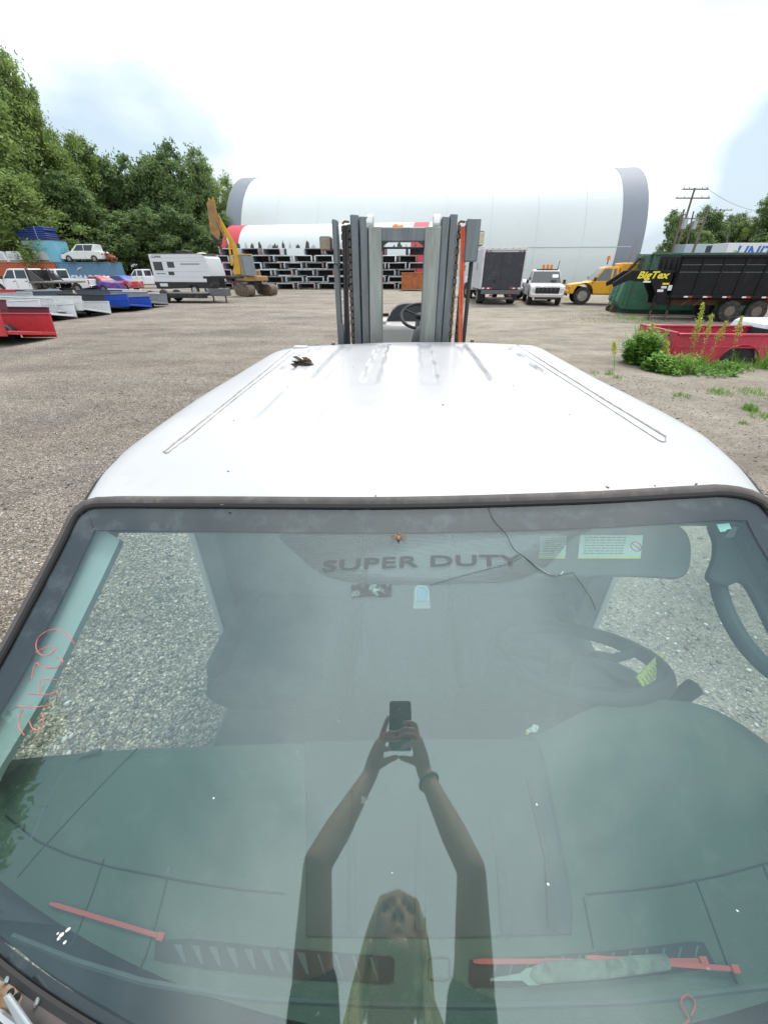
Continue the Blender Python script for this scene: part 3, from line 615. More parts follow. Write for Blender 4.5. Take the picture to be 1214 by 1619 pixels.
for px in ([(50, 1330), (75, 1270), (100, 1225), (130, 1195), (160, 1186)], [(20, 1480), (120, 1520), (230, 1553), (400, 1580), (620, 1590), (800, 1592), (1000, 1585), (1214, 1560)]):
    dline(px, .004, 'dash_groove', M('groove_soft', (.075, .09, .09), .8), up=-.002)
def dpoly(px, th, name, mat, up, parent=dash, **k): return slab([dpt(x, y, up) for x, y in px], th, name, mat, parent, n=(0, -.196, .98), **k)
tray = dpoly([(482, 1172), (660, 1168), (850, 1168), (862, 1200), (880, 1290), (900, 1390), (906, 1440), (904, 1478), (700, 1484), (484, 1482), (484, 1300)], .006, 'centre_tray', tray_m, .003, bevel=.002)
for px, w in (([(760, 1240), (790, 1360), (800, 1475)], .010), ([(835, 1230), (866, 1360), (872, 1470)], .008), ([(560, 1250), (556, 1360), (556, 1470)], .008), ([(660, 1220), (664, 1360), (664, 1470)], .010)):
    P3 = [dpt(x, y, .002) for x, y in px]; MB().tube(P3, w, 8).build('tray_ridge', tray_m, tray)
vent_b = M('vent_black', (.006, .006, .007), .7)
fin_m = M('vent_fin', (.06, .075, .075), .6)
for poly, x0, x1, f0, f1, nf, tilt in (([(246, 1486), (300, 1484), (420, 1496), (560, 1508), (618, 1512), (624, 1518), (622, 1552), (614, 1556), (480, 1549), (330, 1533), (244, 1518)], 275, 608, (1490, 1512), (1522, 1554), 12, -8), ([(742, 1518), (850, 1512), (980, 1502), (1095, 1488), (1112, 1490), (1132, 1528), (1060, 1540), (940, 1552), (800, 1562), (748, 1561), (740, 1552)], 765, 1110, (1518, 1492), (1560, 1532), 13, 6)):
    vb = dpoly(poly, .004, 'defroster_vent', vent_b, .0015)
    for k in range(nf):
        t = (k + .5) / nf; x = x0 + (x1 - x0) * t; ya = f0[0] + (f0[1] - f0[0]) * t; yb = f1[0] + (f1[1] - f1[0]) * t
        a = dpt(x + tilt, ya + 2, .003); b = dpt(x - tilt * .4, yb - 2, .003); w = np.array([.0065, 0, 0]) if nf == 12 and k < 8 else np.array([.002, 0, 0])
        MB().add([a - w, a + w, b + w * .3, b - w * .3] + [q + np.array([0, 0, -.002]) for q in (a - w, a + w, b + w * .3, b - w * .3)], [(0, 1, 2, 3), (7, 6, 5, 4), (0, 4, 5, 1), (1, 5, 6, 2), (2, 6, 7, 3), (3, 7, 4, 0)]).build('vent_fin', fin_m, vb)
sq = [(677, 1518), (682, 1514), (706, 1514), (711, 1518), (711, 1546), (706, 1550), (682, 1550), (677, 1546)]
MB().tube([dpt(x, y, .001) for x, y in sq], .0012, 6, closed=True).build('sensor_rim', seam_m, dash); dpoly([(680, 1518), (708, 1518), (708, 1547), (680, 1547)], .003, 'sensor_cap', dash_m, .001, bevel=.001)
# ---- steering wheel and column
WC = np.array([.455, .70, -.86]); wn_ = np.array([0, .45, .893]); wu = np.array([1.0, 0, 0]); wv = np.cross(wn_, wu)
wp = lambda a, r=.195, h=0.0: WC + (wu * math.cos(a) + wv * math.sin(a)) * r + wn_ * h
sw = MB().tube([wp(2 * math.pi * k / 48) for k in range(48)], .020, 12, closed=True).build('steering_wheel', lever_m, cab)
hb = MB(); hb.ball(WC - wn_ * .02 + np.array([.035, -.05, 0]), (.125, .10, .045), rot=(-.46, 0, 0), n=20, m=12); hb.build('wheel_hub', trim_m, sw)
for a in (.25, math.pi - .25, 4.2, 5.2): MB().tube([wp(a, .06, -.01), wp(a, .12, -.015), wp(a, .19, 0)], [.02, .013, .013], 8).build('wheel_spoke', lever_m, sw)
MB().tube([WC - wn_ * .04, WC - wn_ * .1 + np.array([0, -.1, -.03]), np.array([.50, .40, -1.0])], [.05, .06, .07], 16).build('steering_column', trim_m, cab)
tp = M('yellow_tape', (.66, .68, .10), .6, var=.1, dirt=(.08, .08, .02), dirt_amt=.3, dirt_scale=120)
a0, a1 = PL(1040, 1036, WC, wn_), PL(1006, 1084, WC + wn_ * .01, wn_); dr = (a1 - a0) / np.linalg.norm(a1 - a0); sd_ = np.cross(dr, NV); sd_ /= np.linalg.norm(sd_)
tpo = MB().add([a0 - sd_ * .007 + NV * .018, a0 + sd_ * .007 + NV * .018, a1 + sd_ * .018 + NV * .022, a1 - sd_ * .018 + NV * .022] + [q + NV * .0165 for q in (a0 - sd_ * .007, a0 + sd_ * .007, a1 + sd_ * .018, a1 - sd_ * .018)], [(3, 2, 1, 0), (4, 5, 6, 7), (0, 1, 5, 4), (1, 2, 6, 5), (2, 3, 7, 6), (3, 0, 4, 7)]).build('yellow_tape', tp, sw, smooth=0)
mk = MB()
for k in range(9):
    c = a0 + (a1 - a0) * (.12 + .1 * k) + NV * .0235; w = .004 + .009 * k / 9; mk.tube([c - sd_ * w, c + sd_ * (w - .004)], .0006, 4)
mk.build('tape_marks', seam_m, tpo)
# column lever
la, lb = PL(1055, 1118, (0, .62, -.88), (0, -.3, 1)), PL(1098, 1085, (0, .62, -.86), (0, -.3, 1))
MB().tube([la, (la + lb) / 2, lb], [.012, .019, .021], 10).build('column_lever', lever_m, cab, bevel=.003)
# ---- seats
def seat(xc, w, y0, yb, name, top=-.66):
    s = MB().box((xc, (y0 + yb) / 2, -1.26), (w, yb - y0 + .08, .17)).build(name, seat_m, cab, bevel=.07)
    MB().box((xc - w * .40, (y0 + yb) / 2, -1.20), (w * .17, yb - y0, .12)).build('seat_bolster', seat_m, s, bevel=.05); MB().box((xc + w * .40, (y0 + yb) / 2, -1.20), (w * .17, yb - y0, .12)).build('seat_bolster', seat_m, s, bevel=.05)
    def back(a, b, off):
        h = b; x = xc + (a - .5) * w * (1 - .14 * h ** 3); side = abs(2 * a - 1); y = yb + .02 + h * .20 - .045 * side ** 3 * (1 - h * .5) + .07 * ss(.9, 1, h) + .02 * math.sin(h * 9) * (1 - side)
        if off: y += .11 * (1 - .5 * h)
        return np.array([x, y, -1.24 + h * (top + 1.24) - .05 * side ** 4 * ss(.8, 1, h)])
    MB().shell(back, 16, 16, 1.0).build('seat_back', seat_m, s, smooth=60)
    return s
ps = seat(-.43, .50, .80, 1.20, 'front_seat'); ds = seat(.46, .50, .84, 1.26, 'front_seat')
MB().box((-.43, 1.46, -.60), (.27, .10, .2)).build('headrest', seat_m, ps, bevel=.045); MB().box((.46, 1.52, -.60), (.27, .10, .2)).build('headrest', seat_m, ds, bevel=.045)
cs = MB().box((.02, 1.05, -1.24), (.34, .55, .2)).build('centre_seat', seat_m, cab, bevel=.04)
MB().box((.02, 1.30, -1.02), (.34, .11, .42), rot=(-.2, 0, 0)).build('centre_armrest', seat_m, cs, bevel=.03)
for k in range(3): MB().box((.02, 1.232 + .03 * k, -1.15 + .13 * k), (.30, .012, .06), rot=(-.2, 0, 0)).build('cushion_pad', trim_m, cs, bevel=.005)
# ---- sun visor with warning labels, seen through the glass
def gslab(px, off, th, name, mat, parent, k=3, **kw): return slab([S(*GL(x, y, off), off) for x, y in cr_closed(px, k)], th, name, mat, parent, **kw)
vis = gslab([(800, 835), (850, 828), (950, 826), (1050, 826), (1078, 834), (1091, 855), (1092, 885), (1086, 906), (1070, 914), (1040, 912), (975, 910), (900, 911), (850, 912), (810, 900), (795, 870)], -.045, .012, 'sun_visor', trim_m, cab, bevel=.003)
lb_w = M('label_white', (.55, .62, .58), .6, var=.05); lb_y = M('label_yellow', (.62, .62, .2), .6, var=.05); lb_k = M('label_ink', (.12, .14, .14), .7)
def lab(x0, y0, x1, y1, skew):
    q = lambda x, y, o: S(*GL(x + skew * (y1 - y) / (y1 - y0), y, o), o)
    l = slab([q(x0, y0, -.0435), q(x1, y0, -.0435), q(x1, y1, -.0435), q(x0, y1, -.0435)], .001, 'warning_label', lb_w, vis)
    slab([q(x0, y1 - 4, -.0425), q(x1, y1 - 4, -.0425), q(x1, y1, -.0425), q(x0, y1, -.0425)], .0008, 'yellow_strip', lb_y, l)
    ink = MB(); r = random.Random(int(x0))
    for k in range(7):
        y = y0 + 4 + (y1 - y0 - 12) * k / 6; x = x0 + 8
        while x < x1 - (28 if x1 - x0 > 60 else 18):
            w = r.uniform(3, 9); a, b = q(x, y, -.0425), q(min(x + w, x1 - 26 if x1 - x0 > 60 else x1 - 16), y, -.0425); ink.tube([a, b], .0008, 4); x += w + 2
    ink.build('label_print', lb_k, l)
    return q, l
q, l = lab(913, 846, 1012, 883, 4)
cc = q(1003, 864, -.0425); rm_ = M('label_red', (.45, .12, .12), .6)
e1, e2 = np.array([1.0, 0, 0]), TV
MB().tube([cc + (e1 * math.cos(a) + e2 * math.sin(a)) * .0105 for a in np.linspace(0, 6.28, 24)[:-1]], .001, 5, closed=True).build('prohibition_ring', rm_, l)
MB().tube([cc - (e1 + e2) * .007, cc + (e1 + e2) * .007], .001, 5).build('prohibition_bar', rm_, l)
q, l = lab(851, 847, 893, 883, 3); cc = q(882, 866, -.0425); MB().tube([cc + e1 * a + e2 * b for a, b in ((-.007, 0), (0, -.008), (.008, -.002), (.001, .007))], .0008, 4, closed=True).build('label_pictogram', lb_k, l)
# ---- driver side pillar trim and grab handle
gslab([(1125, 820), (1132, 852), (1131, 880), (1121, 912), (1150, 925), (1176, 918), (1196, 945), (1228, 1010), (1275, 1110), (1330, 1200), (1380, 1180), (1330, 980), (1270, 860), (1214, 812), (1170, 805)], -.06, .02, 'pillar_trim', trim_m, cab, bevel=.006)
hp = [S(*GL(x, y, -.09), -.09) for x, y in ((1136, 893), (1134, 930), (1150, 975), (1176, 1020), (1206, 1052), (1240, 1078), (1275, 1100))]
MB().tube(curve(hp, 24), .016, 12).build('grab_handle', trim_m, cab)
# ---- cowl and wiper seat at the foot of the glass
i_b = [i for i in range(NP) if OC[i][1] > .56]
i_b = sorted(i_b); js = list(range(min(i_b), max(i_b) + 1))
ring('cowl_seal', [(-.062, -.03), (-.062, -.005), (-.050, .004), (-.037, .0), (-.037, -.03)], seal_m, False, js[0], js[-1] + 1)
ring('cowl_strip', [(-.033, .004), (-.032, .0125), (-.026, .0125), (-.025, .004)], M('bright_strip', (.75, .77, .78), .3, .6, var=.05), False, js[0], js[-1] + 1)
ring('plenum_cover', [(-.03, -.075), (.09, -.125), (.09, -.135), (-.03, -.15)], M('plenum_dark', (.012, .014, .013), .8), False, js[0], js[-1] + 1)
ring('cowl_panel', [(-.064, -.03), (-.064, -.016), (-.12, -.055), (-.26, -.075), (-.26, -.095)], M('cowl_plastic', (.05, .046, .045), .75, var=.3, dirt=MUD, dirt_amt=.35, dirt_scale=14), False, js[0], js[-1] + 1)
for px, up, w in (((-4, 1508), 0, .03), ((14, 1532), 0, .03), ((62, 1566), 0, .03)):
    c = S(*GL(px[0] - 3, px[1] + 18, .008), .008); MB().box(c, (.006, .012, .006), rot=(-.5, 0, .6)).build('strip_clip', steel, cab, bevel=.003)
def cw(x, y, off): return S(*GL(x, y, off), off)
br = slab([cw(-30, 1535, .010), cw(0, 1552, .010), (cw(20, 1562, .010)), cw(34, 1578, .010), cw(30, 1600, .010), cw(-30, 1590, .010)], .006, 'hinge_bracket', M('tan_rust', (.26, .19, .12), .8, var=.3, scale=60, dirt=RUST, dirt_amt=.5, dirt_scale=40), cab, bevel=.002)
for x, y in ((19, 1568), (29, 1575)): c = cw(x, y, .0105); MB().cyl(c, c + NV * .003, .004, 14).build('bolt_hole', seam_m, br)
slab([cw(3, 1578, .024), cw(12, 1572, .024), cw(60, 1640, .024), cw(40, 1650, .024)], .006, 'wiper_arm', M('wiper_grey', (.32, .36, .38), .4, .4), cab, bevel=.002)
# ---- loose things on the dash
zip_m = M('red_zip_tie', (.50, .07, .06), .5, var=.1)
def ziptie(p0, p1, head, label, up=.004, nm='zip_tie'):
    a, b = dpt(*p0, up), dpt(*p1, up); d = (b - a) / np.linalg.norm(b - a); s_ = np.cross(d, (0, -.2, .98)); s_ /= np.linalg.norm(s_); n_ = np.array([0, -.2, .98])
    mb = MB()
    def bar(p, q, w0, w1, t): mb.add([p - s_ * w0, p + s_ * w0, q + s_ * w1, q - s_ * w1] + [r + n_ * t for r in (p - s_ * w0, p + s_ * w0, q + s_ * w1, q - s_ * w1)], [(0, 1, 2, 3), (7, 6, 5, 4), (0, 4, 5, 1), (1, 5, 6, 2), (2, 6, 7, 3), (3, 7, 4, 0)])
    bar(a, a + d * .012, .0014, .0027, .0016); bar(a + d * .012, b - d * .006, .0027, .0027, .0016)
    h = b if head else a; dd = d if head else -d; hm = MB(); mb2 = mb; mb = hm; bar(h - dd * .007, h + dd * .004, .0048, .0045, .005)
    t = cabthing(nm, label, 'zip tie', tuple(a), 'red zip ties on the dashboard'); mb2.build('strap', zip_m, t, smooth=0); hm.build('head', zip_m, t, bevel=.001)
    return t
ziptie((80, 1428), (257, 1481), True, 'straight red zip tie lying by itself on the left side of the dashboard')
ziptie((748, 1520), (1112, 1519), True, 'long red zip tie under the other one, across the right dash vent', .003)
ziptie((925, 1513), (1162, 1532), True, 'red zip tie on top of the crossed pair, its head nearest the right edge', .009)
lp = [dpt(x, y, .004) for x, y in ((1092, 1606), (1099, 1592), (1096, 1578), (1086, 1572), (1077, 1578), (1075, 1590), (1084, 1602), (1090, 1612), (1080, 1620))]
single(MB().tube(curve(lp, 40), .0013, 6), 'looped_zip_tie', zip_m, 'thin red zip tie bent into a small loop at the lower right of the windshield', 'zip tie', tuple(lp[0]), 'red zip ties on the dashboard')
lp2 = [dpt(x, y, .004) for x, y in ((985, 1508), (1040, 1495), (1085, 1489), (1104, 1489))]
# brush / trowel shaped tool on the right vent
tool = cabthing('scraper', 'worn green-grey scraper with a pointed blade lying over the right defroster vent', 'scraper', tuple(dpt(920, 1535, 0)))
slab([dpt(x, y, .012) for x, y in ((842, 1532), (860, 1523), (1055, 1510), (1064, 1530), (1060, 1536), (960, 1550), (850, 1558), (836, 1545))], .008, 'scraper_body', M('scraper_body', (.16, .17, .14), .85, var=.35, scale=40, dirt=(.06, .06, .05), dirt_amt=.35, dirt_scale=50), tool, bevel=.003)
slab([dpt(x, y, .010) for x, y in ((774, 1552), (775, 1548), (822, 1540), (832, 1532), (846, 1530), (854, 1558), (836, 1559), (825, 1551))], .003, 'scraper_blade', M('scraper_blade', (.22, .26, .23), .6, var=.15), tool, bevel=.0008)
cup = cabthing('torn_wrapper', 'small crumpled yellow and white wrapper at the back edge of the dashboard', 'wrapper', tuple(dpt(840, 1158, .0)))
b_ = MB(); b_.box(dpt(842, 1154, .008), (.014, .008, .010), rot=(.4, .5, .3)); b_.box(dpt(846, 1150, .010), (.008, .006, .010), rot=(1, .2, .8)); b_.build('wrapper_paper', M('wrapper_white', (.6, .66, .62), .6, var=.2), cup); b_ = MB(); b_.ball(dpt(833, 1158, .008), (.004, .004, .008), n=8, m=5); b_.build('wrapper_label', lb_y, cup)

# ================================================================ THE FORKLIFT
mast_g = M('mast_steel', (.15, .175, .19), .45, .35, var=.22, scale=5, dirt=(.13, .12, .10), dirt_amt=.3, dirt_scale=7, stretch=(6, 6, .7), bump=.1)
mast_l = M('mast_worn_steel', (.25, .275, .26), .42, .35, var=.28, scale=5, dirt=(.17, .15, .09), dirt_amt=.28, dirt_scale=6, stretch=(5, 5, .5))
mast_d = M('mast_dark', (.035, .038, .042), .6, .2, var=.3)
chain_m = M('lift_chain', (.12, .10, .08), .55, .5, var=.4, scale=50)
hose_o = M('orange_hose', (.60, .12, .055), .6, var=.25, scale=10, dirt=(.15, .05, .03), dirt_amt=.25)
body_w = M('forklift_paint', (.5, .5, .48), .45, var=.06, dirt=MUD, dirt_amt=.2)
fk = cabthing('forklift', 'grey forklift facing us, mast raised behind the white cab it carries, amber beacon on top', 'forklift', (-.04, 3.6, -2.0))
MY = 2.90
def mpx(x, y, yy=MY): return PL(x, y, (0, yy, 0), (0, 1, 0))
def post(name, x0, x1, y0, ytop, dep, mat, zb=-1.95, bev=.006):    # upright between two pixel columns, front face at depth y0
    a, b = mpx(x0, ytop, y0), mpx(x1, ytop, y0); z = (a[2] + b[2]) / 2
    return MB().box(((a[0] + b[0]) / 2, y0 + dep / 2, (z + zb) / 2), (b[0] - a[0], dep, z - zb)).build(name, mat, fk, bevel=bev)
xs = lambda x, y, yy: float(mpx(x, y, yy)[0]); zs = lambda x, y, yy: float(mpx(x, y, yy)[2])
post('inner_upright', 582, 603, MY, 358, .14, mast_l); post('inner_upright', 672, 698, MY, 358, .14, mast_l)
post('middle_upright', 568, 581, MY + .02, 342, .16, mast_g); post('middle_upright', 699, 711, MY + .02, 342, .16, mast_g)
post('outer_upright', 553, 566, MY + .04, 339, .2, mast_g); post('outer_upright', 712, 724, MY + .04, 338, .2, mast_g)
for x in (585, 690): c = mpx(x, 350, MY + .06); MB().cyl(c - np.array([.022, 0, .01]), c + np.array([.022, 0, -.01]), .045, 20).build('mast_roller', M('roller_steel', (.5, .52, .52), .3, .7), fk, bevel=.004)
a, b = mpx(603, 359, MY + .01), mpx(672, 382, MY + .01); cb = MB().box(((a[0] + b[0]) / 2, MY + .06, (a[2] + b[2]) / 2), (b[0] - a[0] + .05, .09, a[2] - b[2])).build('cross_member', mast_g, fk, bevel=.008)
g = MB()
for sx_, xx in ((1, 603), (-1, 672)):
    c = mpx(xx, 382, MY + .02); g.prism([(c[0], c[2]), (c[0] + sx_ * .045, c[2]), (c[0] + sx_ * .014, c[2] - .02), (c[0], c[2] - .06)], MY + .02, MY + .04, 'y')
    g.build('gusset', mast_d, fk); g = MB()
MB().tube([mpx(603, 392, MY + .12), mpx(672, 392, MY + .12)], .006, 8).build('tie_rod', mast_d, fk)
# chains: plates alternating along the strand
def chain(x0, x1, ytop, name):
    yy = MY + .05; x = xs((x0 + x1) / 2, ytop, yy); w = 1.5 * abs(xs(x1, ytop, yy) - xs(x0, ytop, yy)); zt = zs(x0, ytop, yy)
    mb = MB(); mb.box((x, yy + .02, (zt - 1.95) / 2), (w * .8, .015, zt + 1.95)); z = zt; k = 0
    while z > -1.2:
        mb.box((x, yy, z - .02), (w * (1.0 if k % 2 else .8), .022, .033)); z -= .04; k += 1
    return mb.build(name, chain_m, fk, bevel=.003)
chain(540, 545, 356, 'lift_chain'); chain(549, 553, 354, 'lift_chain'); chain(724, 728, 354, 'lift_chain'); chain(735, 740, 356, 'lift_chain')
for x0, x1 in ((543, 546.5), (547, 550.5)):
    MB().tube([mpx((x0 + x1) / 2, 356, MY + .02), mpx((x0 + x1) / 2 + .3, 450, MY + .02), mpx((x0 + x1) / 2 + 2, 560, MY + .02)], .0085, 8).build('hose', mast_d, fk)
for x0, dx in ((729.5, -5), (733.5, -5)):
    MB().tube([mpx(x0, 358, MY), mpx(x0 + dx * .1, 400, MY), mpx(x0 + dx * .5, 460, MY), mpx(x0 + dx, 560, MY)], .0075, 8).build('orange_hose', hose_o, fk)
for x in (547, 730): MB().tube([mpx(x - 6, 354, MY + .02), mpx(x - 2, 350, MY + .02), mpx(x + 5, 351, MY + .02)], .006, 8).build('hose_guide', rust_m, fk)
# lower guards, top brackets and work lamps at both sides
for x0, x1, yt, yb, sgn in ((524, 535, 346, 418, 1), (739, 754, 345, 414, -1)):
    a, b = mpx(x0, yt, MY - .02), mpx(x1, yb, MY - .02)
    MB().box(((a[0] + b[0]) / 2, MY + .03, (a[2] + b[2]) / 2), (b[0] - a[0], .10, a[2] - b[2])).build('top_bracket', mast_g, fk, bevel=.008)
    x2 = (x0 + x1) / 2; MB().box((xs(x2, 420, MY), MY + .07, (b[2] - 1.95) / 2), (.032 if sgn > 0 else .02, .06, b[2] + 1.95), ).build('side_bar', mast_d if sgn < 0 else mast_g, fk, bevel=.004)
a = mpx(537, 520, MY); MB().box((a[0], MY + .05, a[2] - .2), (.04, .03, .45)).build('side_plate', mast_g, fk, bevel=.003)
lamp_y = M('lamp_lens_yellow', (.42, .38, .22), .3, var=.3, scale=60); lamp_b = M('lamp_housing', (.16, .155, .14), .6, var=.15)
for x0, x1, y0, y1, lm in ((504, 524, 373, 396, (.24, .21, .15)), (753, 764, 364, 389, (.5, .49, .32))):
    a, b = mpx(x0, y0, MY + .05), mpx(x1, y1, MY + .05); c = ((a[0] + b[0]) / 2, MY + .09, (a[2] + b[2]) / 2); w, h = b[0] - a[0], a[2] - b[2]
    L1 = MB().box(c, (w, .08, h)).build('work_lamp', lamp_b, fk, bevel=.012)
    MB().box((c[0], c[1] - .041, c[2] - .003), (w * .86, .006, h * .8)).build('lamp_lens', M('lamp_lens_%d' % x0, lm, .3, var=.25, scale=80), L1, bevel=.006)
c = mpx(629, 359, MY + .3); bc = MB(); bc.lathe([(.040, -.03), (.040, -.015), (.036, .008), (.022, .018)], c, (0, 0, 1), 20); bc.build('beacon', M('beacon_amber', (.7, .16, .02), .25, emit=(1, .25, .01, .35)), fk)
MB().cyl(np.array(c) - np.array([0, 0, .06]), np.array(c) - np.array([0, 0, .02]), .05, 20).build('beacon_base', black_p, fk)
# forks and carriage under the cab
for x in (-.36, .30): MB().box((x, 2.0, -1.78), (.13, 1.7, .05)).build('fork', mast_d, fk, bevel=.01); MB().box((x, 2.84, -1.45), (.13, .05, .65)).build('fork_shank', mast_d, fk, bevel=.01)
for z in (-1.2, -1.65): MB().box((-.04, 2.875, z), (.95, .03, .12)).build('carriage_bar', mast_g, fk, bevel=.006)
# chassis, seat, steering wheel, counterweight, overhead guard
MB().prism([(3.2, -1.8), (3.2, -.95), (3.5, -.85), (3.7, -.9), (4.2, -.9), (4.3, -1.8)], -.55, .47, 'x').build('chassis', body_w, fk, bevel=.03)
MB().prism([(4.3, -1.8), (4.3, -.78), (4.6, -.74), (5.0, -.85), (5.15, -1.4), (5.1, -1.8)], -.5, .42, 'x').build('counterweight', body_w, fk, bevel=.05)
def wheel(mbn, c, r, w, par, rim=rimm, rr=.56, ax=(1, 0, 0)):
    t = MB().lathe([(r * .55, -w / 2), (r * .93, -w / 2), (r, -w * .36), (r, w * .36), (r * .93, w / 2), (r * .55, w / 2)], c, ax, 26).build(mbn, rubber, par)
    MB().lathe([(r * rr, -w * .46), (r * rr * .9, -w * .5), (r * rr * .72, -w * .34), (r * .22, -w * .36), (r * .2, -w * .5), (r * .05, -w * .52), (.01, 0), (r * .05, w * .52), (r * .2, w * .5), (r * .22, w * .36), (r * rr * .72, w * .34), (r * rr * .9, w * .5), (r * rr, w * .46)], c, ax, 22).build('rim', rim, t); return t
for x, y, r in ((-.50, 3.35, .34), (.42, 3.35, .34), (-.42, 4.65, .27), (.34, 4.65, .27)): wheel('wheel', (x, y, -2.0 + r), r, .2, fk)
fs_m = M('forklift_seat_vinyl', (.028, .035, .042), .5, var=.15)
def fseat(a, b, off):
    s = 2 * a - 1; x = .0 + s * (.235 - .05 * b ** 4); y = 3.98 + .1 * b - .05 * abs(s) ** 2.5 + .015 * math.sin(b * 14) * (1 - s * s) * (b < .7); z = -.85 + b * .57 - .07 * abs(s) ** 3.5 * ss(.75, 1, b)
    if off: y += .09
    return np.array([x, y, z])
sb = MB().shell(fseat, 20, 24, 1.0).build('seat_back', fs_m, fk, smooth=60)
MB().tube([fseat(a, 1, 0) + np.array([0, .01, .004]) for a in np.linspace(.05, .95, 14)], .011, 6).build('seat_piping', M('piping_grey', (.35, .36, .36), .6), sb)
MB().box((.0, 3.78, -.84), (.42, .42, .12)).build('seat_cushion', fs_m, fk, bevel=.05)
wc = np.array([.075, 3.50, -.325]); n2 = np.array([0, -.5, .86]); u2 = np.array([1., 0, 0]); v2 = np.cross(n2, u2)
st = MB().tube([wc + (u2 * math.cos(a) + v2 * math.sin(a)) * .15 for a in np.linspace(0, 2 * math.pi, 33)[:-1]], .0125, 8, closed=True).build('steering_wheel', black_p, fk)
MB().ball(wc, (.045, .045, .025), n=14).build('wheel_hub', black_p, st)
for a in (.3, 2.6, 4.7): MB().tube([wc, wc + (u2 * math.cos(a) + v2 * math.sin(a)) * .145], .009, 6).build('wheel_spoke', black_p, st)
MB().tube([wc - n2 * .02, np.array([.075, 3.44, -.5]), np.array([.075, 3.35, -.9])], [.03, .06, .09], 14).build('steering_column', M('column_grey', (.12, .13, .14), .6), fk)
MB().ball((.085, 3.30, -.50), (.075, .06, .13)).build('console_cover', M('console_grey', (.14, .15, .16), .7, var=.15), fk)
MB().box((-.29, 3.95, -.42), (.15, .3, .05)).build('hood_edge', body_w, fk, bevel=.008); MB().box((-.26, 3.8, -.345), (.14, .02, .025)).build('grab_rail', mast_d, fk); MB().box((-.30, 3.8, -.37), (.03, .02, .03)).build('red_knob', red_l, fk, bevel=.004)
for x in (-.36, .25):
    MB().tube([(x, 3.25, -1.1), (x, 3.3, .19), (x, 4.3, .25), (x, 4.45, -1.0)], .025, 8).build('guard_post', mast_d, fk)
for k in range(6): MB().box((-.055, 3.4 + k * .16, .20 + k * .01), (.6, .03, .02)).build('guard_bar', mast_d, fk, bevel=.004)

MB().box((-.04, 4.0, -.62), (.7, .5, .4)).build('engine_hood', body_w, fk, bevel=.04)

# ================================================================ THE YARD BEHIND
def wheelw(c, r, w, par, ax=(0, 1, 0), rim=rimm, rr=.58):
    t = MB().lathe([(r * .5, -w / 2), (r * .92, -w / 2), (r, -w * .34), (r, w * .34), (r * .92, w / 2), (r * .5, w / 2)], c, ax, 24).build('wheel', rubber, par)
    MB().lathe([(r * rr, -w * .52), (r * rr * .88, -w * .53), (r * rr * .7, -w * .36), (r * .2, -w * .38), (r * .18, -w * .5), (.01, -w * .52), (.01, w * .52), (r * .18, w * .5), (r * .2, w * .38), (r * rr * .7, w * .36), (r * rr * .88, w * .53), (r * rr, w * .52)], c, ax, 20).build('rim', rim, t)
    return t
def arcs(cx, z0, r, n=9):   # wheel-arch points from rear to front
    return [(cx - r * math.cos(math.pi * k / (n - 1)), z0 + r * math.sin(math.pi * k / (n - 1))) for k in range(n)]
def tumble(W, z0, z1, k): return lambda q: (q[0], q[1] * (1 - k * max(0, (q[2] - z0) / (z1 - z0))), q[2])
seam_v = M('panel_gap', (.03, .03, .03), .8)
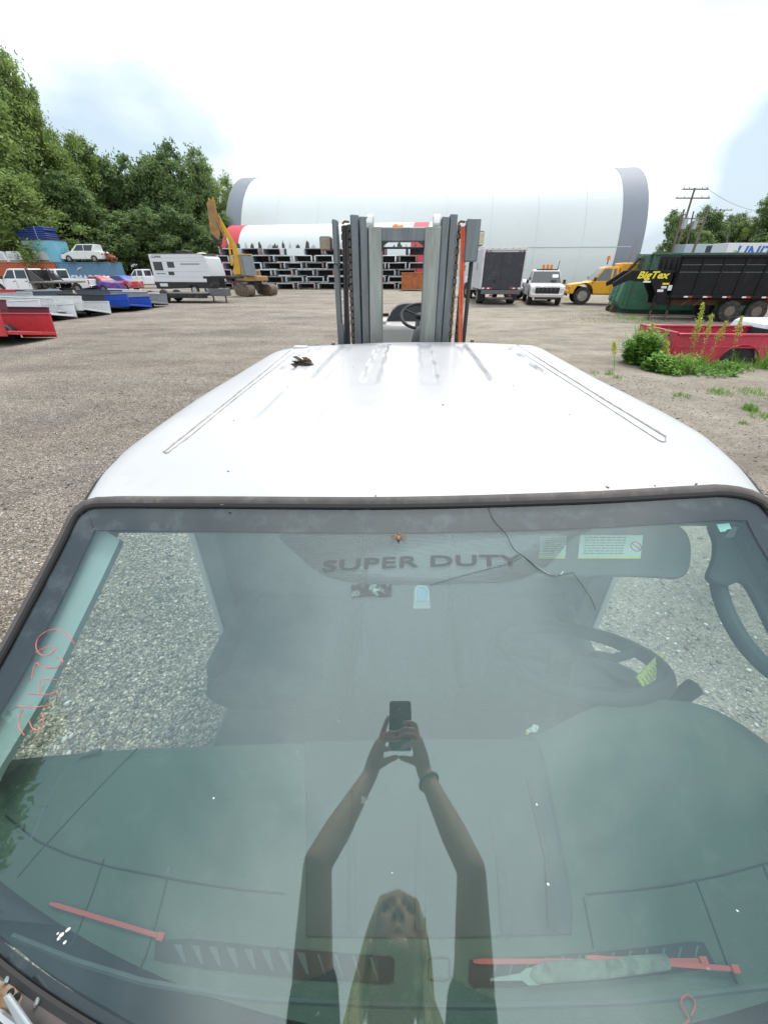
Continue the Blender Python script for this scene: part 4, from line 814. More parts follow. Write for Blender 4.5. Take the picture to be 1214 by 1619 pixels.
def pickup(label, loc, rz, mat, L=5.6, W=1.95, hood=1.12, belt=1.18, roof=1.86, cab=(1.0, 2.9), doors=1, bed=True, r=.39, wb=(.95, 4.45), cat='pickup truck', name='pickup_truck', rim=rimm, grille=black_p, fw=.62, group=None, dark_bed=False, zb=.42):
    # x runs from the front bumper (0) to the tail (-L)
    o = thing(name, label, cat, loc, rz, group); xf, xr = -wb[0], -wb[1]; c0, c1 = -cab[0], -cab[1]
    ar = r * 1.16
    rear = -L if bed else c1 - .08
    pts = [(-.06, zb)] + [(-.06, hood - .2), (-.14, hood - .06), (c0 - .0, hood + .03), (c0 - .25, belt), (c1 - .05, belt)]
    if bed: pts += [(rear, belt - .02), (rear, zb + .1)]
    else: pts += [(rear, belt), (rear, zb)]
    low = []
    if bed: low += [(x, max(z, zb)) for x, z in arcs(xr, zb, ar)]
    low += [(x, max(z, zb)) for x, z in arcs(xf, zb, ar)]
    body = MB().prism(pts + low, -W / 2, W / 2, 'y', tumble(W, .9, 2.0, .06)).build('body', mat, o, bevel=.035)
    g = [(c0 - .22, belt - .01), (c0 - .22 - fw, roof - .05), (c0 - .45 - fw, roof), (c1 + .12, roof), (c1, roof - .05), (c1 - .02, belt - .01)]
    tm = tumble(W * .97, belt, roof, .17)
    MB().prism(g, -W * .47, W * .47, 'y', tm).build('cab', mat, o, bevel=.03)
    # glass: slightly proud of the sheet metal
    def side(poly): 
        for s_ in (-1, 1): MB().prism(poly, s_ * (W * .47 - .03), s_ * (W * .47 + .006), 'y', tm).build('side_window', dglass, o)
    a, b = c0 - .42, c1 + .10; mid = (a + b) / 2 - .1 * (doors == 1)
    z0, z1 = belt + .04, roof - .11
    fx = a - fw * .78
    if doors == 2: side([(a, z0), (fx + .02, z1), (mid + .06, z1), (mid + .06, z0)]); side([(mid - .06, z0), (mid - .06, z1), (b + .06, z1), (b, z0)])
    else: side([(a, z0), (fx + .02, z1), (b + .30, z1), (b + .30, z0)]); side([(b + .2, z0), (b + .2, z1), (b + .03, z1), (b, z0)])
    p0, p1 = Vector((c0 - .22, 0, belt)), Vector((c0 - .22 - fw, 0, roof - .05)); d = (p1 - p0); n = Vector((-d.z, 0, d.x)).normalized(); n = n if n.x > 0 else -n
    q = []
    for t_, w in ((.08, .90), (.93, .78)): c = p0 + d * t_; q.append((c, w * W / 2))
    vs = [q[0][0] + Vector((0, -q[0][1], 0)), q[0][0] + Vector((0, q[0][1], 0)), q[1][0] + Vector((0, q[1][1], 0)), q[1][0] + Vector((0, -q[1][1], 0))]
    MB().add([v + n * .008 for v in vs] + [v - n * .02 for v in vs], [(0, 1, 2, 3), (7, 6, 5, 4), (0, 4, 5, 1), (1, 5, 6, 2), (2, 6, 7, 3), (3, 7, 4, 0)]).build('windshield', dglass, o)
    MB().box((c1 - .018, 0, (z0 + z1) / 2), (.02, W * .66, z1 - z0)).build('rear_window', dglass, o)
    for s_ in (-1, 1):
        MB().box((-.075, s_ * W * .36, hood - .28), (.06, W * .17, .20)).build('headlight', M('headlight', (.5, .52, .5), .15, var=.1), o, bevel=.01)
        if bed: MB().box((rear - .004, s_ * W * .45, belt - .25), (.03, W * .07, .34)).build('tail_light', red_l, o, bevel=.005)
        MB().box((a + .02, s_ * (W / 2 + .11), belt + .12), (.12, .16, .22)).build('mirror', black_p, o, bevel=.03)
        for x in ([mid] if doors == 2 else []) + [b - .02 + (.22 if doors == 1 else 0), a + .12]:
            MB().box((x, s_ * (W / 2 - .0), (zb + belt) / 2 + .05), (.014, .012, belt - zb - .12)).build('door_gap', seam_v, body)
        for x in ([mid + .16, b + .14] if doors == 2 else [b + .40]): MB().box((x, s_ * (W / 2 + .004), belt - .16), (.16, .02, .045)).build('door_handle', black_p, body, bevel=.006)
    gr = MB().box((-.05, 0, hood - .29), (.05, W * (.70 if grille is not black_p else .52), .32)).build('grille', grille, o, bevel=.01)
    MB().box((.0, 0, zb + .08), (.14, W * .96, .20)).build('front_bumper', mat if grille is mat else chrome, o, bevel=.03)
    MB().box((.005, 0, zb - .07), (.08, W * .7, .12)).build('air_dam', black_p, o, bevel=.02)
    if bed:
        MB().box((rear + .0 - .09, 0, zb + .16), (.16, W * .95, .18)).build('rear_bumper', chrome, o, bevel=.03)
        MB().box(((c1 + rear) / 2 - .02, 0, belt - .0), (abs(rear - c1) - .22, W * .80, .03)).build('bed_opening', black_p, o)
        for s_ in (-1, 1): MB().box(((c1 + rear) / 2 - .02, s_ * W * .445, belt + .015), (abs(rear - c1) - .1, .08, .03)).build('bed_rail', mat, o, bevel=.01)
    MB().box((-L / 2, 0, zb + .02), (L * .9, W * .5, .16)).build('frame', black_m, o)
    for x in (xf, xr):
        for s_ in (-1, 1): wheelw((x, s_ * (W / 2 - .14), r), r, .25, o, rim=rim)
    return o
def sedan(label, loc, rz, mat, L=4.6, W=1.78, roof=1.38, belt=.93, hatch=0.0, rim=rimm, group=None, kind='car', derby=None):
    o = thing(kind, label, kind, loc, rz, group); r = .32; zb = .28; xf, xr = -.85, -(L - .95)
    pts = [(-.02, zb), (0, .55), (-.12, .72), (-1.35, belt), (-L + .9, belt + .02), (-L + .06, belt - .03), (-L, .6), (-L + .03, zb)] + arcs(xr, zb, .37) + arcs(xf, zb, .37)
    body = MB().prism(pts, -W / 2, W / 2, 'y', lambda q: (q[0], q[1] * (1 - .06 * max(0, (-q[0] - L + .8) / .8) - .08 * max(0, (q[0] + .7) / .7)), q[2])).build('body', mat, o, bevel=.06)
    tm = tumble(W, belt, roof, .24)
    MB().prism([(-1.25, belt - .02), (-2.0, roof - .03), (-2.3, roof), (-L + 1.65 - hatch, roof), (-L + 1.35 - hatch, roof - .05), (-L + .65, belt - .02)], -W * .46, W * .46, 'y', tm).build('roof', mat if not derby else derby, o, bevel=.04)
    z0, z1 = belt + .04, roof - .08
    for s_ in (-1, 1):
        for poly in ([(-1.62, z0), (-2.12, z1), (-2.75, z1), (-2.75, z0)], [(-2.83, z0), (-2.83, z1), (-L + 1.55 - hatch, z1), (-L + 1.05, z0)]): MB().prism(poly, s_ * (W * .46 - .03), s_ * (W * .46 + .006), 'y', tm).build('side_window', dglass, o)
        MB().box((-.05, s_ * W * .36, .66), (.14, .3, .12)).build('headlight', M('headlight', (.5, .52, .5), .15, var=.1), o, bevel=.02)
        MB().box((-L + .02, s_ * W * .37, .78), (.06, .28, .12)).build('tail_light', red_l, o, bevel=.015)
        MB().box((-2.79, s_ * (W / 2 - .003), .62), (.014, .012, .55)).build('door_gap', seam_v, body)
        for x in (xf, xr): wheelw((x, s_ * (W / 2 - .12), r), r, .2, o, rim=rim)
    for pa, pb, w0, w1 in (((-1.30, belt + .02), (-1.97, roof - .06), .84, .68), ((-L + .72, belt + .02), (-L + 1.37 - hatch, roof - .08), .82, .66)):
        p0, p1 = Vector((pa[0], 0, pa[1])), Vector((pb[0], 0, pb[1])); d = p1 - p0; n = Vector((-d.z, 0, d.x)).normalized(); n = n if n.z > 0 else -n
        vs = [p0 + Vector((0, -w0 * W / 2, 0)), p0 + Vector((0, w0 * W / 2, 0)), p1 + Vector((0, w1 * W / 2, 0)), p1 + Vector((0, -w1 * W / 2, 0))]
        MB().add([v + n * .012 for v in vs] + [v - n * .02 for v in vs], [(0, 1, 2, 3), (7, 6, 5, 4), (0, 4, 5, 1), (1, 5, 6, 2), (2, 6, 7, 3), (3, 7, 4, 0)]).build('windshield', dglass, o)
    MB().box((.01, 0, .45), (.1, W * .9, .16)).build('front_bumper', mat if not derby else black_m, o, bevel=.03)
    return o
def at(x, y): p = G(x, y); return (p.x, p.y, 0)
# ---------------------------------------------------------------- fabric buildings
fab_w = M('fabric_white', (.74, .80, .80), .6, var=.02, scale=.15, trans=.2, dirt=(.6, .64, .64), dirt_amt=.1, dirt_scale=.3)
fab_g = M('fabric_grey', (.24, .27, .32), .6, var=.06, scale=.2, trans=.15)
fab_r = M('fabric_red', (.66, .08, .11), .6, var=.06, scale=.2, trans=.25)
fab_d = M('fabric_lower', (.56, .60, .62), .6, var=.04, scale=.2, trans=.15)
def arch(w, h, wall):    # half profile of a rounded fabric hall: (forward offset, height) from the foot to the ridge and down the back
    pts = []
    for k in range(33):
        a = math.pi * k / 32; c, s_ = math.cos(a), math.sin(a); pts.append((w * np.sign(c) * abs(c) ** .95, wall + (h - wall) * s_ ** .95))
    return [(w * .97, 0)] + pts + [(-w * .97, 0)]
def hall(name, label, A0, B0, w, h, wall, bands, seams, xend=0.0):
    d = (Vector(B0) - Vector(A0)); Ln = d.length; ang = math.atan2(d.y, d.x); o = thing(name, label, 'building', (A0[0], A0[1], 0), ang)
    pr = arch(w, h, wall)
    for (a, b, mat, nm, zlo, zhi, out) in bands:
        pts = [(-y, z) for y, z in pr]; n = len(pts); mb = MB(); K_ = 12; vs = []
        for k in range(K_ + 1):
            x = a + (b - a) * k / K_
            for (y, z) in pts: vs.append((x, y * (1 + out), z * (1 + out)))
        vs2 = [(x, y * .994, z * .994) for x, y, z in vs]; N_ = len(vs); fs = []
        for k in range(K_):
            for j in range(n - 1):
                q = (k * n + j, (k + 1) * n + j, (k + 1) * n + j + 1, k * n + j + 1); fs += [q, tuple(N_ + i for i in reversed(q))]
        for k in (0, K_):
            for j in range(n - 1): fs.append((k * n + j, k * n + j + 1, N_ + k * n + j + 1, N_ + k * n + j))
        mb.add(vs + vs2, fs).build(nm, mat, o, smooth=60)
    pf = [(-y * 1.002, z * 1.002) for y, z in pr]
    for x in seams: MB().tube([(x, y, z) for y, z in pf], .02, 5).build('fabric_seam', fab_w, o)
    for z_ in (.30,):
        yy = np.interp(z_ * h, [q[1] for q in pr[:18]], [q[0] for q in pr[:18]]); MB().tube([(1.5, -yy * 1.003, z_ * h), (Ln - 1.5, -yy * 1.003, z_ * h)], .05, 5).build('wall_rail', fab_d, o)
    return o
def rp_(x, y, Z): d = ray(x, y); t = (Z - H) / d[2]; return (float(d[0] * t), float(d[1] * t), 0)
A0, B0 = rp_(399, 284, 15.5), rp_(992, 268, 15.5); Ln = (Vector(B0) - Vector(A0)).length
hall('storage_hall', 'very large white rounded fabric hall with grey end bands, behind the smaller red ended one', A0, B0, 14.5, 15.5, 3.0,
     [(0, 2.6, fab_g, 'end_band', 0, 1, .003), (2.6, Ln - 3.4, fab_w, 'fabric_cover', 0, 1, 0), (Ln - 3.4, Ln, fab_g, 'end_band', 0, 1, .003)], [1.9 + (Ln - 3.6) * k / 9 for k in range(1, 9)])
A1, B1 = rp_(371, 357, 7.2), rp_(700, 351, 7.2); L1_ = (Vector(B1) - Vector(A1)).length
hall('storage_shelter', 'small white fabric shelter with red end panels behind the stacked truck beds', A1, B1, 5.4, 7.2, 1.2,
     [(0, 2.4, fab_r, 'red_end_panel', 0, 1, .003), (2.4, L1_ - 3.6, fab_w, 'fabric_cover', 0, 1, 0), (L1_ - 3.6, L1_ - 1.6, fab_r, 'red_end_panel', 0, 1, .003), (L1_ - 1.6, L1_, fab_w, 'fabric_cover', 0, 1, 0)], [2.4 + (L1_ - 6) * k / 5 for k in range(1, 5)])
# ---------------------------------------------------------------- upside-down truck beds
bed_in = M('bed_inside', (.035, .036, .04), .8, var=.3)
def truck_bed(label, loc, rz, mat, L=2.4, W=1.9, h=.62, group=None, cat='truck bed', flip=True, tail=True, gate=True, inm=bed_in, arch_r=.42, simple=False):
    # x from the tail end (0) to the front wall (-L); upside down: floor at the top, side rails on the ground
    o = thing('truck_bed', label, cat, loc, rz, group); Z = (lambda z: h - z) if flip else (lambda z: z)
    def P_(poly): return [(x, Z(z)) for x, z in poly]
    t = .05
    sidep = [(0, 0.02), (0, h)] + [(-L, h), (-L, .02)] + [(x, z * .85) for x, z in arcs(-L * .56, 0.0, arch_r, 9)]
    for s_ in (-1, 1):
        bul = lambda q, s_=s_: (q[0], q[1] + s_ * .05 * math.sin(math.pi * min(1, max(0, q[2] / h))), q[2])
        if simple: MB().box((-L / 2, s_ * (W / 2 - .03), h / 2), (L, .05, h - .02)).build('bed_side', mat, o, bevel=.02); MB().ball((-.02, s_ * (W / 2 - .0), h * .46), (.05, .085, h * .47), n=10, m=7).build('bed_corner', mat, o)
        else: MB().prism(P_(sidep), s_ * (W / 2 - t), s_ * W / 2, 'y').build('bed_side', mat, o, bevel=.015)
        if not simple:
            MB().box((-L / 2, s_ * (W / 2 - .03), Z(h - .03)), (L, .11, .05)).build('top_rail', mat, o, bevel=.012)
            MB().box((-L / 2, s_ * (W / 2 + .004), Z(h * .55)), (L * .96, .015, .04)).build('side_crease', mat, o, bevel=.005)
            MB().tube([(x, s_ * (W / 2 + .005), Z(z * .85 + .01)) for x, z in arcs(-L * .56, 0.0, arch_r + .02, 12)], .022, 6).build('arch_lip', mat, o)
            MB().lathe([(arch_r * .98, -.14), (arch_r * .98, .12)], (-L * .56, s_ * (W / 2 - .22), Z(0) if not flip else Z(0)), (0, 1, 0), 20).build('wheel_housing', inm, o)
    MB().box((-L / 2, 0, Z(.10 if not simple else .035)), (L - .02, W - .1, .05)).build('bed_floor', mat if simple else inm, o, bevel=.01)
    MB().box((-L + .03, 0, Z(h / 2)), (.05, W + (.5 if simple else -.1), h - (.0 if simple else .06))).build('front_wall', inm, o)  # in the stack, widened past the bed so its dark colour shades the gaps
    if gate: MB().box((-.015, 0, Z(.12 if not simple else .05)), (.06, W * .93, .10 if not simple else .075)).build('rear_sill', mat, o, bevel=.012)
    if tail:
        for s_ in ((1,) if tail == 1 else (-1, 1)): MB().box((.012, s_ * (W / 2 - .05), Z(h * .55)), (.03, .085, .30)).build('tail_light', red_l, o, bevel=.008)
    return o
bed_w = M('bed_white', (.46, .50, .53), .4, var=.05, dirt=MUD, dirt_amt=.15, dirt_scale=3)
stack_in = M('stack_inside_shade', (.07, .072, .078), .8)  # dark tone painting the shade inside and between the stacked beds
RN = ['bottom', 'second', 'third', 'fourth', 'fifth', 'top']; ON = ['first', 'second', 'third', 'fourth', 'fifth', 'sixth', 'seventh', 'eighth', 'ninth', 'tenth', 'eleventh', 'twelfth', 'thirteenth', 'fourteenth', 'fifteenth', 'sixteenth', 'seventeenth', 'eighteenth']
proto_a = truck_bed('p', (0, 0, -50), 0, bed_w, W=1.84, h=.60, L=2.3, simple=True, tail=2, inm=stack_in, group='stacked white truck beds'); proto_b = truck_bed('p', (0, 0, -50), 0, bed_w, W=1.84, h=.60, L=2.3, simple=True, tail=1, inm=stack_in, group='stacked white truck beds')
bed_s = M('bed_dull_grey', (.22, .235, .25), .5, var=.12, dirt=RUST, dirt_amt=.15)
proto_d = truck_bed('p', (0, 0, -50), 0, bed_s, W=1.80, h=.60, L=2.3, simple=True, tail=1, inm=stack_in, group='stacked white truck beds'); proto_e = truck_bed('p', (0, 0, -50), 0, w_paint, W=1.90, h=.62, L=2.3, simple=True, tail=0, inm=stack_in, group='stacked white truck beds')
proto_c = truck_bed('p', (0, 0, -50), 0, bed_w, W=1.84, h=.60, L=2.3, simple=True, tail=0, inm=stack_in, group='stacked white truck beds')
rs = random.Random(12); first = {}
p_l, p_r = G(352, 456), G(664, 454)
yS = 50.5; xl = A(356, 456, yS).x; pitch = 2.26
cnt = 0
for row in range(6):
    nrow = 10
    for k in range(nrow):
        x = xl + (k + .5 * (row % 2)) * pitch + rs.uniform(-.05, .05); pr_ = rs.choice([proto_a, proto_b, proto_c, proto_c, proto_d, proto_d, proto_e])
        lab_ = '%s upside-down truck bed, %s from the left in the %s row of the stack' % ('dull grey' if pr_ is proto_d else 'white', ON[k - (row == 5 and k > 3)], RN[row])
        if row == 5 and k in (3, 8): continue
        loc = (x, yS + rs.uniform(-.22, .22), row * .645)
        c = dup(pr_, loc=loc, rot=(rs.uniform(-.015, .015), rs.uniform(-.025, .025), -math.pi / 2 + rs.uniform(-.03, .03)), label=lab_); cnt += 1
for p_ in (proto_a, proto_b, proto_c, proto_d, proto_e):
    for ch in list(p_.children_recursive): bpy.data.objects.remove(ch)
    bpy.data.objects.remove(p_)
# metal brackets standing on the top row
brk = M('bracket_dark', (.06, .055, .05), .7, var=.5, dirt=(.3, .3, .3), dirt_amt=.3)
nd = [0, 0]
for k in range(26):
    kk = nd[k % 3 == 0]; nd[k % 3 == 0] += 1
    x = xl + .2 + k * .84 + rs.uniform(-.25, .25); hgt = rs.uniform(.35, .8); z0 = 6 * .645 - .03
    mb = MB(); w = rs.uniform(.12, .34); e_ = [rs.uniform(.3, 1) for _ in range(4)]; mb.prism([(-w, 0), (w, 0), (w * .9, hgt * e_[0]), (w * .4, hgt * e_[1]), (w * .15, hgt), (-w * .3, hgt * e_[2]), (-w * .75, hgt * e_[3] * .8)], -.03, .05, 'y')
    tag(mb.build('bed_bracket', brk if k % 3 else bed_w, None), ('dark' if k % 3 else 'pale') + ' pointed steel bracket on the stacked beds, %s of its colour from the left' % ON[kk], 'bracket', 'dark brackets on top of the stack' if k % 3 else 'pale brackets on top of the stack').location = (x, yS + .3 + rs.uniform(0, 1), z0)
bpy.context.view_layer.update()
# ---------------------------------------------------------------- row of loose beds along the left side
colr = {'red': M('bed_red', (.50, .028, .035), .4, var=.12, coat=.2, dirt=(.6, .5, .45), dirt_amt=.06), 'maroon': M('bed_maroon', (.12, .015, .03), .4, var=.12), 'white': w_paint, 'silver': M('bed_silver', (.42, .45, .47), .35, .3, var=.08),
        'black': M('bed_black', (.02, .02, .022), .35), 'blue': M('bed_blue', (.015, .07, .42), .35, var=.1), 'grey': M('bed_grey', (.25, .26, .27), .5, var=.2), 'old': w_old, 'navy': M('bed_navy', (.05, .065, .09), .4)}
for (px, py, c, yaw, lab_, L_b) in [
    (58, 541, 'red', -4, 'bright red truck bed lying loose, nearest of the beds on the left', 2.6),
    (56, 520, 'maroon', -5, 'dark maroon truck bed lying loose just behind the bright red one', 2.6),
    (100, 507, 'white', -6, 'white truck bed with scraped side, standing behind the maroon one', 2.7),
    (118, 502, 'old', -3, 'dull white truck bed with a rusty edge, left of the whiter one', 2.3),
    (158, 500, 'old', -5, 'yellowish white truck bed lying loose beside the black tailed one', 2.3),
    (190, 494, 'black', -4, 'black truck bed with a white end, left of the bright blue one', 2.2),
    (226, 491, 'blue', -8, 'bright blue truck bed lying loose beside the gravel lane', 2.4),
    (254, 486, 'grey', -6, 'grey truck bed at the far end of the left row', 2.0),
    (50, 482, 'red', -3, 'red truck bed in the second row, at the left photo edge', 2.4),
    (80, 487, 'silver', -4, 'silver truck bed in the second row, left of the centre', 2.4),
    (118, 481, 'silver', -4, 'long silver truck bed in the second row behind the white ones', 2.6),
    (140, 486, 'navy', -5, 'dark navy truck bed between the silver and the blue one', 2.2),
    (214, 484, 'navy', -6, 'second dark truck bed, right behind the bright blue one', 2.6),
    (24, 503, 'silver', -3, 'silver truck bed behind the maroon one at the left photo edge', 2.5),
    (243, 482, 'white', -5, 'small white truck bed behind the grey one at the end of the row', 1.9)]:
    b = truck_bed(lab_, at(px, py), rad(yaw), colr[c], L=L_b + .3, h=.74, tail=0, group=None, flip=False, W=1.8); b.scale = (1, 1, 1 if py > 515 else .84); b.rotation_euler = (rad(-9 + rs.uniform(-3, 3)), rad(rs.uniform(-3, 2)), rad(yaw)); b.location.z = .14
# ---------------------------------------------------------------- containers and what is piled on them
def container(label, loc, rz, mat, L=12.2, txt=None, enddark=None):
    o = thing('shipping_container', label, 'shipping container', loc, rz)
    n = int(L / .28); pts = []
    for k in range(n):
        x = k * L / n; w = L / n; pts += [(x, 0), (x + w * .2, .045), (x + w * .5, .045), (x + w * .7, 0)]
    pts += [(L, 0)]
    front = [(x, y) for x, y in pts]; MB().prism(front + [(L, .12), (0, .12)], .12, 2.48, 'z').build('corrugated_side', mat, o)
    MB().prism([(x, 2.44 - y) for x, y in front] + [(L, 2.32), (0, 2.32)], .12, 2.48, 'z').build('corrugated_side', mat, o)
    for x in (.04, L - .04): MB().box((x, 1.22, 1.3), (.06, 2.3, 2.4)).build('end_panel', mat, o)
    MB().box((L / 2, 1.22, 2.545), (L, 2.44, .09)).build('roof_panel', mat, o, bevel=.01); MB().box((L / 2, 1.22, .07), (L, 2.44, .12)).build('bottom_rail', mat, o, bevel=.01)
    for x in (.06, L - .06):
        for y in (0.02, 2.42): MB().box((x, y, 1.3), (.13, .13, 2.58)).build('corner_post', mat, o, bevel=.01)
    if txt: text(txt, .95, M('container_white', (.6, .66, .7), .7), o, Matrix.Translation((L * .52, -.012, .92)) @ Matrix.Rotation(math.pi / 2, 4, 'X'), 'lettering', ext=.012, sx=1.15, bold=.035)
    if txt: MB().tube([(L * .40 + .6 * math.cos(a) * 1.0 + .3, -.02, 1.62 + .42 * math.sin(a)) for a in np.linspace(1.4, 2.9, 9)], [.02, .05, .07, .08, .08, .07, .05, .03, .02], 6).build('swoosh_mark', M('container_white', (.6, .66, .7), .7), o)
    return o
c_or = M('container_orange', (.42, .10, .04), .6, var=.12, scale=2, dirt=RUST, dirt_amt=.15); c_bl = M('container_blue', (.10, .21, .33), .6, var=.1, scale=2, dirt=(.25, .28, .3), dirt_amt=.15)
YC = 54.0
xb = A(97, 440, YC).x; xb2 = A(181, 440, YC).x
container('long orange corrugated container behind the white flatbed truck', (xb - 12.3, YC, 0), rad(0), c_or)
container('blue corrugated container with white lettering under the white wagon', (xb, YC + .05, 0), rad(0), c_bl, L=xb2 - xb, txt='SMARSN')
TOPZ = 2.6
def topx(px): return A(px, 418, YC + .8).x
# light blue box and the stack of blue sheets on it
lb = thing('storage_box', 'light blue steel box standing on top of the orange container', 'storage box', (topx(80), YC + 1.2, TOPZ))
x0, x1 = topx(58), topx(107)
sky_b = M('box_sky_blue', (.16, .42, .56), .5, var=.06, dirt=(.3, .36, .38), dirt_amt=.1); sky_d = M('box_sage', (.20, .32, .33), .6, var=.15)
w = (x1 - x0) / 2
MB().box((w * .35, -.0, 1.05), (w * 1.3, 2.2, 2.1)).build('box_front', sky_b, lb, bevel=.03); MB().box((-w * .66, -.0, 1.05), (w * .7, 2.14, 2.06)).build('box_side', sky_d, lb, bevel=.02); MB().box((0, 0, 2.13), (w * 2.05, 2.3, .06)).build('box_lid', rust_m, lb, bevel=.01)
bt = M('sheet_blue', (.01, .045, .22), .45, var=.3)
st_ = thing('sheet_stack', 'strapped stack of folded dark blue sheets on the light blue box', 'sheet stack', (topx(74), YC + 1.2, TOPZ + 2.17))
for k in range(6): MB().box((rs.uniform(-.05, .05), 0, .12 + k * .2), (w * 1.75 + rs.uniform(-.1, .1), 2.0, .17)).build('folded_sheet', bt, st_, bevel=.05)
MB().box((.6, 0, .62), (.04, 2.06, 1.2)).build('strap', M('strap_grey', (.4, .42, .45), .6), st_)
# white wagon on the blue container
wag = sedan('old white two-door wagon parked on top of the blue container', (topx(112), YC + .5, TOPZ), math.pi, w_old, L=4.7, roof=1.72, belt=1.05, W=1.8, hatch=.75, kind='wagon')
wag.location.x = topx(112); jk = random.Random(5)
# black heap and white caps on the orange container
def heap(label, c, sx_, sy_, sz_, n, mat, nm='scrap_heap'):
    mb = MB()
    for k in range(n):
        u = jk.uniform(-1, 1); v = jk.uniform(-1, 1); h_ = sz_ * (1 - .5 * u * u) * jk.random(); mb.box((u * sx_, v * sy_, h_), (jk.uniform(.1, .9), jk.uniform(.05, .3), jk.uniform(.03, .16)), rot=(jk.uniform(-1, 1), jk.uniform(-1, 1), jk.uniform(0, 3)))
    o = mb.build(nm, mat, None); o.location = c; return tag(o, label, 'scrap', kind='stuff')
heap('tangled heap of black bumper and plastic scrap on the orange container', (topx(40), YC + 1.6, TOPZ), 5.6, .8, 1.35, 420, M('scrap_black', (.03, .03, .033), .6, var=.8, scale=.8, dirt=(.3, .3, .32), dirt_amt=.2, dirt_scale=1))
heap('rusty pile of orange and black scrap at the end of the blue container', (topx(174), YC + .9, TOPZ), .7, .6, .9, 60, M('scrap_rust', (.2, .07, .03), .8, var=.8, scale=1))
for k, (pa, pb) in enumerate(((2, 24), (24, 48), (64, 90))):
    xa, xb_ = topx(pa), topx(pb); o = thing('camper_shell', ['white camper shell at the left end of the orange container', 'white camper shell with dark window line, middle of the three on the container', 'white camper shell on the container, right beside the light blue box'][k], 'camper shell', (xa, YC + .1, TOPZ), 0, 'camper shells on the container')
    W_ = xb_ - xa; MB().prism([(0, 0), (W_, 0), (W_ - .15, .95), (W_ - .4, 1.06), (.15, 1.06), (0.02, .9)], 0, .9, 'y').build('cap_shell', w_paint, o, bevel=.05); MB().box((W_ * .5, -.008, .12), (W_ * .8, .02, .1)).build('dark_sill', black_p, o); MB().prism([(.15, .25), (W_ - .32, .25), (W_ - .42, .85), (.2, .85)], -.012, .02, 'y').build('side_panel', M('cap_panel', (.5, .53, .56), .4), o)
# ---------------------------------------------------------------- vehicles on the left
fl = pickup('white crew-cab truck with a black flatbed, parked before the orange container', (A(3, 466, 38).x, 38, 0), rad(178), w_paint, L=6.6, W=2.0, cab=(1.25, 3.7), doors=2, bed=False, roof=1.98, belt=1.25, hood=1.2, r=.42, wb=(1.0, 5.2), zb=.5)
fb = MB().box((-5.35, 0, 1.02), (3.1, 2.3, .12)).build('flatbed_deck', M('deck_grey', (.16, .15, .14), .8, var=.3), fl, bevel=.02)
MB().box((-3.86, 0, 1.45), (.08, 2.2, .9)).build('headache_rack', black_m, fl, bevel=.02)
for s_ in (-1, 1):
    MB().tube([(-3.9, s_ * 1.1, 1.05), (-3.9, s_ * 1.1, 2.05), (-5.0, s_ * 1.1, 1.1)], .05, 6).build('rack_brace', black_m, fl); MB().prism([(-4.0, 1.1), (-4.0, 1.85), (-4.85, 1.15)], s_ * 1.09, s_ * 1.11, 'y').build('rack_mesh', M('mesh_dark', (.07, .07, .08), .7), fl)
    for k in range(3): MB().box((-4.4 - k * .55, s_ * .95, .78), (.4, .2, .34)).build('tool_box', black_m, fl, bevel=.03)
pickup('white pickup mostly hidden behind the flatbed truck, only its roof showing', (A(60, 460, 42).x, 42, 0), rad(180), w_paint, roof=1.95)
pickup('white regular pickup near the trees, tail towards the camper', (A(186, 450, 52).x, 54, 0), rad(176), w_paint, L=5.6, roof=1.9, doors=2, belt=1.2)
derby_b = M('derby_blue', (.02, .07, .40), .5, var=.3, scale=1.5, dirt=(.45, .05, .05), dirt_amt=.4, dirt_scale=1.2); derby_r = M('derby_red', (.45, .04, .05), .5, var=.3, scale=1.5, dirt=(.5, .5, .55), dirt_amt=.4, dirt_scale=1.4)
sedan('battered blue and red derby car with a bare wheel', (A(134, 462, 44).x, 43.5, 0), rad(170), derby_b, L=4.3, derby=derby_r)
sedan('red, white and blue derby car behind the blue one', (A(152, 460, 46).x, 47, 0), rad(172), derby_r, L=4.4, derby=derby_b)
sedan('low white sedan beside the derby cars', (A(215, 455, 47).x, 47.5, 0), rad(-12), w_paint, L=4.7, roof=1.3, belt=.85)
# ---------------------------------------------------------------- camper
cp = thing('camper_trailer', 'white travel trailer with black lower band and roof air conditioner', 'camper', (A(300, 466, 40).x, 41.0, 0), rad(-10))
cw_ = M('camper_white', (.62, .65, .68), .45, var=.04, dirt=(.4, .4, .38), dirt_amt=.08)
lw = 5.2; MB().prism([(-2.75, .95), (-2.75, 3.02), (2.15, 3.02), (2.55, 2.75), (2.8, 1.6), (2.75, .95)], -1.2, 1.2, 'y').build('body_shell', cw_, cp, bevel=.05)
MB().prism([(-2.74, .45), (-2.77, .95), (2.74, .95), (2.5, .5), (1.35, .5), (1.2, .72), (.6, .72), (.45, .5), (-2.2, .42)], -1.19, 1.19, 'y').build('lower_band', black_p, cp, bevel=.02)
for (x, z, w, h_) in ((-2.05, 2.15, .85, .62), (-.82, 2.25, .65, .42), (-.95, 1.62, .55, .26)): f = MB().box((x, -1.205, z), (w, .03, h_)).build('window', black_p, cp, bevel=.04); MB().box((x, -1.222, z), (w * .86, .01, h_ * .82)).build('pane', dglass, f)
for (z, x0, x1) in ((2.3, .1, 1.9), (1.6, -2.4, -1.5)): MB().box(((x0 + x1) / 2, -1.203, z), (x1 - x0, .012, .09)).build('trim_stripe', M('stripe_grey', (.22, .24, .28), .5), cp)
for z in (1.35, 1.75, 2.5, 2.75): MB().box((-.1, -1.2, z), (5.0, .008, .012)).build('panel_line', M('stripe_grey', (.22, .24, .28), .5), cp)
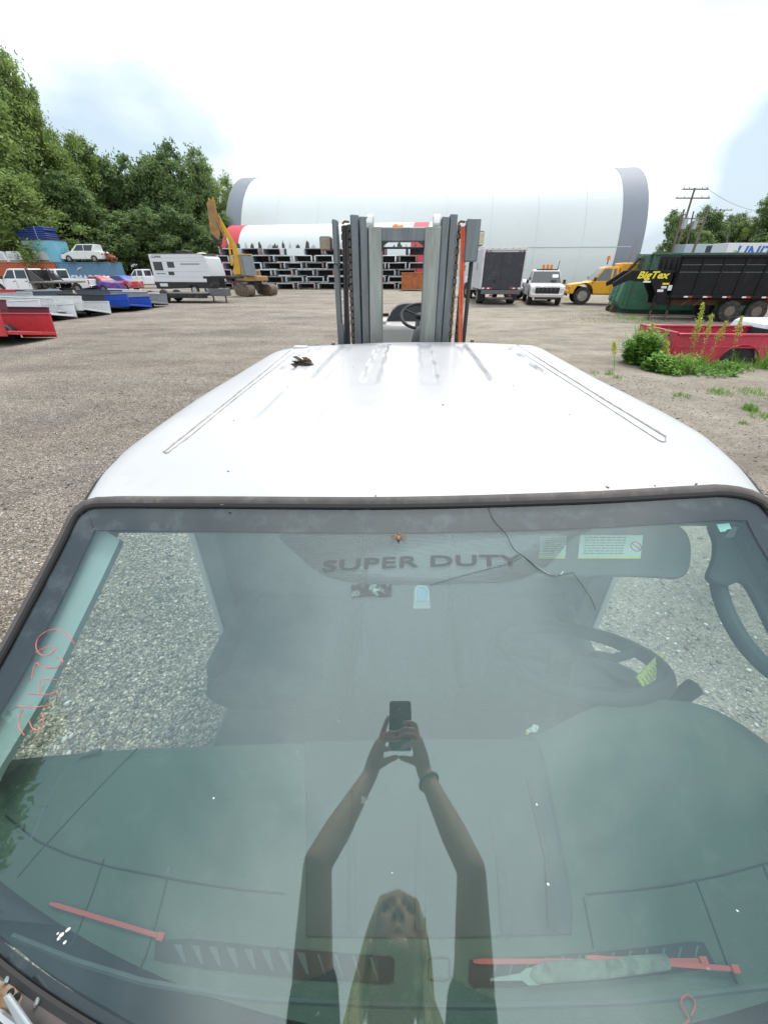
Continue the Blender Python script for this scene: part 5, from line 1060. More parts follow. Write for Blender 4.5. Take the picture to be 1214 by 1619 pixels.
text('CLIPPER', .2, M('ink_dark', (.05, .05, .06), .6), cp, Matrix.Translation((-2.05, -1.206, 2.83)) @ Matrix.Rotation(math.pi / 2, 4, 'X'), 'lettering', ext=.004, sx=1.3, bold=.004)
MB().box((-1.95, -1.20, .74), (.75, .02, .24)).build('access_hatch', cw_, cp, bevel=.01)
MB().box((.0, -.1, 3.16), (1.1, .8, .26)).build('air_conditioner', black_p, cp, bevel=.05); MB().ball((1.5, .1, 3.04), (.45, .4, .12)).build('roof_vent', M('vent_cream', (.6, .58, .5), .6), cp)
MB().box((0, 0, 3.03), (4.9, 2.42, .03)).build('roof_edge', M('edge_tan', (.35, .3, .26), .7), cp)
for x in (.9,): 
    for s_ in (-1, 1): wheelw((x, s_ * 1.05, .36), .36, .22, cp, rim=chrome)
MB().tube([(2.5, 0, .6), (3.9, 0, .5)], .06, 6).build('hitch', black_m, cp)
for x in (-2.5, 2.3): MB().tube([(x, -.9, .6), (x, -.9, .02)], .035, 6).build('stabilizer_jack', steel, cp)
# ---------------------------------------------------------------- gooseneck trailer before the camper
gt = thing('gooseneck_trailer', 'empty black gooseneck flatbed trailer standing in front of the camper', 'trailer', (A(300, 482, 31).x, 31.0, 0), rad(-3))
xa = A(232, 480, 31).x - gt.location.x; xb_ = A(343, 480, 31).x - gt.location.x; xc = A(368, 480, 31).x - gt.location.x
MB().box(((xa + xb_) / 2, 0, .50), (xb_ - xa, 2.2, .16)).build('deck', black_m, gt, bevel=.02); MB().box(((xa + xb_) / 2, -1.12, .40), (xb_ - xa, .06, .2)).build('deck_rail', black_m, gt, bevel=.01)
for s_ in (-.6, .6):
    MB().box((xb_ + .3, s_, .98), (.7, .12, 1.1)).build('neck_upright', black_m, gt, bevel=.02); MB().box((xb_ + .9, s_, 1.48), (2.3, .14, .14)).build('neck_beam', black_m, gt, bevel=.02)
    MB().tube([(xb_ + 1.3, s_, 1.4), (xb_ + 2.1, s_, .9)], .05, 6).build('neck_brace', black_m, gt)
for x in (xb_ + .2, xc - .05): MB().tube([(x, -.7, .9), (x, -.7, .02)], .05, 8).build('landing_leg', black_m, gt); MB().box((x, -.7, .02), (.25, .25, .03)).build('leg_foot', rust_m, gt)
MB().box((xc - .55, -.3, .62), (1.1, 1.0, .45)).build('tool_box', M('box_grey', (.12, .12, .12), .7, var=.3), gt, bevel=.03)
for k in range(2):
    for s_ in (-1, 1): wheelw((xa + .9 + k * .95, s_ * .85, .36), .36, .22, gt)
# ---------------------------------------------------------------- excavator
ex = thing('excavator', 'yellow tracked excavator with its rusty arm folded up high', 'excavator', (A(402, 466, 37.5).x, 38.2, 0), rad(-48))
cat_y = M('excavator_yellow', (.62, .36, .03), .5, var=.15, dirt=RUST, dirt_amt=.25); cat_r = M('arm_weathered', (.34, .20, .08), .75, var=.3, dirt=(.10, .06, .04), dirt_amt=.35)
trk = M('track_steel', (.14, .11, .08), .85, var=.3, dirt=MUD, dirt_amt=.5)
for s_ in (-1, 1):
    out = [(1.5 * 1, .42)]; path = [(-1.0, .05), (1.0, .05)] + [(1.0 + .40 * math.sin(a), .45 - .40 * math.cos(a)) for a in np.linspace(.2, math.pi - .2, 7)] + [(1.0, .85), (-1.0, .85)] + [(-1.0 - .40 * math.sin(a), .45 + .40 * math.cos(a)) for a in np.linspace(.2, math.pi - .2, 7)]
    tk = MB().prism(path, s_ * 1.0 - .28, s_ * 1.0 + .28, 'y').build('track', trk, ex, bevel=.02)
    for k in range(4): MB().cyl((-.8 + k * .55, s_ * 1.0 - .3, .32), (-.8 + k * .55, s_ * 1.0 + .3, .32), .14, 12).build('track_roller', rust_m, tk)
MB().cyl((0, 0, .75), (0, 0, 1.1), .6, 20).build('turntable', black_m, ex)
MB().prism([(-1.4, 1.1), (-1.4, 1.75), (-1.2, 1.85), (-.3, 1.85), (-.2, 1.45), (.9, 1.45), (1.0, 1.1)], -1.1, .8, 'y').build('upper_body', cat_r, ex, bevel=.05)
MB().box((-1.35, -.1, 1.3), (.5, 1.9, .6)).build('counterweight', cat_r, ex, bevel=.1)
cbn = MB().prism([(-.2, 1.5), (-.3, 2.9), (.75, 2.9), (1.15, 1.5)], -1.15, -.25, 'y').build('cab', M('cab_glass_grey', (.19, .22, .23), .3, var=.25, scale=1.5), ex, bevel=.04)
for x, z0 in ((-.25, 1.5), (.45, 1.5)): MB().box((x, -1.16, 2.2), (.07, .03, 1.4)).build('cab_post', cat_y, cbn)
MB().box((.25, -.7, 2.92), (1.1, .95, .06)).build('cab_roof', cat_y, cbn, bevel=.02)
# boom and stick measured in the picture, at the machine's depth, then brought into its own frame
bpy.context.view_layer.update(); inv = ex.matrix_world.inverted() if False else (Matrix.Translation(ex.location) @ Matrix.Rotation(ex.rotation_euler[2], 4, 'Z')).inverted()
def EX(x, y, Y=37.6, dx=0): return inv @ (A(x, y, Y) + Vector((dx, 0, 0)))
def plate(poly, Y, th, name, mat, par, b=.03):
    a = [EX(x, y, Y) for x, y in poly]; c = [EX(x, y, Y + th) for x, y in poly]; n = len(a)
    return MB().add(a + c, [tuple(range(n)), tuple(range(2 * n - 1, n - 1, -1))] + [(i, (i + 1) % n, n + (i + 1) % n, n + i) for i in range(n)]).build(name, mat, par, bevel=b)
boom = plate([(369, 434), (381, 434), (379, 410), (374, 388), (362, 368), (347, 341), (341, 338), (346, 352), (358, 376), (367, 392), (370, 412)], 37.3, .5, 'boom', cat_y, ex)
stick = plate([(327, 322), (330, 315), (340, 317), (342, 330), (346, 345), (349, 372), (346, 380), (333, 368), (330, 345)], 37.2, .55, 'stick', cat_r, ex)
plate([(333, 368), (347, 378), (349, 386), (346, 390), (338, 380)], 37.25, .45, 'linkage', black_m, ex); plate([(343, 386), (349, 384), (352, 393), (348, 396), (347, 391)], 37.3, .2, 'bucket_link', rust_m, ex)
for x, y in ((331, 317), (337, 316)): MB().tube([EX(x, y, 37.3), EX(x, y - 4, 37.3)], .07, 8).build('arm_lug', cat_y, stick)
MB().tube([EX(342, 345, 37.15), EX(358, 382, 37.15)], .07, 8).build('hydraulic_cylinder', cat_r, ex); MB().tube([EX(367, 420, 37.1), EX(362, 385, 37.1)], .09, 8).build('boom_cylinder', cat_y, ex); MB().tube([EX(362, 385, 37.1), EX(359, 377, 37.1)], .05, 8).build('cylinder_rod', chrome, ex)
# ---------------------------------------------------------------- orange dumpster behind the mast
dm = thing('dumpster', 'rusty orange dumpster in front of the stack, seen through the mast', 'dumpster', (A(655, 452, 49).x, 47.5, 0), rad(-3))
or_d = M('dumpster_orange', (.42, .13, .04), .7, var=.25, dirt=RUST, dirt_amt=.4)
mb = MB(); mb.box((0, -.9, .85), (2.9, .06, 1.4)); mb.box((0, .9, .85), (2.9, .06, 1.4)); mb.box((-1.42, 0, .85), (.06, 1.8, 1.4)); mb.box((1.42, 0, .85), (.06, 1.8, 1.4)); mb.box((0, 0, .18), (2.9, 1.8, .06)); mb.build('bin', or_d, dm)
for x in (-1.2, -.4, .4, 1.2): MB().box((x, -.96, .85), (.09, .08, 1.4)).build('rib', or_d, dm, bevel=.01)
MB().box((0, -.95, 1.58), (3.0, .14, .1)).build('top_rail', or_d, dm, bevel=.01)
# ---------------------------------------------------------------- box truck (rear view)
bx = thing('box_truck', 'white box truck seen from behind with its black lift gate folded up', 'box truck', (A(786, 482, 28.6).x, 28.4, 0), rad(90 - 3))
Wb = 2.5  # x forward (away from the camera)
MB().prism([(0, .85), (0, 3.05), (5.4, 3.05), (5.4, .85)], -Wb / 2, Wb / 2, 'y').build('cargo_box', cw_, bx, bevel=.03)
MB().box((-.02, 0, 3.0), (.08, Wb + .06, .14)).build('header_frame', w_old, bx, bevel=.01)
for s_ in (-1, 1): MB().box((-.02, s_ * Wb / 2, 1.95), (.08, .1, 2.1)).build('corner_frame', w_old, bx, bevel=.01)
gate_m = M('liftgate_black', (.022, .024, .035), .5, var=.2, dirt=(.1, .1, .12), dirt_amt=.2, dirt_scale=2)
lg = MB().box((-.09, 0, 1.85), (.08, Wb - .12, 1.95)).build('lift_gate', gate_m, bx, bevel=.01); MB().box((-.135, .1, 1.9), (.012, .02, 1.8)).build('gate_seam', seam_v, lg); MB().ball((-.14, .45, 1.35), (.02, .12, .12)).build('gate_hole', seam_v, lg)
for k, c in enumerate((-.95, -.62, .62, .95)): MB().box((-.14, c, .93), (.012, .16, .08)).build('reflector_red', red_l, lg)
for k, c in enumerate((-1.11, -.79, .79, 1.11)): MB().box((-.14, c, .93), (.012, .14, .08)).build('reflector_white', w_paint, lg)
MB().box((-.12, 0, .72), (.3, Wb - .1, .22)).build('gate_platform', M('gate_grey', (.10, .11, .12), .6, var=.2), bx, bevel=.02); MB().box((-.1, 0, .38), (.12, 1.6, .12)).build('rear_bumper', M('gate_grey', (.10, .11, .12), .6), bx, bevel=.03)
for c in (-.6, .6): MB().box((-.17, c, .53), (.04, .16, .12)).build('tail_light', red_l, bx, bevel=.01)
for c in (-1.1, 1.1): MB().box((-.03, c, 2.85), (.05, .1, .12)).build('marker_light', red_l, bx); MB().box((-.09, c * .8, 2.75), (.05, .14, .3)).build('gate_hinge', steel, bx)
for k in range(5): MB().box((-.07, -.8 + k * .4, 3.02), (.02, .07, .04)).build('marker_light', amber, bx)
for s_ in (-1, 1):
    wheelw((1.3, s_ * 1.0, .45), .45, .45, bx); wheelw((6.6, s_ * .95, .42), .42, .28, bx); MB().box((.72, s_ * 1.02, .55), (.04, .5, .7)).build('mud_flap', black_p, bx)
MB().prism([(5.5, .6), (5.5, 2.2), (6.3, 2.25), (6.9, 1.5), (7.6, 1.35), (7.7, .6)], -1.0, 1.0, 'y').build('cab', w_paint, bx, bevel=.06); MB().box((3.6, 0, .68), (7.2, .9, .2)).build('frame', black_m, bx)
text('A', .7, M('logo_green', (.05, .2, .16), .5), bx, Matrix.Translation((2.2, Wb / 2 + .004, 2.1)) @ Matrix.Rotation(math.pi, 4, 'Z') @ Matrix.Rotation(math.pi / 2, 4, 'X'), 'side_logo', ext=.004)
# ---------------------------------------------------------------- service pickup facing us, truck behind it, yellow truck
gy_g = M('open_grille', (.012, .012, .013), .7)
spx = A(862, 480, 27.5)
sp_ = pickup('dirty white extended-cab pickup facing us without a grille, orange beacons on its roof', (spx.x, 27.6, 0), rad(-90 - 12), w_old, L=5.8, W=2.0, hood=1.12, belt=1.16, roof=1.92, cab=(1.05, 3.3), fw=.7, grille=gy_g, r=.4, zb=.48)
MB().box((.01, 0, 1.05), (.05, 1.5, .05)).build('grille_bar', chrome, sp_, bevel=.01)
for k in range(5): MB().tube([(-.01, -.55 + k * .25, .82), (-.01, -.42 + k * .22, 1.03)], .015, 6).build('grille_wire', steel, sp_)
for dy in (-.2, .05, .28): c = MB(); c.lathe([(.10, 0), (.10, .05), (.075, .08), (.075, .22), (.04, .27)], (-2.2, dy, 1.95), (0, 0, 1), 16); c.build('roof_beacon', amber, sp_)
MB().box((-2.2, .05, 1.93), (.3, 1.3, .04)).build('beacon_bar', black_p, sp_); MB().tube([(-2.4, .7, 1.9), (-2.4, .75, 2.4)], .02, 6).build('antenna', black_p, sp_)
MB().box((-1.35, .5, 1.58), (.02, .35, .22), rot=(0, -.75, 0)).build('paper_on_glass', w_paint, sp_)
pickup('white crew pickup mostly hidden behind the grille-less one', (spx.x + .6, 33.5, 0), rad(-90 + 50), w_paint, L=5.8, roof=2.15, belt=1.4, hood=1.3, doors=2, r=.42, zb=.6)
yl = M('truck_yellow', (.72, .36, .015), .45, var=.08, dirt=RUST, dirt_amt=.12)
ypx = A(896, 478, 29.0)
yt = pickup('yellow utility truck with a blue striped flatbed and orange beacons', (ypx.x, 29.6, 0), rad(180 - 14), yl, L=7.0, W=2.05, hood=1.2, belt=1.3, roof=2.08, cab=(1.0, 2.7), doors=1, bed=False, r=.5, wb=(.9, 4.4), zb=.62, grille=yl)
MB().box((-4.9, 0, 1.28), (4.4, 2.4, .26)).build('flatbed_deck', yl, yt, bevel=.02); MB().box((-3.6, .0, 1.85), (1.7, 2.0, .85)).build('engine_cover', yl, yt, bevel=.06)
bs = M('stripe_blue', (.03, .06, .4), .5)
for x in (-5.3, -5.75, -6.2): MB().add([(x, 1.204, 1.17), (x + .22, 1.204, 1.17), (x + .42, 1.204, 1.39), (x + .2, 1.204, 1.39), (x, 1.198, 1.17), (x + .22, 1.198, 1.17), (x + .42, 1.198, 1.39), (x + .2, 1.198, 1.39)], [(0, 1, 2, 3), (7, 6, 5, 4), (0, 4, 5, 1), (1, 5, 6, 2), (2, 6, 7, 3), (3, 7, 4, 0)]).build('stripe', bs, yt)
MB().cyl((-3.6, 1.0, 1.85), (-3.6, 1.06, 1.85), .22, 20).build('round_cover', M('cover_ochre', (.5, .25, .02), .6), yt, bevel=.01)
for x, y in ((-1.95, .7), (-4.1, .3), (-4.9, -.3)):
    MB().cyl((x, y, 2.2), (x, y, 2.45), .03, 6).build('beacon_post', black_p, yt); MB().lathe([(.12, 0), (.12, .04), (.09, .07), (.09, .2), (.04, .25)], (x, y, 2.42), (0, 0, 1), 14).build('roof_beacon', amber, yt)
MB().tube([(-3.0, .9, 2.2), (-3.2, .9, 3.3)], .015, 5).build('antenna', red_l, yt)
for s_ in (-1, 1): wheelw((-5.2, s_ * .95, .5), .5, .4, yt)
MB().tube([(-2.9, 1.15, 1.5), (-3.5, 1.2, 2.5), (-4.6, 1.2, 2.3)], .09, 6).build('crane_arm', black_m, yt); MB().tube([(-4.4, 1.25, 2.3), (-4.1, 1.3, 1.2), (-4.0, 1.35, .5)], .08, 6).build('crane_arm', rust_m, yt)
for k in range(4): MB().box((-2.9 - k * .55, 1.02, 1.75), (.05, .05, .8)).build('cargo_post', cat_y, yt)
MB().box((-5.6, 0, .85), (2.4, 2.2, .5)).build('underdeck_box', M('underdeck_brown', (.08, .05, .04), .8, var=.3), yt, bevel=.02)
# ---------------------------------------------------------------- green dumpsters
gr_m = M('dumpster_green', (.06, .19, .12), .6, var=.2, dirt=RUST, dirt_amt=.25, dirt_scale=3); gr_d = M('dumpster_dark_green', (.035, .11, .07), .6, var=.25, dirt=RUST, dirt_amt=.3)
def rolloff(label, loc, rz, L, W, h, mat, rib=5):
    o = thing('roll_off_dumpster', label, 'dumpster', loc, rz); t = .06
    for s_ in (-1, 1):
        MB().box((L / 2, s_ * (W / 2 - t / 2), .2 + h / 2), (L, t, h)).build('side_wall', mat, o)
        for k in range(rib): MB().box((.1 + (L - .2) * k / (rib - 1), s_ * (W / 2 + .05), .2 + h / 2), (.1, .1, h * .97)).build('wall_rib', mat, o, bevel=.01)
        MB().box((L / 2, s_ * (W / 2 + .02), .2 + h + .03), (L + .1, .16, .1)).build('top_rail', mat, o, bevel=.015)
        MB().box((L / 2, s_ * .45, .1), (L + .5, .12, .2)).build('skid_rail', mat, o)
    MB().prism([(0, .2), (-.28, .55), (-.1, .2 + h), (0, .2 + h)], -W / 2 + .06, W / 2 - .06, 'y').build('front_wall', mat, o, bevel=.02); MB().box((L - .03, 0, .2 + h / 2), (t, W - .1, h)).build('rear_door', mat, o)
    for y in (-.35, .35): MB().tube([(-.34, y, .3), (-.16, y, .2 + h)], .025, 6).build('ladder_rail', mat, o)
    for k in range(5): f = (k + .5) / 5; MB().tube([(-.34 + .18 * f, -.35, .3 + (h - .1) * f), (-.34 + .18 * f, .35, .3 + (h - .1) * f)], .02, 6).build('ladder_rung', mat, o)
    MB().box((L / 2, 0, .22), (L - .1, W - .1, .05)).build('bin_floor', mat, o)
    for y in (-.5, .5): MB().cyl((-.25, y - .1, .14), (-.25, y + .1, .14), .14, 14).build('front_roller', rust_m, o)
    return o
dp = A(985, 492, 23.6)
rolloff('green roll-off dumpster with a ladder, under the black gooseneck', (dp.x - .3, 23.9, 0), rad(-14), 6.0, 2.2, 1.55, gr_m)
rolloff('taller dark green dumpster directly behind the black dump trailer', (A(975, 480, 28).x + .6, 27.5, 0), rad(-10), 6.0, 2.3, 2.45, gr_d)
# ---------------------------------------------------------------- black dump trailer with the gooseneck
dt = thing('dump_trailer', 'black scratched dump trailer with yellow BigTex lettering on its gooseneck', 'dump trailer', (A(1100, 510, 19.4).x, 19.6, 0), rad(-9))
inv = (Matrix.Translation(dt.location) @ Matrix.Rotation(dt.rotation_euler[2], 4, 'Z')).inverted()
bt_m = M('trailer_black', (.008, .008, .010), .65, spec=.25, var=.4, scale=2, dirt=(.11, .06, .04), dirt_amt=.13, dirt_scale=2.2, stretch=(3, 3, .8))
def TX(x, y, Y): return inv @ A(x, y, Y)
fy = 18.6
fl_, ftr = TX(1058, 468, fy + .6), TX(1330, 470, fy - 1.6)
x0 = TX(1077, 460, fy).x; x1 = x0 + 5.2; zt = 2.42; zb_ = .98; yw = 1.05
yc = 0.6
for s_ in (-1, 1):
    MB().box(((x0 + x1) / 2, yc + s_ * yw, (zt + zb_) / 2), (x1 - x0, .06, zt - zb_)).build('side_wall', bt_m, dt)
    MB().box(((x0 + x1) / 2, yc + s_ * (yw + .03), zt), (x1 - x0 + .1, .14, .1)).build('top_rail', bt_m, dt, bevel=.015)
    MB().box(((x0 + x1) / 2, yc + s_ * (yw + .04), zb_ - .02), (x1 - x0 + .1, .16, .12)).build('bottom_rail', bt_m, dt, bevel=.015)
for z in (1.86, 2.12): MB().box(((x0 + x1) / 2, yc - yw - .035, z), (x1 - x0, .02, .012)).build('tie_wire', steel, dt)
MB().prism([(x0, zb_), (x0 - .1, zt), (x0, zt)], yc - yw + .04, yc + yw - .04, 'y').build('front_wall', bt_m, dt); MB().box((x1, yc, (zt + zb_) / 2), (.06, 2 * yw, zt - zb_)).build('rear_wall', bt_m, dt); MB().box(((x0 + x1) / 2, yc, zb_ + .02), (x1 - x0, 2 * yw - .1, .05)).build('floor', bt_m, dt)
for k in range(4): MB().box((x0 - .06, yc - yw + .3 + k * .5, (zt + zb_) / 2), (.1, .09, zt - zb_ - .1)).build('wall_rib', bt_m, dt, bevel=.01)
for k in range(1, 7): MB().box((x0 + k * .8, yc - yw - .045, (zt + zb_) / 2), (.08, .04, zt - zb_ - .1)).build('wall_rib', bt_m, dt, bevel=.008)
for k in range(6):
    for j, mt_ in ((0, w_paint), (1, red_l)): MB().box((x0 + .55 + k * .75 + j * .17, yc - yw - .124, zb_ - .02), (.16, .008, .055)).build('reflector', mt_, dt)
for s_ in (-.5, .5): MB().box(((x0 + x1) / 2 - .1, yc + s_, .72), (x1 - x0 + .4, .12, .22)).build('frame_beam', rust_m, dt, bevel=.01)
ny = yc - .45
for s_ in (-.45, .45):
    npoly = [(x0 - .35, 1.72), (x0 - .35, 1.42), (x0 - 1.15, 1.50), (x0 - 1.8, 1.56), (x0 - 2.4, 1.30), (x0 - 2.45, 1.45), (x0 - 1.85, 1.90), (x0 - 1.2, 1.95), (x0 + .05, 1.92)]
    MB().prism(npoly, yc - .45 + s_ - .06, yc - .45 + s_ + .06, 'y').build('gooseneck_beam', bt_m, dt, bevel=.01)
    MB().prism([(x0 - .9, 1.5), (x0 - .35, 1.5), (x0 + .05, .65), (x0 - .1, .62), (x0 - .45, .7), (x0 - .5, .95)], yc - .45 + s_ - .05, yc - .45 + s_ + .05, 'y').build('neck_riser', bt_m, dt, bevel=.01)
MB().box((x0 - .35, yc - .45, 1.6), (.5, .9, .4)).build('neck_box', bt_m, dt, bevel=.02)
for x, tl in ((x0 - .55, -.12), (x0 + .12, -.12)):
    MB().tube([(x, yc - .9, 1.0), (x, yc - .9, .42)], .06, 4).build('jack_tube', bt_m, dt); MB().tube([(x, yc - .9, .5), (x, yc - .9, .01)], .04, 4).build('landing_leg', rust_m, dt)
ylt = M('lettering_yellow', (.75, .62, .03), .5)
text('BigTex', .36, ylt, dt, Matrix.Translation((x0 - .95, yc - .45 - .45 - .066, 1.74)) @ Matrix.Rotation(math.pi / 2, 4, 'X'), 'lettering', ext=.004, sx=1.2, shear=.25, bold=.012)
MB().box((x0 - 1.1, yc - .965, 1.50), (.3, .008, .06)).build('reflector', w_paint, dt); MB().box((x0 - .02, yc - .965, 1.28), (.32, .008, .2)).build('warning_decal', w_paint, dt); MB().box((x0 - .35, yc - .965, 1.30), (.22, .008, .09)).build('warning_decal', w_old, dt); MB().box((x0 - .32, yc - .965, 1.43), (.26, .008, .07)).build('yellow_decal', ylt, dt)
MB().box((x0 - .45, yc - .965, 1.17), (.24, .008, .09)).build('warning_decal', w_paint, dt)
for k in range(2):
    for s_ in (-1, 1): wheelw((x0 + 2.5 + k * 1.05, yc + s_ * .98, .42), .42, .28, dt, rim=M('hub_rusty', (.17, .15, .13), .8, .1, var=.3, dirt=RUST, dirt_amt=.35), rr=.46)
for a_, b_ in (((x0 + .6, .62), (x0 + 1.0, .98)), ((x0 + 1.1, .62), (x0 + 1.4, .95))): MB().tube([(a_[0], yc - .9, a_[1]), (b_[0], yc - .9, b_[1])], .045, 6).build('frame_brace', rust_m, dt)
# ---------------------------------------------------------------- red bed in the weeds, pale cap behind it
rb_m = M('bed_crimson', (.46, .03, .06), .38, var=.15, coat=.2, dirt=(.35, .2, .18), dirt_amt=.12)
rb = truck_bed('dark red truck bed standing upright among tall weeds on the right', (A(1062, 570, 10.35).x - .12, 11.1, 0), rad(180 - 3), rb_m, L=2.9, W=1.75, h=.68, flip=False, tail=0, arch_r=.48)
MB().prism([(-.06, .08), (-.02, .70), (.06, .70), (.05, .08)], -.86, .86, 'y').build('tailgate', rb_m, rb, bevel=.01)
for k in range(5): MB().box((.062, -.6 + k * .3, .6), (.01, .05, .03)).build('gate_hole', seam_v, rb)
text('XXLT', .05, M('badge', (.6, .6, .6), .4, .5), rb, Matrix.Translation((.066, .55, .35)) @ Matrix.Rotation(math.pi / 2, 4, 'Z') @ Matrix.Rotation(math.pi / 2, 4, 'X'), 'badge', ext=.003) if False else None
wc_ = thing('camper_shell', 'pale grey camper shell lying behind the red bed at the right photo edge', 'camper shell', (A(1185, 525, 12.9).x, 13.0, 0), rad(-4))
cap_m = M('cap_grey_white', (.5, .54, .57), .4, var=.08)
MB().prism([(-.35, 0), (-.05, .62), (.08, .70), (2.2, .70), (2.3, .6), (2.3, 0)], -.7, .7, 'y').build('cap_shell', cap_m, wc_, bevel=.04); MB().prism([(-.12, .25), (.06, .56), (2.1, .56), (2.1, .25)], -.712, -.69, 'y').build('cap_window', dglass, wc_)
# ---------------------------------------------------------------- far trailers and poles
tr_w = M('trailer_white', (.6, .64, .68), .45, var=.05)
def semi(label, px0, px1, ytop, Y, txt=None, mat=tr_w, hh=4.0):
    a, b = A(px0, ytop, Y), A(px1, ytop, Y); o = thing('semi_trailer', label, 'semi-trailer', (a.x, Y, 0), 0); Lx = b.x - a.x; h_ = a.z
    MB().box((Lx / 2, 1.2, h_ - 1.35), (Lx, 2.5, 2.7)).build('cargo_box', mat, o, bevel=.03); MB().box((Lx / 2, 1.2, h_ - 2.85), (Lx * .9, 1.0, .3)).build('frame', black_m, o)
    for k in range(2): 
        for s_ in (-1, 1): wheelw((Lx - 1.5 - k * 1.2, 1.2 + s_, .5), .5, .3, o)
    for k in range(int(Lx / 2.4)): MB().box((1.2 + k * 2.4, -.055, h_ - 1.35), (.04, .012, 2.6)).build('panel_joint', M('joint_grey', (.3, .32, .34), .6), o)
    if txt: text(txt, 1.7, M('logo_blue', (.03, .12, .45), .5), o, Matrix.Translation((Lx * txt_x, -.07, h_ - .95)) @ Matrix.Rotation(math.pi / 2, 4, 'X'), 'lettering', ext=.01, shear=.2, bold=.03)
    return o
txt_x = .42
semi('far pale blue-grey trailer between the leaning poles on the right', 1084, 1128, 386, 66, mat=M('trailer_bluegrey', (.36, .46, .52), .5))
semi('far white trailer with blue UNIT lettering at the right photo edge', 1152, 1290, 384, 52, 'UNITED')
semi('far dark trailer between the pale one and the lettered one', 1138, 1154, 387, 60, mat=M('trailer_slate', (.07, .08, .09), .6))
jk = random.Random(8)
heap('jumble of white and tan scrap panels behind the black dump trailer', (A(1140, 400, 40).x, 40, 1.2), 7.0, 1.0, 1.9, 90, M('scrap_pale', (.45, .44, .42), .7, var=.6, scale=.5))
wood = M('pole_wood', (.15, .12, .10), .9, var=.25, scale=3, stretch=(3, 3, .3)); insu = M('insulator', (.3, .32, .33), .4)
def pole(label, xb, yb, xt, yt, Y, arms=(), tr=False, name='utility_pole', r=.15):
    b = A(xb, yb, Y); t = A(xt, yt, Y); d = (t - b) / (t.z - b.z); b = b - d * b.z if b.z > 0 else b; b.z = 0
    o = thing(name, label, 'utility pole', b); MB().tube([(0, 0, 0), (t - b) * .5, t - b], [r * 1.15, r, r * .8], 10).build('post', wood, o)
    for f, w in arms:
        c = (t - b) * f; a_ = MB().box(c + Vector((0, -.2, 0)), (w, .12, .14)).build('crossarm', wood, o)
        for k in (-.45, -.25, .25, .45): MB().cyl(c + Vector((k * w, -.2, .05)), c + Vector((k * w, -.2, .3)), .05, 8).build('insulator', insu, a_)
    if tr: c = (t - b) * .82; MB().cyl(c + Vector((.5, -.1, -.6)), c + Vector((.5, -.1, .5)), .38, 14).build('transformer', M('transformer_grey', (.35, .37, .38), .5, .2), o, bevel=.03)
    return o, t
o1, t1 = pole('tall leaning utility pole with two crossarms, right of the big hall', 1068, 396, 1098, 297, 70, ((.985, 3.6), (.90, 4.8)))
o2, t2 = pole('shorter pole with a transformer left of the tall leaning pole', 1062, 396, 1081, 331, 68, ((.93, .8),), True)
o3, t3 = pole('thin pole with a transformer just right of the tall leaning pole', 1082, 396, 1096, 334, 78, ((.9, 3.4),), True, r=.12)
o4, t4 = pole('bare leaning pole without crossarms', 1097, 392, 1120, 328, 60, (), r=.15)
o5, t5 = pole('distant pole with two crossarms standing above the far trees', 1133, 350, 1139, 330, 110, ((.98, 5), (.90, 5)), r=.16)
pole('small thin post among the far weeds right of the hall', 1145, 396, 1153, 362, 60, (), name='thin_post', r=.07)
wire_m = M('wire_dark', (.05, .05, .055), .6)
def wire(a, b, sag, label):
    p = [Vector(a).lerp(Vector(b), k / 20) - Vector((0, 0, sag * 4 * (k / 20) * (1 - k / 20))) for k in range(21)]
    mb = MB().tube([q - p[0] for q in p], .018, 4); o = mb.build('power_line', wire_m, None); o.location = p[0]; tag(o, label, 'power line')
wire(t1 + Vector((1.2, 0, .2)), A(1290, 330, 70), 1.5, 'power line sagging from the top of the tall pole to the right edge')
wire(t1 + Vector((1.5, 0, -2)), A(1290, 372, 75), 1.2, 'lower power line running low over the far trailers')
# ---------------------------------------------------------------- trees
def leaf_mat(name, c1, c2):
    m = bpy.data.materials.new(name); m.use_nodes = True; N, Lk = m.node_tree.nodes, m.node_tree.links; b = N['Principled BSDF']; b.inputs['Roughness'].default_value = .6; b.inputs['Specular IOR Level'].default_value = .25
    g = N.new('ShaderNodeNewGeometry'); t = N.new('ShaderNodeTexCoord'); n = N.new('ShaderNodeTexNoise'); n.inputs['Scale'].default_value = .55; n.inputs['Detail'].default_value = 4; Lk.new(t.outputs['Object'], n.inputs['Vector'])
    oi = N.new('ShaderNodeObjectInfo'); a = N.new('ShaderNodeMath'); a.operation = 'MULTIPLY_ADD'; a.inputs[1].default_value = .4; Lk.new(g.outputs['Random Per Island'], a.inputs[0]); Lk.new(n.outputs[0], a.inputs[2])
    a2 = N.new('ShaderNodeMath'); a2.operation = 'MULTIPLY_ADD'; a2.inputs[1].default_value = .25; Lk.new(oi.outputs['Random'], a2.inputs[0]); Lk.new(a.outputs[0], a2.inputs[2])
    r = N.new('ShaderNodeValToRGB'); Lk.new(a2.outputs[0], r.inputs[0]); r.color_ramp.elements[0].position = .45; r.color_ramp.elements[1].position = 1.05; r.color_ramp.elements[0].color = (*c1, 1); r.color_ramp.elements[1].color = (*c2, 1)
    Lk.new(r.outputs[0], b.inputs['Base Color']); tr = N.new('ShaderNodeBsdfTranslucent'); Lk.new(r.outputs[0], tr.inputs[0]); ms = N.new('ShaderNodeMixShader'); ms.inputs[0].default_value = .35
    Lk.new(b.outputs[0], ms.inputs[1]); Lk.new(tr.outputs[0], ms.inputs[2]); Lk.new(ms.outputs[0], N['Material Output'].inputs[0]); return m
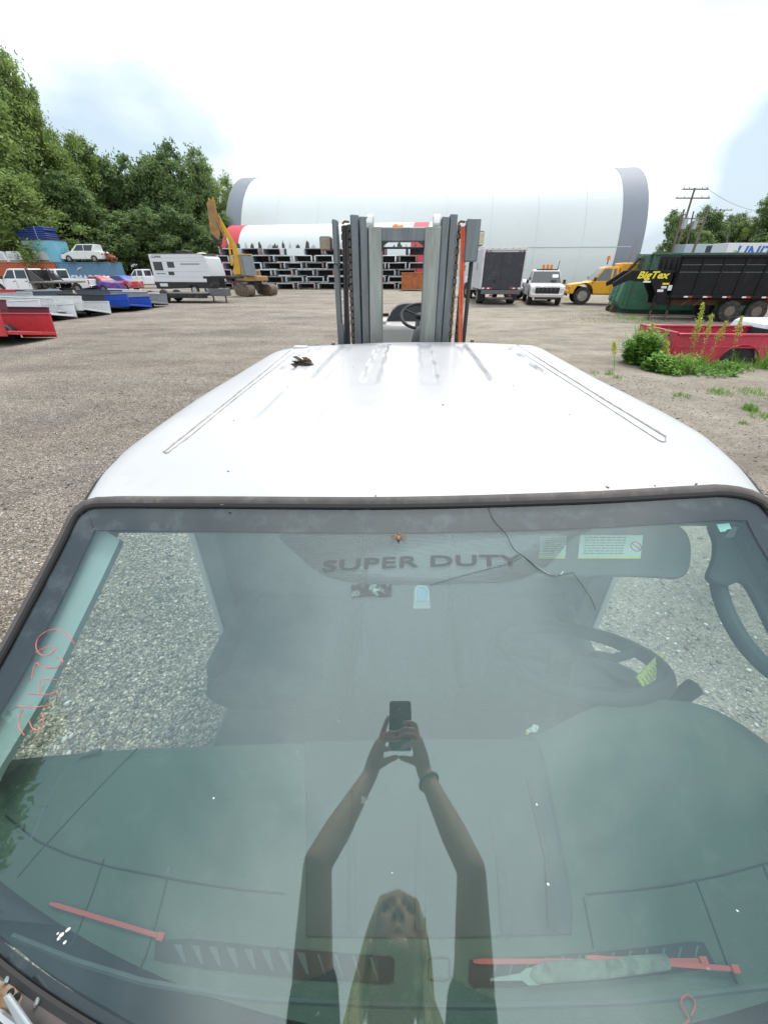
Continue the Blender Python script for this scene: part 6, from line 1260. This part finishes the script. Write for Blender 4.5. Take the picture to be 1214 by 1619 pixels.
lf_a = leaf_mat('leaf_green', (.13, .20, .055), (.33, .44, .15)); lf_b = leaf_mat('leaf_dark_green', (.09, .15, .065), (.23, .33, .13)); lf_w = leaf_mat('leaf_weed', (.09, .22, .03), (.26, .46, .10))
bark = M('bark', (.09, .075, .06), .95, var=.3, scale=3, bump=.4)
def crown_mesh(name, seed, h, w, n_cl, per, leaf, mat, base=.22, droop=0.0):
    g = np.random.default_rng(seed); lobes = []
    for k in range(9): a = g.random() * 6.28; r_ = w * .5 * g.random() ** .6 * .75; z = h * (base + .08 + (.92 - base) * g.random() ** .8); lobes.append((r_ * math.cos(a), r_ * math.sin(a), z, w * (.20 + .16 * g.random()) * (1.15 - .45 * z / h)))
    lobes.append((0, 0, h * .82, w * .25)); lobes.append((0, 0, h * .55, w * .36)); lobes = np.array(lobes)
    L_i = g.integers(0, len(lobes), n_cl); d = g.normal(size=(n_cl, 3)); d /= np.linalg.norm(d, axis=1)[:, None]
    rr = lobes[L_i, 3] * (.55 + .5 * g.random(n_cl) ** .6); C_ = lobes[L_i, :3] + d * rr[:, None] * np.array([1, 1, 1.05]); C_[:, 2] = np.maximum(C_[:, 2], h * base * g.uniform(.6, 1.2, n_cl))
    cs = (.35 + .5 * g.random(n_cl)) * (w / 9) ** .5
    off = g.normal(size=(n_cl, per, 3)) * np.array([1, 1, .6]) * cs[:, None, None] * .62
    Pp = (C_[:, None] + off).reshape(-1, 3); n = len(Pp)
    Pp[:, 2] -= droop * g.random(n)
    e1 = g.normal(size=(n, 3)); e1[:, 2] *= .5; e1 /= np.linalg.norm(e1, axis=1)[:, None]; e2 = np.cross(e1, g.normal(size=(n, 3)) * .6 + np.array([0, 0, 1])); e2 /= np.linalg.norm(e2, axis=1)[:, None]
    s_ = leaf * (.6 + .8 * g.random(n))[:, None]
    V = np.stack([Pp - e1 * s_, Pp - e2 * s_ * .45, Pp + e1 * s_, Pp + e2 * s_ * .45], 1).reshape(-1, 3); Fq = np.arange(n * 4).reshape(-1, 4)
    return fastmesh(name, V, Fq, mat), C_
def tree_proto(seed, h, w, n_cl, per, leaf, mat, base=.22, label='', cat='tree', loc=(0, 0, 0), name='tree', droop=0.0):
    o = thing(name, label, cat, loc); me, C_ = crown_mesh('crown', seed, h, w, n_cl, per, leaf, mat, base, droop); c = bpy.data.objects.new('crown', me); COL.objects.link(c); c.parent = o
    g = random.Random(seed); tb = MB(); tb.tube([(0, 0, -.1), (w * .01, 0, h * .25), (-w * .02, w * .01, h * .5), (0, 0, h * .8)], [h * .022, h * .017, h * .012, h * .004], 8)
    for k in range(14):
        q = C_[g.randrange(len(C_))]; z = max(h * .12, q[2] * g.uniform(.35, .6)); a = np.array([0, 0, z]); m_ = a * .5 + q * .5 + np.array([0, 0, h * .04]); tb.tube([a, m_, q], [h * .009, h * .006, h * .002], 5)
    tb.build('trunk', bark, o); return o
protos = {}
def plant_tree(key, px, ytop, Y, wpx, label, xoff=0, group=None, name='tree'):
    hh = A(px, ytop, Y).z; X = A(px, 424, Y).x; wid = wpx / 620 * (Y * CP)
    if key not in protos:
        seed, mat, n_cl, per, leaf, base = {'big': (3, lf_a, 480, 120, .145, .12), 'wide': (11, lf_a, 440, 115, .145, .08), 'dark': (5, lf_b, 380, 76, .22, .05), 'dark2': (17, lf_b, 360, 76, .22, .08), 'airy': (23, lf_a, 260, 75, .15, .25), 'reflect': (29, lf_b, 300, 50, .26, .1)}[key]
        o = tree_proto(seed, 12.0, 9.0, n_cl, per, leaf, mat, base); protos[key] = o; o['label'] = label
    else: o = dup(protos[key], label=label)
    o.location = (X, Y, 0); o.scale = (wid / 9.0 * 1.1, wid / 9.0 * 1.1, hh / 12.0 * 1.06); o.rotation_euler = (0, 0, (px * 7.3) % 6.28)
    if group: o['group'] = group
    o['category'] = 'tree'; return o
GL_ = 'trees along the left edge of the yard'; GR_ = 'trees beyond the yard on the right'
T = [('big', -52, -20, 62, 230, 'tall broad green tree cut by the left photo edge, tallest of all'), ('wide', 25, 30, 60, 130, 'tall green tree at the far left behind the blue sheets'), ('airy', 75, 70, 63, 120, 'green tree with loose upper branches, right of the tallest ones'),
     ('big', 105, 125, 66, 90, 'mid-height green tree left of the gap above the wagon'), ('wide', 60, 260, 58, 120, 'lower leafy tree directly behind the light blue box'), ('airy', 128, 215, 70, 60, 'thin topped tree at the step in the tree line'),
     ('wide', 162, 240, 72, 75, 'light green round tree left of the dark wood'), ('dark', 150, 310, 66, 80, 'dark bushy tree behind the white wagon'), ('dark', 205, 268, 76, 72, 'dark tree above the white pickup'),
     ('dark2', 240, 263, 78, 70, 'dark dense tree above the left end of the camper'), ('dark', 275, 262, 80, 70, 'dark tree above the camper roof'), ('dark2', 305, 270, 80, 62, 'dark tree directly left of the excavator arm'),
     ('dark', 335, 278, 82, 56, 'dark tree behind the excavator arm'), ('airy', 356, 280, 84, 50, 'lighter loose tree beside the left end of the big hall'), ('airy', 380, 296, 86, 40, 'small airy tree touching the end of the big hall'),
     ('dark2', 185, 340, 68, 70, 'low dark tree behind the blue container end'), ('dark', 225, 350, 70, 66, 'low dark tree behind the parked white pickup'), ('dark2', 268, 355, 72, 66, 'low dark tree right behind the camper'), ('dark', 315, 350, 74, 60, 'low dark tree between camper and excavator'), ('dark2', 350, 345, 78, 50, 'low dark tree behind the excavator'),
     ('wide', 0, 300, 60, 130, 'lower leafy tree behind the black scrap at the left edge')]
for k, px, yt, Y, wpx, lb_ in T: plant_tree(k, px, yt, Y, wpx, lb_, group=GL_)
for k, px, yt, Y, wpx, lb_ in [('dark', 1052, 350, 100, 36, 'far round tree just right of the big hall'), ('dark2', 1078, 358, 104, 40, 'far tree behind the leaning poles'), ('dark', 1108, 345, 108, 44, 'far tree right of the leaning poles'), ('dark2', 1140, 346, 110, 44, 'far tree under the distant pole'),
     ('airy', 1172, 338, 96, 44, 'far loose tree above the white trailers'), ('dark', 1200, 325, 92, 50, 'tallest far tree near the right photo edge'), ('dark2', 1240, 322, 90, 60, 'far tree cut by the right photo edge'), ('wide', 1216, 335, 80, 36, 'bright green tree at the right photo edge'), ('dark', 1158, 362, 100, 44, 'low far tree behind the white trailers'), ('dark2', 1092, 372, 98, 44, 'low far tree behind the pale trailer')]:
    plant_tree(k, px, yt, Y, wpx, lb_, group=GR_)
# trees behind the photographer (they show only as dark reflections in the windshield)
for k, (x, y, h_, w_) in enumerate([(-19.5, -8.6, 14, 7.5), (-25, -14.0, 15, 9), (-17.5, -24, 12.5, 11)]):
    if 'reflect' not in protos: plant_tree('reflect', 0, 300, 50, 60, 'x'); o = protos['reflect']
    else: o = dup(protos['reflect'])
    o['label'] = ['tree behind the photographer, nearest the cab', 'tree farthest left behind the photographer', 'tree behind the photographer, farthest from the yard'][k]; o['group'] = 'trees behind the photographer'; o['category'] = 'tree'
    o.location = (x, y, 0); o.scale = (w_ / 9, w_ / 9, h_ / 12)
# ---------------------------------------------------------------- weeds
def tuft(name, label, loc, n, h, spread, mat, leafw=.012, kind=None, cat='weed', leafy=False, group=None):
    g = np.random.default_rng(abs(hash((round(loc[0], 2), round(loc[1], 2)))) % 99991); V = []; Fq = []
    for k in range(n):
        a = g.random() * 6.28; r_ = spread * g.random() ** .7; x, y = r_ * math.cos(a), r_ * math.sin(a); hh = h * (.5 + .5 * g.random()) * (1 - .45 * (r_ / spread) ** 2); la = g.random() * 6.28; le = hh * (.15 + .35 * g.random())
        if not leafy:
            w = leafw; b = len(V); px_, py_ = -math.sin(la) * w, math.cos(la) * w
            V += [(x - px_, y - py_, 0), (x + px_, y + py_, 0), (x + math.cos(la) * le * .4 + px_ * .7, y + math.sin(la) * le * .4 + py_ * .7, hh * .6), (x + math.cos(la) * le * .4 - px_ * .7, y + math.sin(la) * le * .4 - py_ * .7, hh * .6), (x + math.cos(la) * le + px_ * .1, y + math.sin(la) * le + py_ * .1, hh), (x + math.cos(la) * le - px_ * .1, y + math.sin(la) * le - py_ * .1, hh)]
            Fq += [(b, b + 1, b + 2, b + 3), (b + 3, b + 2, b + 4, b + 5)]
        else:
            m_ = 9
            w = .004; b = len(V); dx, dy = math.cos(la) * le, math.sin(la) * le; V += [(x - w, y, 0), (x + w, y, 0), (x + dx + w, y + dy, hh), (x + dx - w, y + dy, hh)]; Fq.append((b, b + 1, b + 2, b + 3))
            for j in range(m_):
                t = .2 + .8 * j / m_; c = np.array([x + dx * t, y + dy * t, hh * t]); aa = g.random() * 6.28; ll = leafw * 6 * (1.1 - .5 * t) * g.uniform(.7, 1.3); d = np.array([math.cos(aa), math.sin(aa), g.uniform(-.2, .5)]); s_ = np.array([-math.sin(aa), math.cos(aa), 0]) * ll * .32
                b = len(V); V += [tuple(c), tuple(c + d * ll * .5 + s_), tuple(c + d * ll), tuple(c + d * ll * .5 - s_)]; Fq.append((b, b + 1, b + 2, b + 3))
    o = bpy.data.objects.new(name, fastmesh(name, V, Fq, mat)); COL.objects.link(o); o.location = loc; return tag(o, label, cat, group, kind)
tuft('leafy_bush', 'round bright green leafy bush at the left corner of the red truck bed', (*at(1008, 574)[:2], 0), 420, .88, .34, lf_w, .026, cat='bush', leafy=True)
tuft('leafy_bush', 'lower spreading green bush in front of the red tailgate', (*at(1040, 585)[:2], 0), 150, .42, .30, lf_w, .022, cat='bush', leafy=True)
for k, (px, py, h_, sp, n) in enumerate([(1075, 588, .5, .28, 110), (1105, 586, .42, .3, 80), (1140, 586, .26, .36, 90), (1168, 584, .3, .34, 80), (1060, 590, .3, .3, 80), (1205, 582, .6, .25, 70), (1125, 592, .16, .5, 70), (1150, 572, .42, .3, 60)]):
    tuft('weed_clump', ['weeds just right of the spreading bush', 'tall weeds before the rear of the red bed', 'weeds under the front of the wheel arch', 'weeds filling the wheel arch of the red bed', 'low weeds between bush and tailgate', 'weeds at the far right end of the red bed', 'low weeds along the gravel edge', 'weeds growing inside the wheel arch'][k], (*at(px, py)[:2], 0), n, h_, sp, lf_w, .013, leafy=k % 2 == 0, group='weeds around the red truck bed')
gold = leaf_mat('goldenrod', (.26, .32, .04), (.58, .60, .14)); stem_m = M('weed_stem', (.16, .22, .06), .8)
def goldenrod(label, px, py, pxt, pyt, Y):
    b = A(px, py, Y); b.z = 0; t = A(pxt, pyt, Y) ; o = thing('tall_weed', label, 'weed', b, 0, 'tall flowering weeds before the red bed'); d = t - b; MB().tube([(0, 0, 0), d * .5 + Vector((.01, 0, 0)), d], [.005, .004, .002], 5).build('stem', stem_m, o)
    g = np.random.default_rng(int(px * 3)); V = []; Fq = []
    for k in range(230):
        f = .62 + .38 * g.random(); c = np.array(d) * f + g.normal(size=3) * np.array([.03, .03, .02]) * (1.25 - f) * 2.2; e = g.normal(size=3) * .012; e2 = g.normal(size=3) * .009; q = len(V); V += [tuple(c - e), tuple(c - e2), tuple(c + e), tuple(c + e2)]; Fq.append((q, q + 1, q + 2, q + 3))
    f_ = bpy.data.objects.new('flower_plume', fastmesh('flower_plume', V, Fq, gold)); COL.objects.link(f_); f_.parent = o
    V = []; Fq = []
    for k in range(60):
        f = .08 + .6 * g.random(); c = np.array(d) * f; a = g.random() * 6.28; ll = .07 * g.uniform(.6, 1.2); dd = np.array([math.cos(a), math.sin(a), .4]); s_ = np.array([-math.sin(a), math.cos(a), 0]) * .008; q = len(V); V += [tuple(c), tuple(c + dd * ll * .5 + s_), tuple(c + dd * ll), tuple(c + dd * ll * .5 - s_)]; Fq.append((q, q + 1, q + 2, q + 3))
    f_ = bpy.data.objects.new('stem_leaves', fastmesh('stem_leaves', V, Fq, lf_w)); COL.objects.link(f_); f_.parent = o
for a in [('tallest yellow-green plumed weed before the red bed', 1088, 585, 1111, 479, 9.9), ('yellow plumed weed right of the tallest one', 1100, 585, 1125, 497, 9.9), ('short plumed weed leaning right of the yellow ones', 1110, 586, 1148, 508, 9.8), ('plumed weed left of the tallest one', 1080, 586, 1106, 505, 10.0), ('thin plumed weed beside the tailgate corner', 1020, 580, 1032, 512, 10.0), ('thin pale weed at the right of the wheel arch', 1150, 585, 1172, 500, 9.9), ('small reddish weed before the tailgate', 1045, 588, 1054, 540, 9.7), ('thin weed standing alone left of the bush', 968, 590, 971, 540, 9.6)]: goldenrod(*a)
grass_d = leaf_mat('dry_grass', (.20, .22, .08), (.38, .38, .17))
for k, (px, py, n, h_, sp, m_) in enumerate([(1075, 626, 60, .10, .16, lf_w), (1137, 621, 110, .12, .22, lf_w), (1195, 622, 160, .10, .4, lf_w), (1183, 648, 90, .16, .12, lf_w), (1212, 660, 120, .09, .3, lf_w), (1175, 670, 40, .05, .08, lf_w), (962, 592, 50, .12, .1, lf_w), (975, 598, 30, .1, .1, lf_w), (938, 590, 30, .08, .12, lf_w), (940, 508, 260, .10, 1.4, grass_d), (975, 500, 260, .12, 1.2, grass_d), (1000, 505, 220, .2, .8, lf_w), (905, 505, 120, .08, 1.2, grass_d), (930, 495, 200, .08, 1.6, grass_d), (1020, 512, 120, .15, .6, lf_w), (985, 540, 60, .08, .3, lf_w), (1130, 560, 60, .1, .4, lf_w), (898, 475, 80, .3, 1.0, grass_d)]):
    tuft('grass_patch', ['small grass tuft nearest the cab roof on the right', 'grass tuft in the gravel below the wheel arch', 'wide thin grass patch at the right edge', 'upright grass tuft at the lower right', 'grass patch cut by the right photo edge', 'tiny weed lowest on the right gravel', 'small green tuft left of the bush', 'tiny green tuft just below the small one', 'lone tuft near the roof edge', 'dry grass patch before the green dumpster', 'dry grass by the trailer legs', 'green grass left of the trailer legs', 'dry grass below the yellow truck', 'dry grass before the yellow truck rear', 'green grass between the trailer legs', 'sparse grass left of the red bed', 'sparse grass behind the weeds', 'dry grass under the yellow truck'][k], (*at(px, py)[:2], 0), n, h_, sp, m_, .006, kind='stuff', cat='grass')
for k in range(7): pass

# ================================================================ THE PHOTOGRAPHER (seen mirrored in the windshield)
skin_m = M('skin', (.76, .42, .29), .5, var=.07, scale=9); 
skin_m.node_tree.nodes['Principled BSDF'].inputs['Subsurface Weight'].default_value = .08
hair_m = M('blonde_hair', (.86, .66, .30), .5, var=.3, scale=30, stretch=(4, 4, .6)); shirt_m = M('black_top', (.016, .017, .02), .85, var=.25, scale=20); jean_m = M('jeans', (.04, .06, .10), .9, var=.2, scale=30); shoe_m = M('shoe_dark', (.03, .03, .03), .7)
CR = np.array([cyw, syw, 0]); CF = np.array([-CP * syw, CP * cyw, -SP]); CD = np.array([SP * syw, -SP * cyw, -CP])
K3 = lambda r, d, f: CR * r + CD * d + CF * f
def limb(mb, pts, rs_, n=12):
    P_ = [np.array(p, float) for p in pts]
    q = []; rr = []
    for i in range(len(P_) - 1):
        for j in range(4): t = j / 4; q.append(P_[i] * (1 - t) + P_[i + 1] * t); rr.append(rs_[i] * (1 - t) + rs_[i + 1] * t)
    q.append(P_[-1]); rr.append(rs_[-1]); mb.tube(q, rr, n)
    for p, r in zip(P_, rs_): mb.ball(p, r * .995, n=n, m=8)
def remesh(mb, vox, it=4):
    me = bpy.data.meshes.new('t'); me.from_pydata(mb.v, [], mb.f); bm = bmesh.new(); bm.from_mesh(me); bmesh.ops.recalc_face_normals(bm, faces=bm.faces); bm.to_mesh(me); bm.free()
    o = bpy.data.objects.new('t', me); COL.objects.link(o); m = o.modifiers.new('r', 'REMESH'); m.mode = 'VOXEL'; m.voxel_size = vox; s_ = o.modifiers.new('s', 'SMOOTH'); s_.iterations = it; s_.factor = .5
    bpy.context.view_layer.update(); ev = o.evaluated_get(bpy.context.evaluated_depsgraph_get()); m2 = ev.to_mesh(); r = MB(); r.v = [tuple(v.co) for v in m2.vertices]; r.f = [tuple(p.vertices) for p in m2.polygons]; ev.to_mesh_clear(); bpy.data.objects.remove(o); return r
pr_ = cabthing('person', 'blonde woman in a dark sleeveless top holding a phone up with both hands, mirrored in the windshield', 'person', (0, -.42, -2.0))
pr_['label'] = 'blonde woman in a dark top holding a phone overhead with both hands'
SL, SR_, EL, ER = (-.158, -.40, -.60), (.170, -.40, -.60), (-.198, -.160, -.41), (.196, -.165, -.39)
WLf, WRt = K3(-.100, .196, -.030), K3(.078, .186, -.036)
b = MB()
b.ball((0, -.41, -.80), (.150, .095, .20)); b.ball((0, -.41, -.66), (.165, .085, .10)); b.ball((0, -.42, -1.0), (.125, .09, .16)); b.ball((0, -.42, -1.17), (.165, .11, .14))
for s_ in (-1, 1): b.ball((s_ * .075, -.335, -.80), (.075, .06, .075))
limb(b, [(0, -.42, -.66), (0, -.385, -.56), (.006, -.345, -.47)], [.075, .054, .050])
for S_, E_, W_ in ((SL, EL, WLf), (SR_, ER, WRt)):
    S_, E_, W_ = np.array(S_), np.array(E_), np.array(W_); s_ = np.sign(S_[0])
    limb(b, [(s_ * .10, -.41, -.63), S_, S_ * .5 + E_ * .5 + np.array([s_ * .006, 0, 0]), E_], [.062, .056, .046, .037]); limb(b, [E_, E_ * .68 + W_ * .32, W_ * .9 + E_ * .1, W_], [.037, .038, .026, .0245])
for s_ in (-1, 1): limb(b, [(s_ * .085, -.42, -1.2), (s_ * .10, -.41, -1.56), (s_ * .105, -.43, -1.90)], [.092, .056, .038]); limb(b, [(s_ * .105, -.43, -1.94), (s_ * .115, -.30, -1.965)], [.04, .03])
# hands: palm, four fingers, thumb
def hand(W_, kn, fingers, thumb):
    kn = [K3(*k) for k in kn]; pc_ = sum(kn) / 4
    limb(b, [W_, W_ * .5 + pc_ * .5, pc_], [.0245, .026, .021], 12)
    for k in kn: limb(b, [W_ * .75 + pc_ * .25, k], [.017, .0105], 10)
    for k, f in zip(kn, fingers): limb(b, [k] + [K3(*q) for q in f], [.0102, .0092, .0082, .0070][:len(f) + 1], 10)
    th = [K3(*q) for q in thumb]; limb(b, [W_ * .7 + pc_ * .3] + th, [.0165, .0125, .0102, .0082][:len(th) + 1], 10)
hand(WLf, [(-.066, .098, -.014), (-.070, .112, -.012), (-.072, .127, -.012), (-.074, .141, -.014)],
     [[(-.056, .072, -.004), (-.047, .050, .000), (-.043, .036, -.001)], [(-.052, .098, .010), (-.030, .092, .013), (-.010, .090, .011)], [(-.052, .112, .012), (-.030, .110, .014), (-.008, .112, .012)], [(-.056, .134, .004), (-.045, .137, .004), (-.036, .133, .002)]],
     [(-.066, .172, -.014), (-.040, .160, -.015), (-.014, .150, -.018)])
hand(WRt, [(.058, .092, -.006), (.060, .106, -.004), (.061, .122, -.004), (.060, .137, -.006)],
     [[(.052, .066, .008), (.034, .060, .014), (.014, .060, .012)], [(.046, .086, .016), (.020, .084, .024), (-.002, .092, .022)], [(.046, .104, .018), (.018, .104, .026), (-.006, .112, .022)], [(.048, .124, .014), (.028, .130, .018), (.010, .134, .012)]],
     [(.050, .164, -.014), (.026, .158, -.016), (.004, .152, -.018)])
# head
HC = np.array([.012, -.315, -.435]); ta = rad(12); hf = np.array([0, math.cos(ta), math.sin(ta)]); hu = np.array([0, -math.sin(ta), math.cos(ta)]); hr = np.array([1.0, 0, 0])
HP = lambda x, f, u: HC + hr * x + hf * f + hu * u
RT = (ta, 0, 0)
b.ball(HP(0, -.012, .025), (.066, .084, .078), rot=RT, n=20, m=14); b.ball(HP(0, .022, -.030), (.053, .058, .068), rot=RT, n=20, m=14); b.ball(HP(0, .050, -.078), (.026, .024, .020), rot=RT); b.ball(HP(0, .028, .030), (.058, .046, .045), rot=RT)
limb(b, [(.006, -.345, -.47), HP(0, -.03, -.05)], [.048, .045])
for s_ in (-1, 1):
    b.ball(HP(s_ * .033, .056, -.020), (.018, .014, .016), rot=RT); limb(b, [HP(s_ * .012, .076, .022), HP(s_ * .040, .064, .022)], [.006, .005], 8); b.ball(HP(s_ * .067, -.008, -.012), (.007, .014, .024), rot=RT); b.ball(HP(s_ * .010, .084, -.034), (.0075, .009, .007), rot=RT)
limb(b, [HP(0, .074, .012), HP(0, .092, -.026)], [.0065, .0095], 8)
for u_, w in ((-.052, .019), (-.060, .017)): limb(b, [HP(-w, .068, u_), HP(0, .078, u_), HP(w, .068, u_)], [.003, .0058, .003], 8)
body = remesh(b, .0042, 3).build('body', skin_m, pr_, smooth=180)
for s_ in (-1, 1):
    e = MB().ball(HP(s_ * .029, .062, .004), (.013, .011, .0085), rot=RT).build('eye', M('eye_shadowed', (.25, .22, .2), .3, var=.1), pr_); MB().ball(HP(s_ * .029, .0715, .003), (.0055, .0025, .0055), rot=RT).build('iris', M('iris_dark', (.03, .04, .05), .2), e)
    MB().ball(HP(s_ * .0085, .086, -.042), (.0032, .005, .0025), rot=RT, n=8, m=5).build('nostril', M('nostril_dark', (.06, .02, .015), .8), pr_)
MB().tube([HP(x, .0785 - abs(x) * .45, -.0563) for x in np.linspace(-.017, .017, 7)], .0016, 6).build('mouth_line', M('lip', (.25, .08, .07), .5), pr_)
# hair: cap and long locks
hb_ = MB(); hb_.ball(HP(0, -.028, .036), (.079, .086, .083), rot=RT, n=20, m=14); hb_.ball(HP(0, -.055, -.02), (.074, .06, .09), rot=RT)
hr_o = remesh(hb_, .006, 2).build('hair', hair_m, pr_, smooth=180)
g = random.Random(2)
lk = MB()
for k in range(90):
    s_ = 1 if k % 3 else -1; a = g.uniform(.1, 1.5); st_p = HP(s_ * .066 * math.cos(a * .5) * 1.08, -.01 - .055 * math.sin(a) + .02, .06 - .05 * a + g.uniform(-.01, .01)); fx = s_ * g.uniform(.055, .10) + (.02 if s_ > 0 else 0); fy = -.325 + g.uniform(-.03, .035)
    mid_ = np.array([s_ * g.uniform(.076, .086), HC[1] - .03 + g.uniform(-.03, .02), HC[2] - .06]); e1_ = np.array([fx, fy, -.60]); e2_ = np.array([fx * .9 + g.uniform(-.01, .02), fy + .035, -.74 + g.uniform(-.06, .05)])
    lk.tube(curve([st_p, mid_, e1_, e2_], 12), [.003, .0045, .0055, .006, .006, .006, .006, .0055, .005, .004, .003, .001], 5)
for k in range(60):
    a = g.uniform(-1, 1); lk.tube(curve([HP(a * .05, .035 - abs(a) * .01, .100 - abs(a) * .015), HP(a * .075, .0, .09 - abs(a) * .05), HP(a * .088, -.05, .0), HP(a * .085, -.07, -.10)], 10), [.003] * 9 + [.001], 5)
lk.build('hair_locks', hair_m, pr_, smooth=60)
# clothes
c = MB(); c.ball((0, -.41, -.80), (.160, .105, .20)); c.ball((0, -.41, -.70), (.168, .093, .085)); c.ball((0, -.42, -1.0), (.137, .102, .17)); c.ball((0, -.42, -1.1), (.16, .115, .10))
for s_ in (-1, 1):
    c.ball((s_ * .075, -.333, -.80), (.085, .069, .085)); S_, E_ = np.array(SL if s_ < 0 else SR_), np.array(EL if s_ < 0 else ER); limb(c, [(s_ * .12, -.41, -.66), S_ + np.array([0, 0, -.012]), S_ * .66 + E_ * .34 + np.array([0, -.0, -.006])], [.062, .066, .056])
remesh(c, .007, 3).build('top', shirt_m, pr_, smooth=180)
j = MB(); j.ball((0, -.42, -1.18), (.175, .12, .12))
for s_ in (-1, 1): limb(j, [(s_ * .087, -.42, -1.22), (s_ * .10, -.41, -1.56), (s_ * .105, -.43, -1.90)], [.10, .066, .055])
remesh(j, .009, 3).build('jeans', jean_m, pr_, smooth=180)
for s_ in (-1, 1): MB().ball((s_ * .112, -.36, -1.955), (.05, .13, .045)).build('shoe', shoe_m, pr_)
W2 = np.array(WRt) * .88 + np.array(ER) * .12; dr_ = (np.array(ER) - WRt); dr_ /= np.linalg.norm(dr_); u_ = np.cross(dr_, (0, 0, 1)); u_ /= np.linalg.norm(u_); v_ = np.cross(dr_, u_)
MB().tube([W2 + (u_ * math.cos(a) + v_ * math.sin(a)) * .031 for a in np.linspace(0, 6.28, 25)[:-1]], .0045, 8, closed=True).build('bracelet', M('bracelet_green', (.10, .16, .13), .5), pr_)
# ---- the phone; its lens is where the picture is taken from
ph = cabthing('phone', 'dark smartphone held upright in both hands', 'phone', tuple(K3(0, .06, -.008)))
out = []
for cx_, cy_, a0_ in ((.030, -.010, 0), (-.030, -.010, 90), (-.030, .127, 180), (.030, .127, 270)):
    for k in range(6): a = rad(a0_ + k * 18); out.append((cx_ + .009 * math.cos(a), cy_ - .009 * math.sin(a)))
fr = [K3(x, d, -.0035) for x, d in out]; bk = [K3(x, d, -.0125) for x, d in out]; n = len(out)
MB().add(fr + bk, [tuple(range(n)), tuple(range(2 * n - 1, n - 1, -1))] + [(i, (i + 1) % n, n + (i + 1) % n, n + i) for i in range(n)]).build('phone_case', M('phone_black', (.012, .013, .018), .35, var=.3, scale=60), ph, bevel=.001)
for dx, dy in ((-.022, 0), (-.022, .022), (-.022, .044)): MB().cyl(K3(dx, dy, -.0036), K3(dx, dy, -.0016), .007, 20).build('camera_lens', M('lens_glass', (.01, .01, .014), .05), ph)
MB().cyl(K3(-.004, .01, -.0036), K3(-.004, .01, -.0028), .0025, 12).build('flash', M('flash_pale', (.6, .6, .5), .3), ph)

for o in bpy.data.objects:
    if '_b' in o: del o['_b']
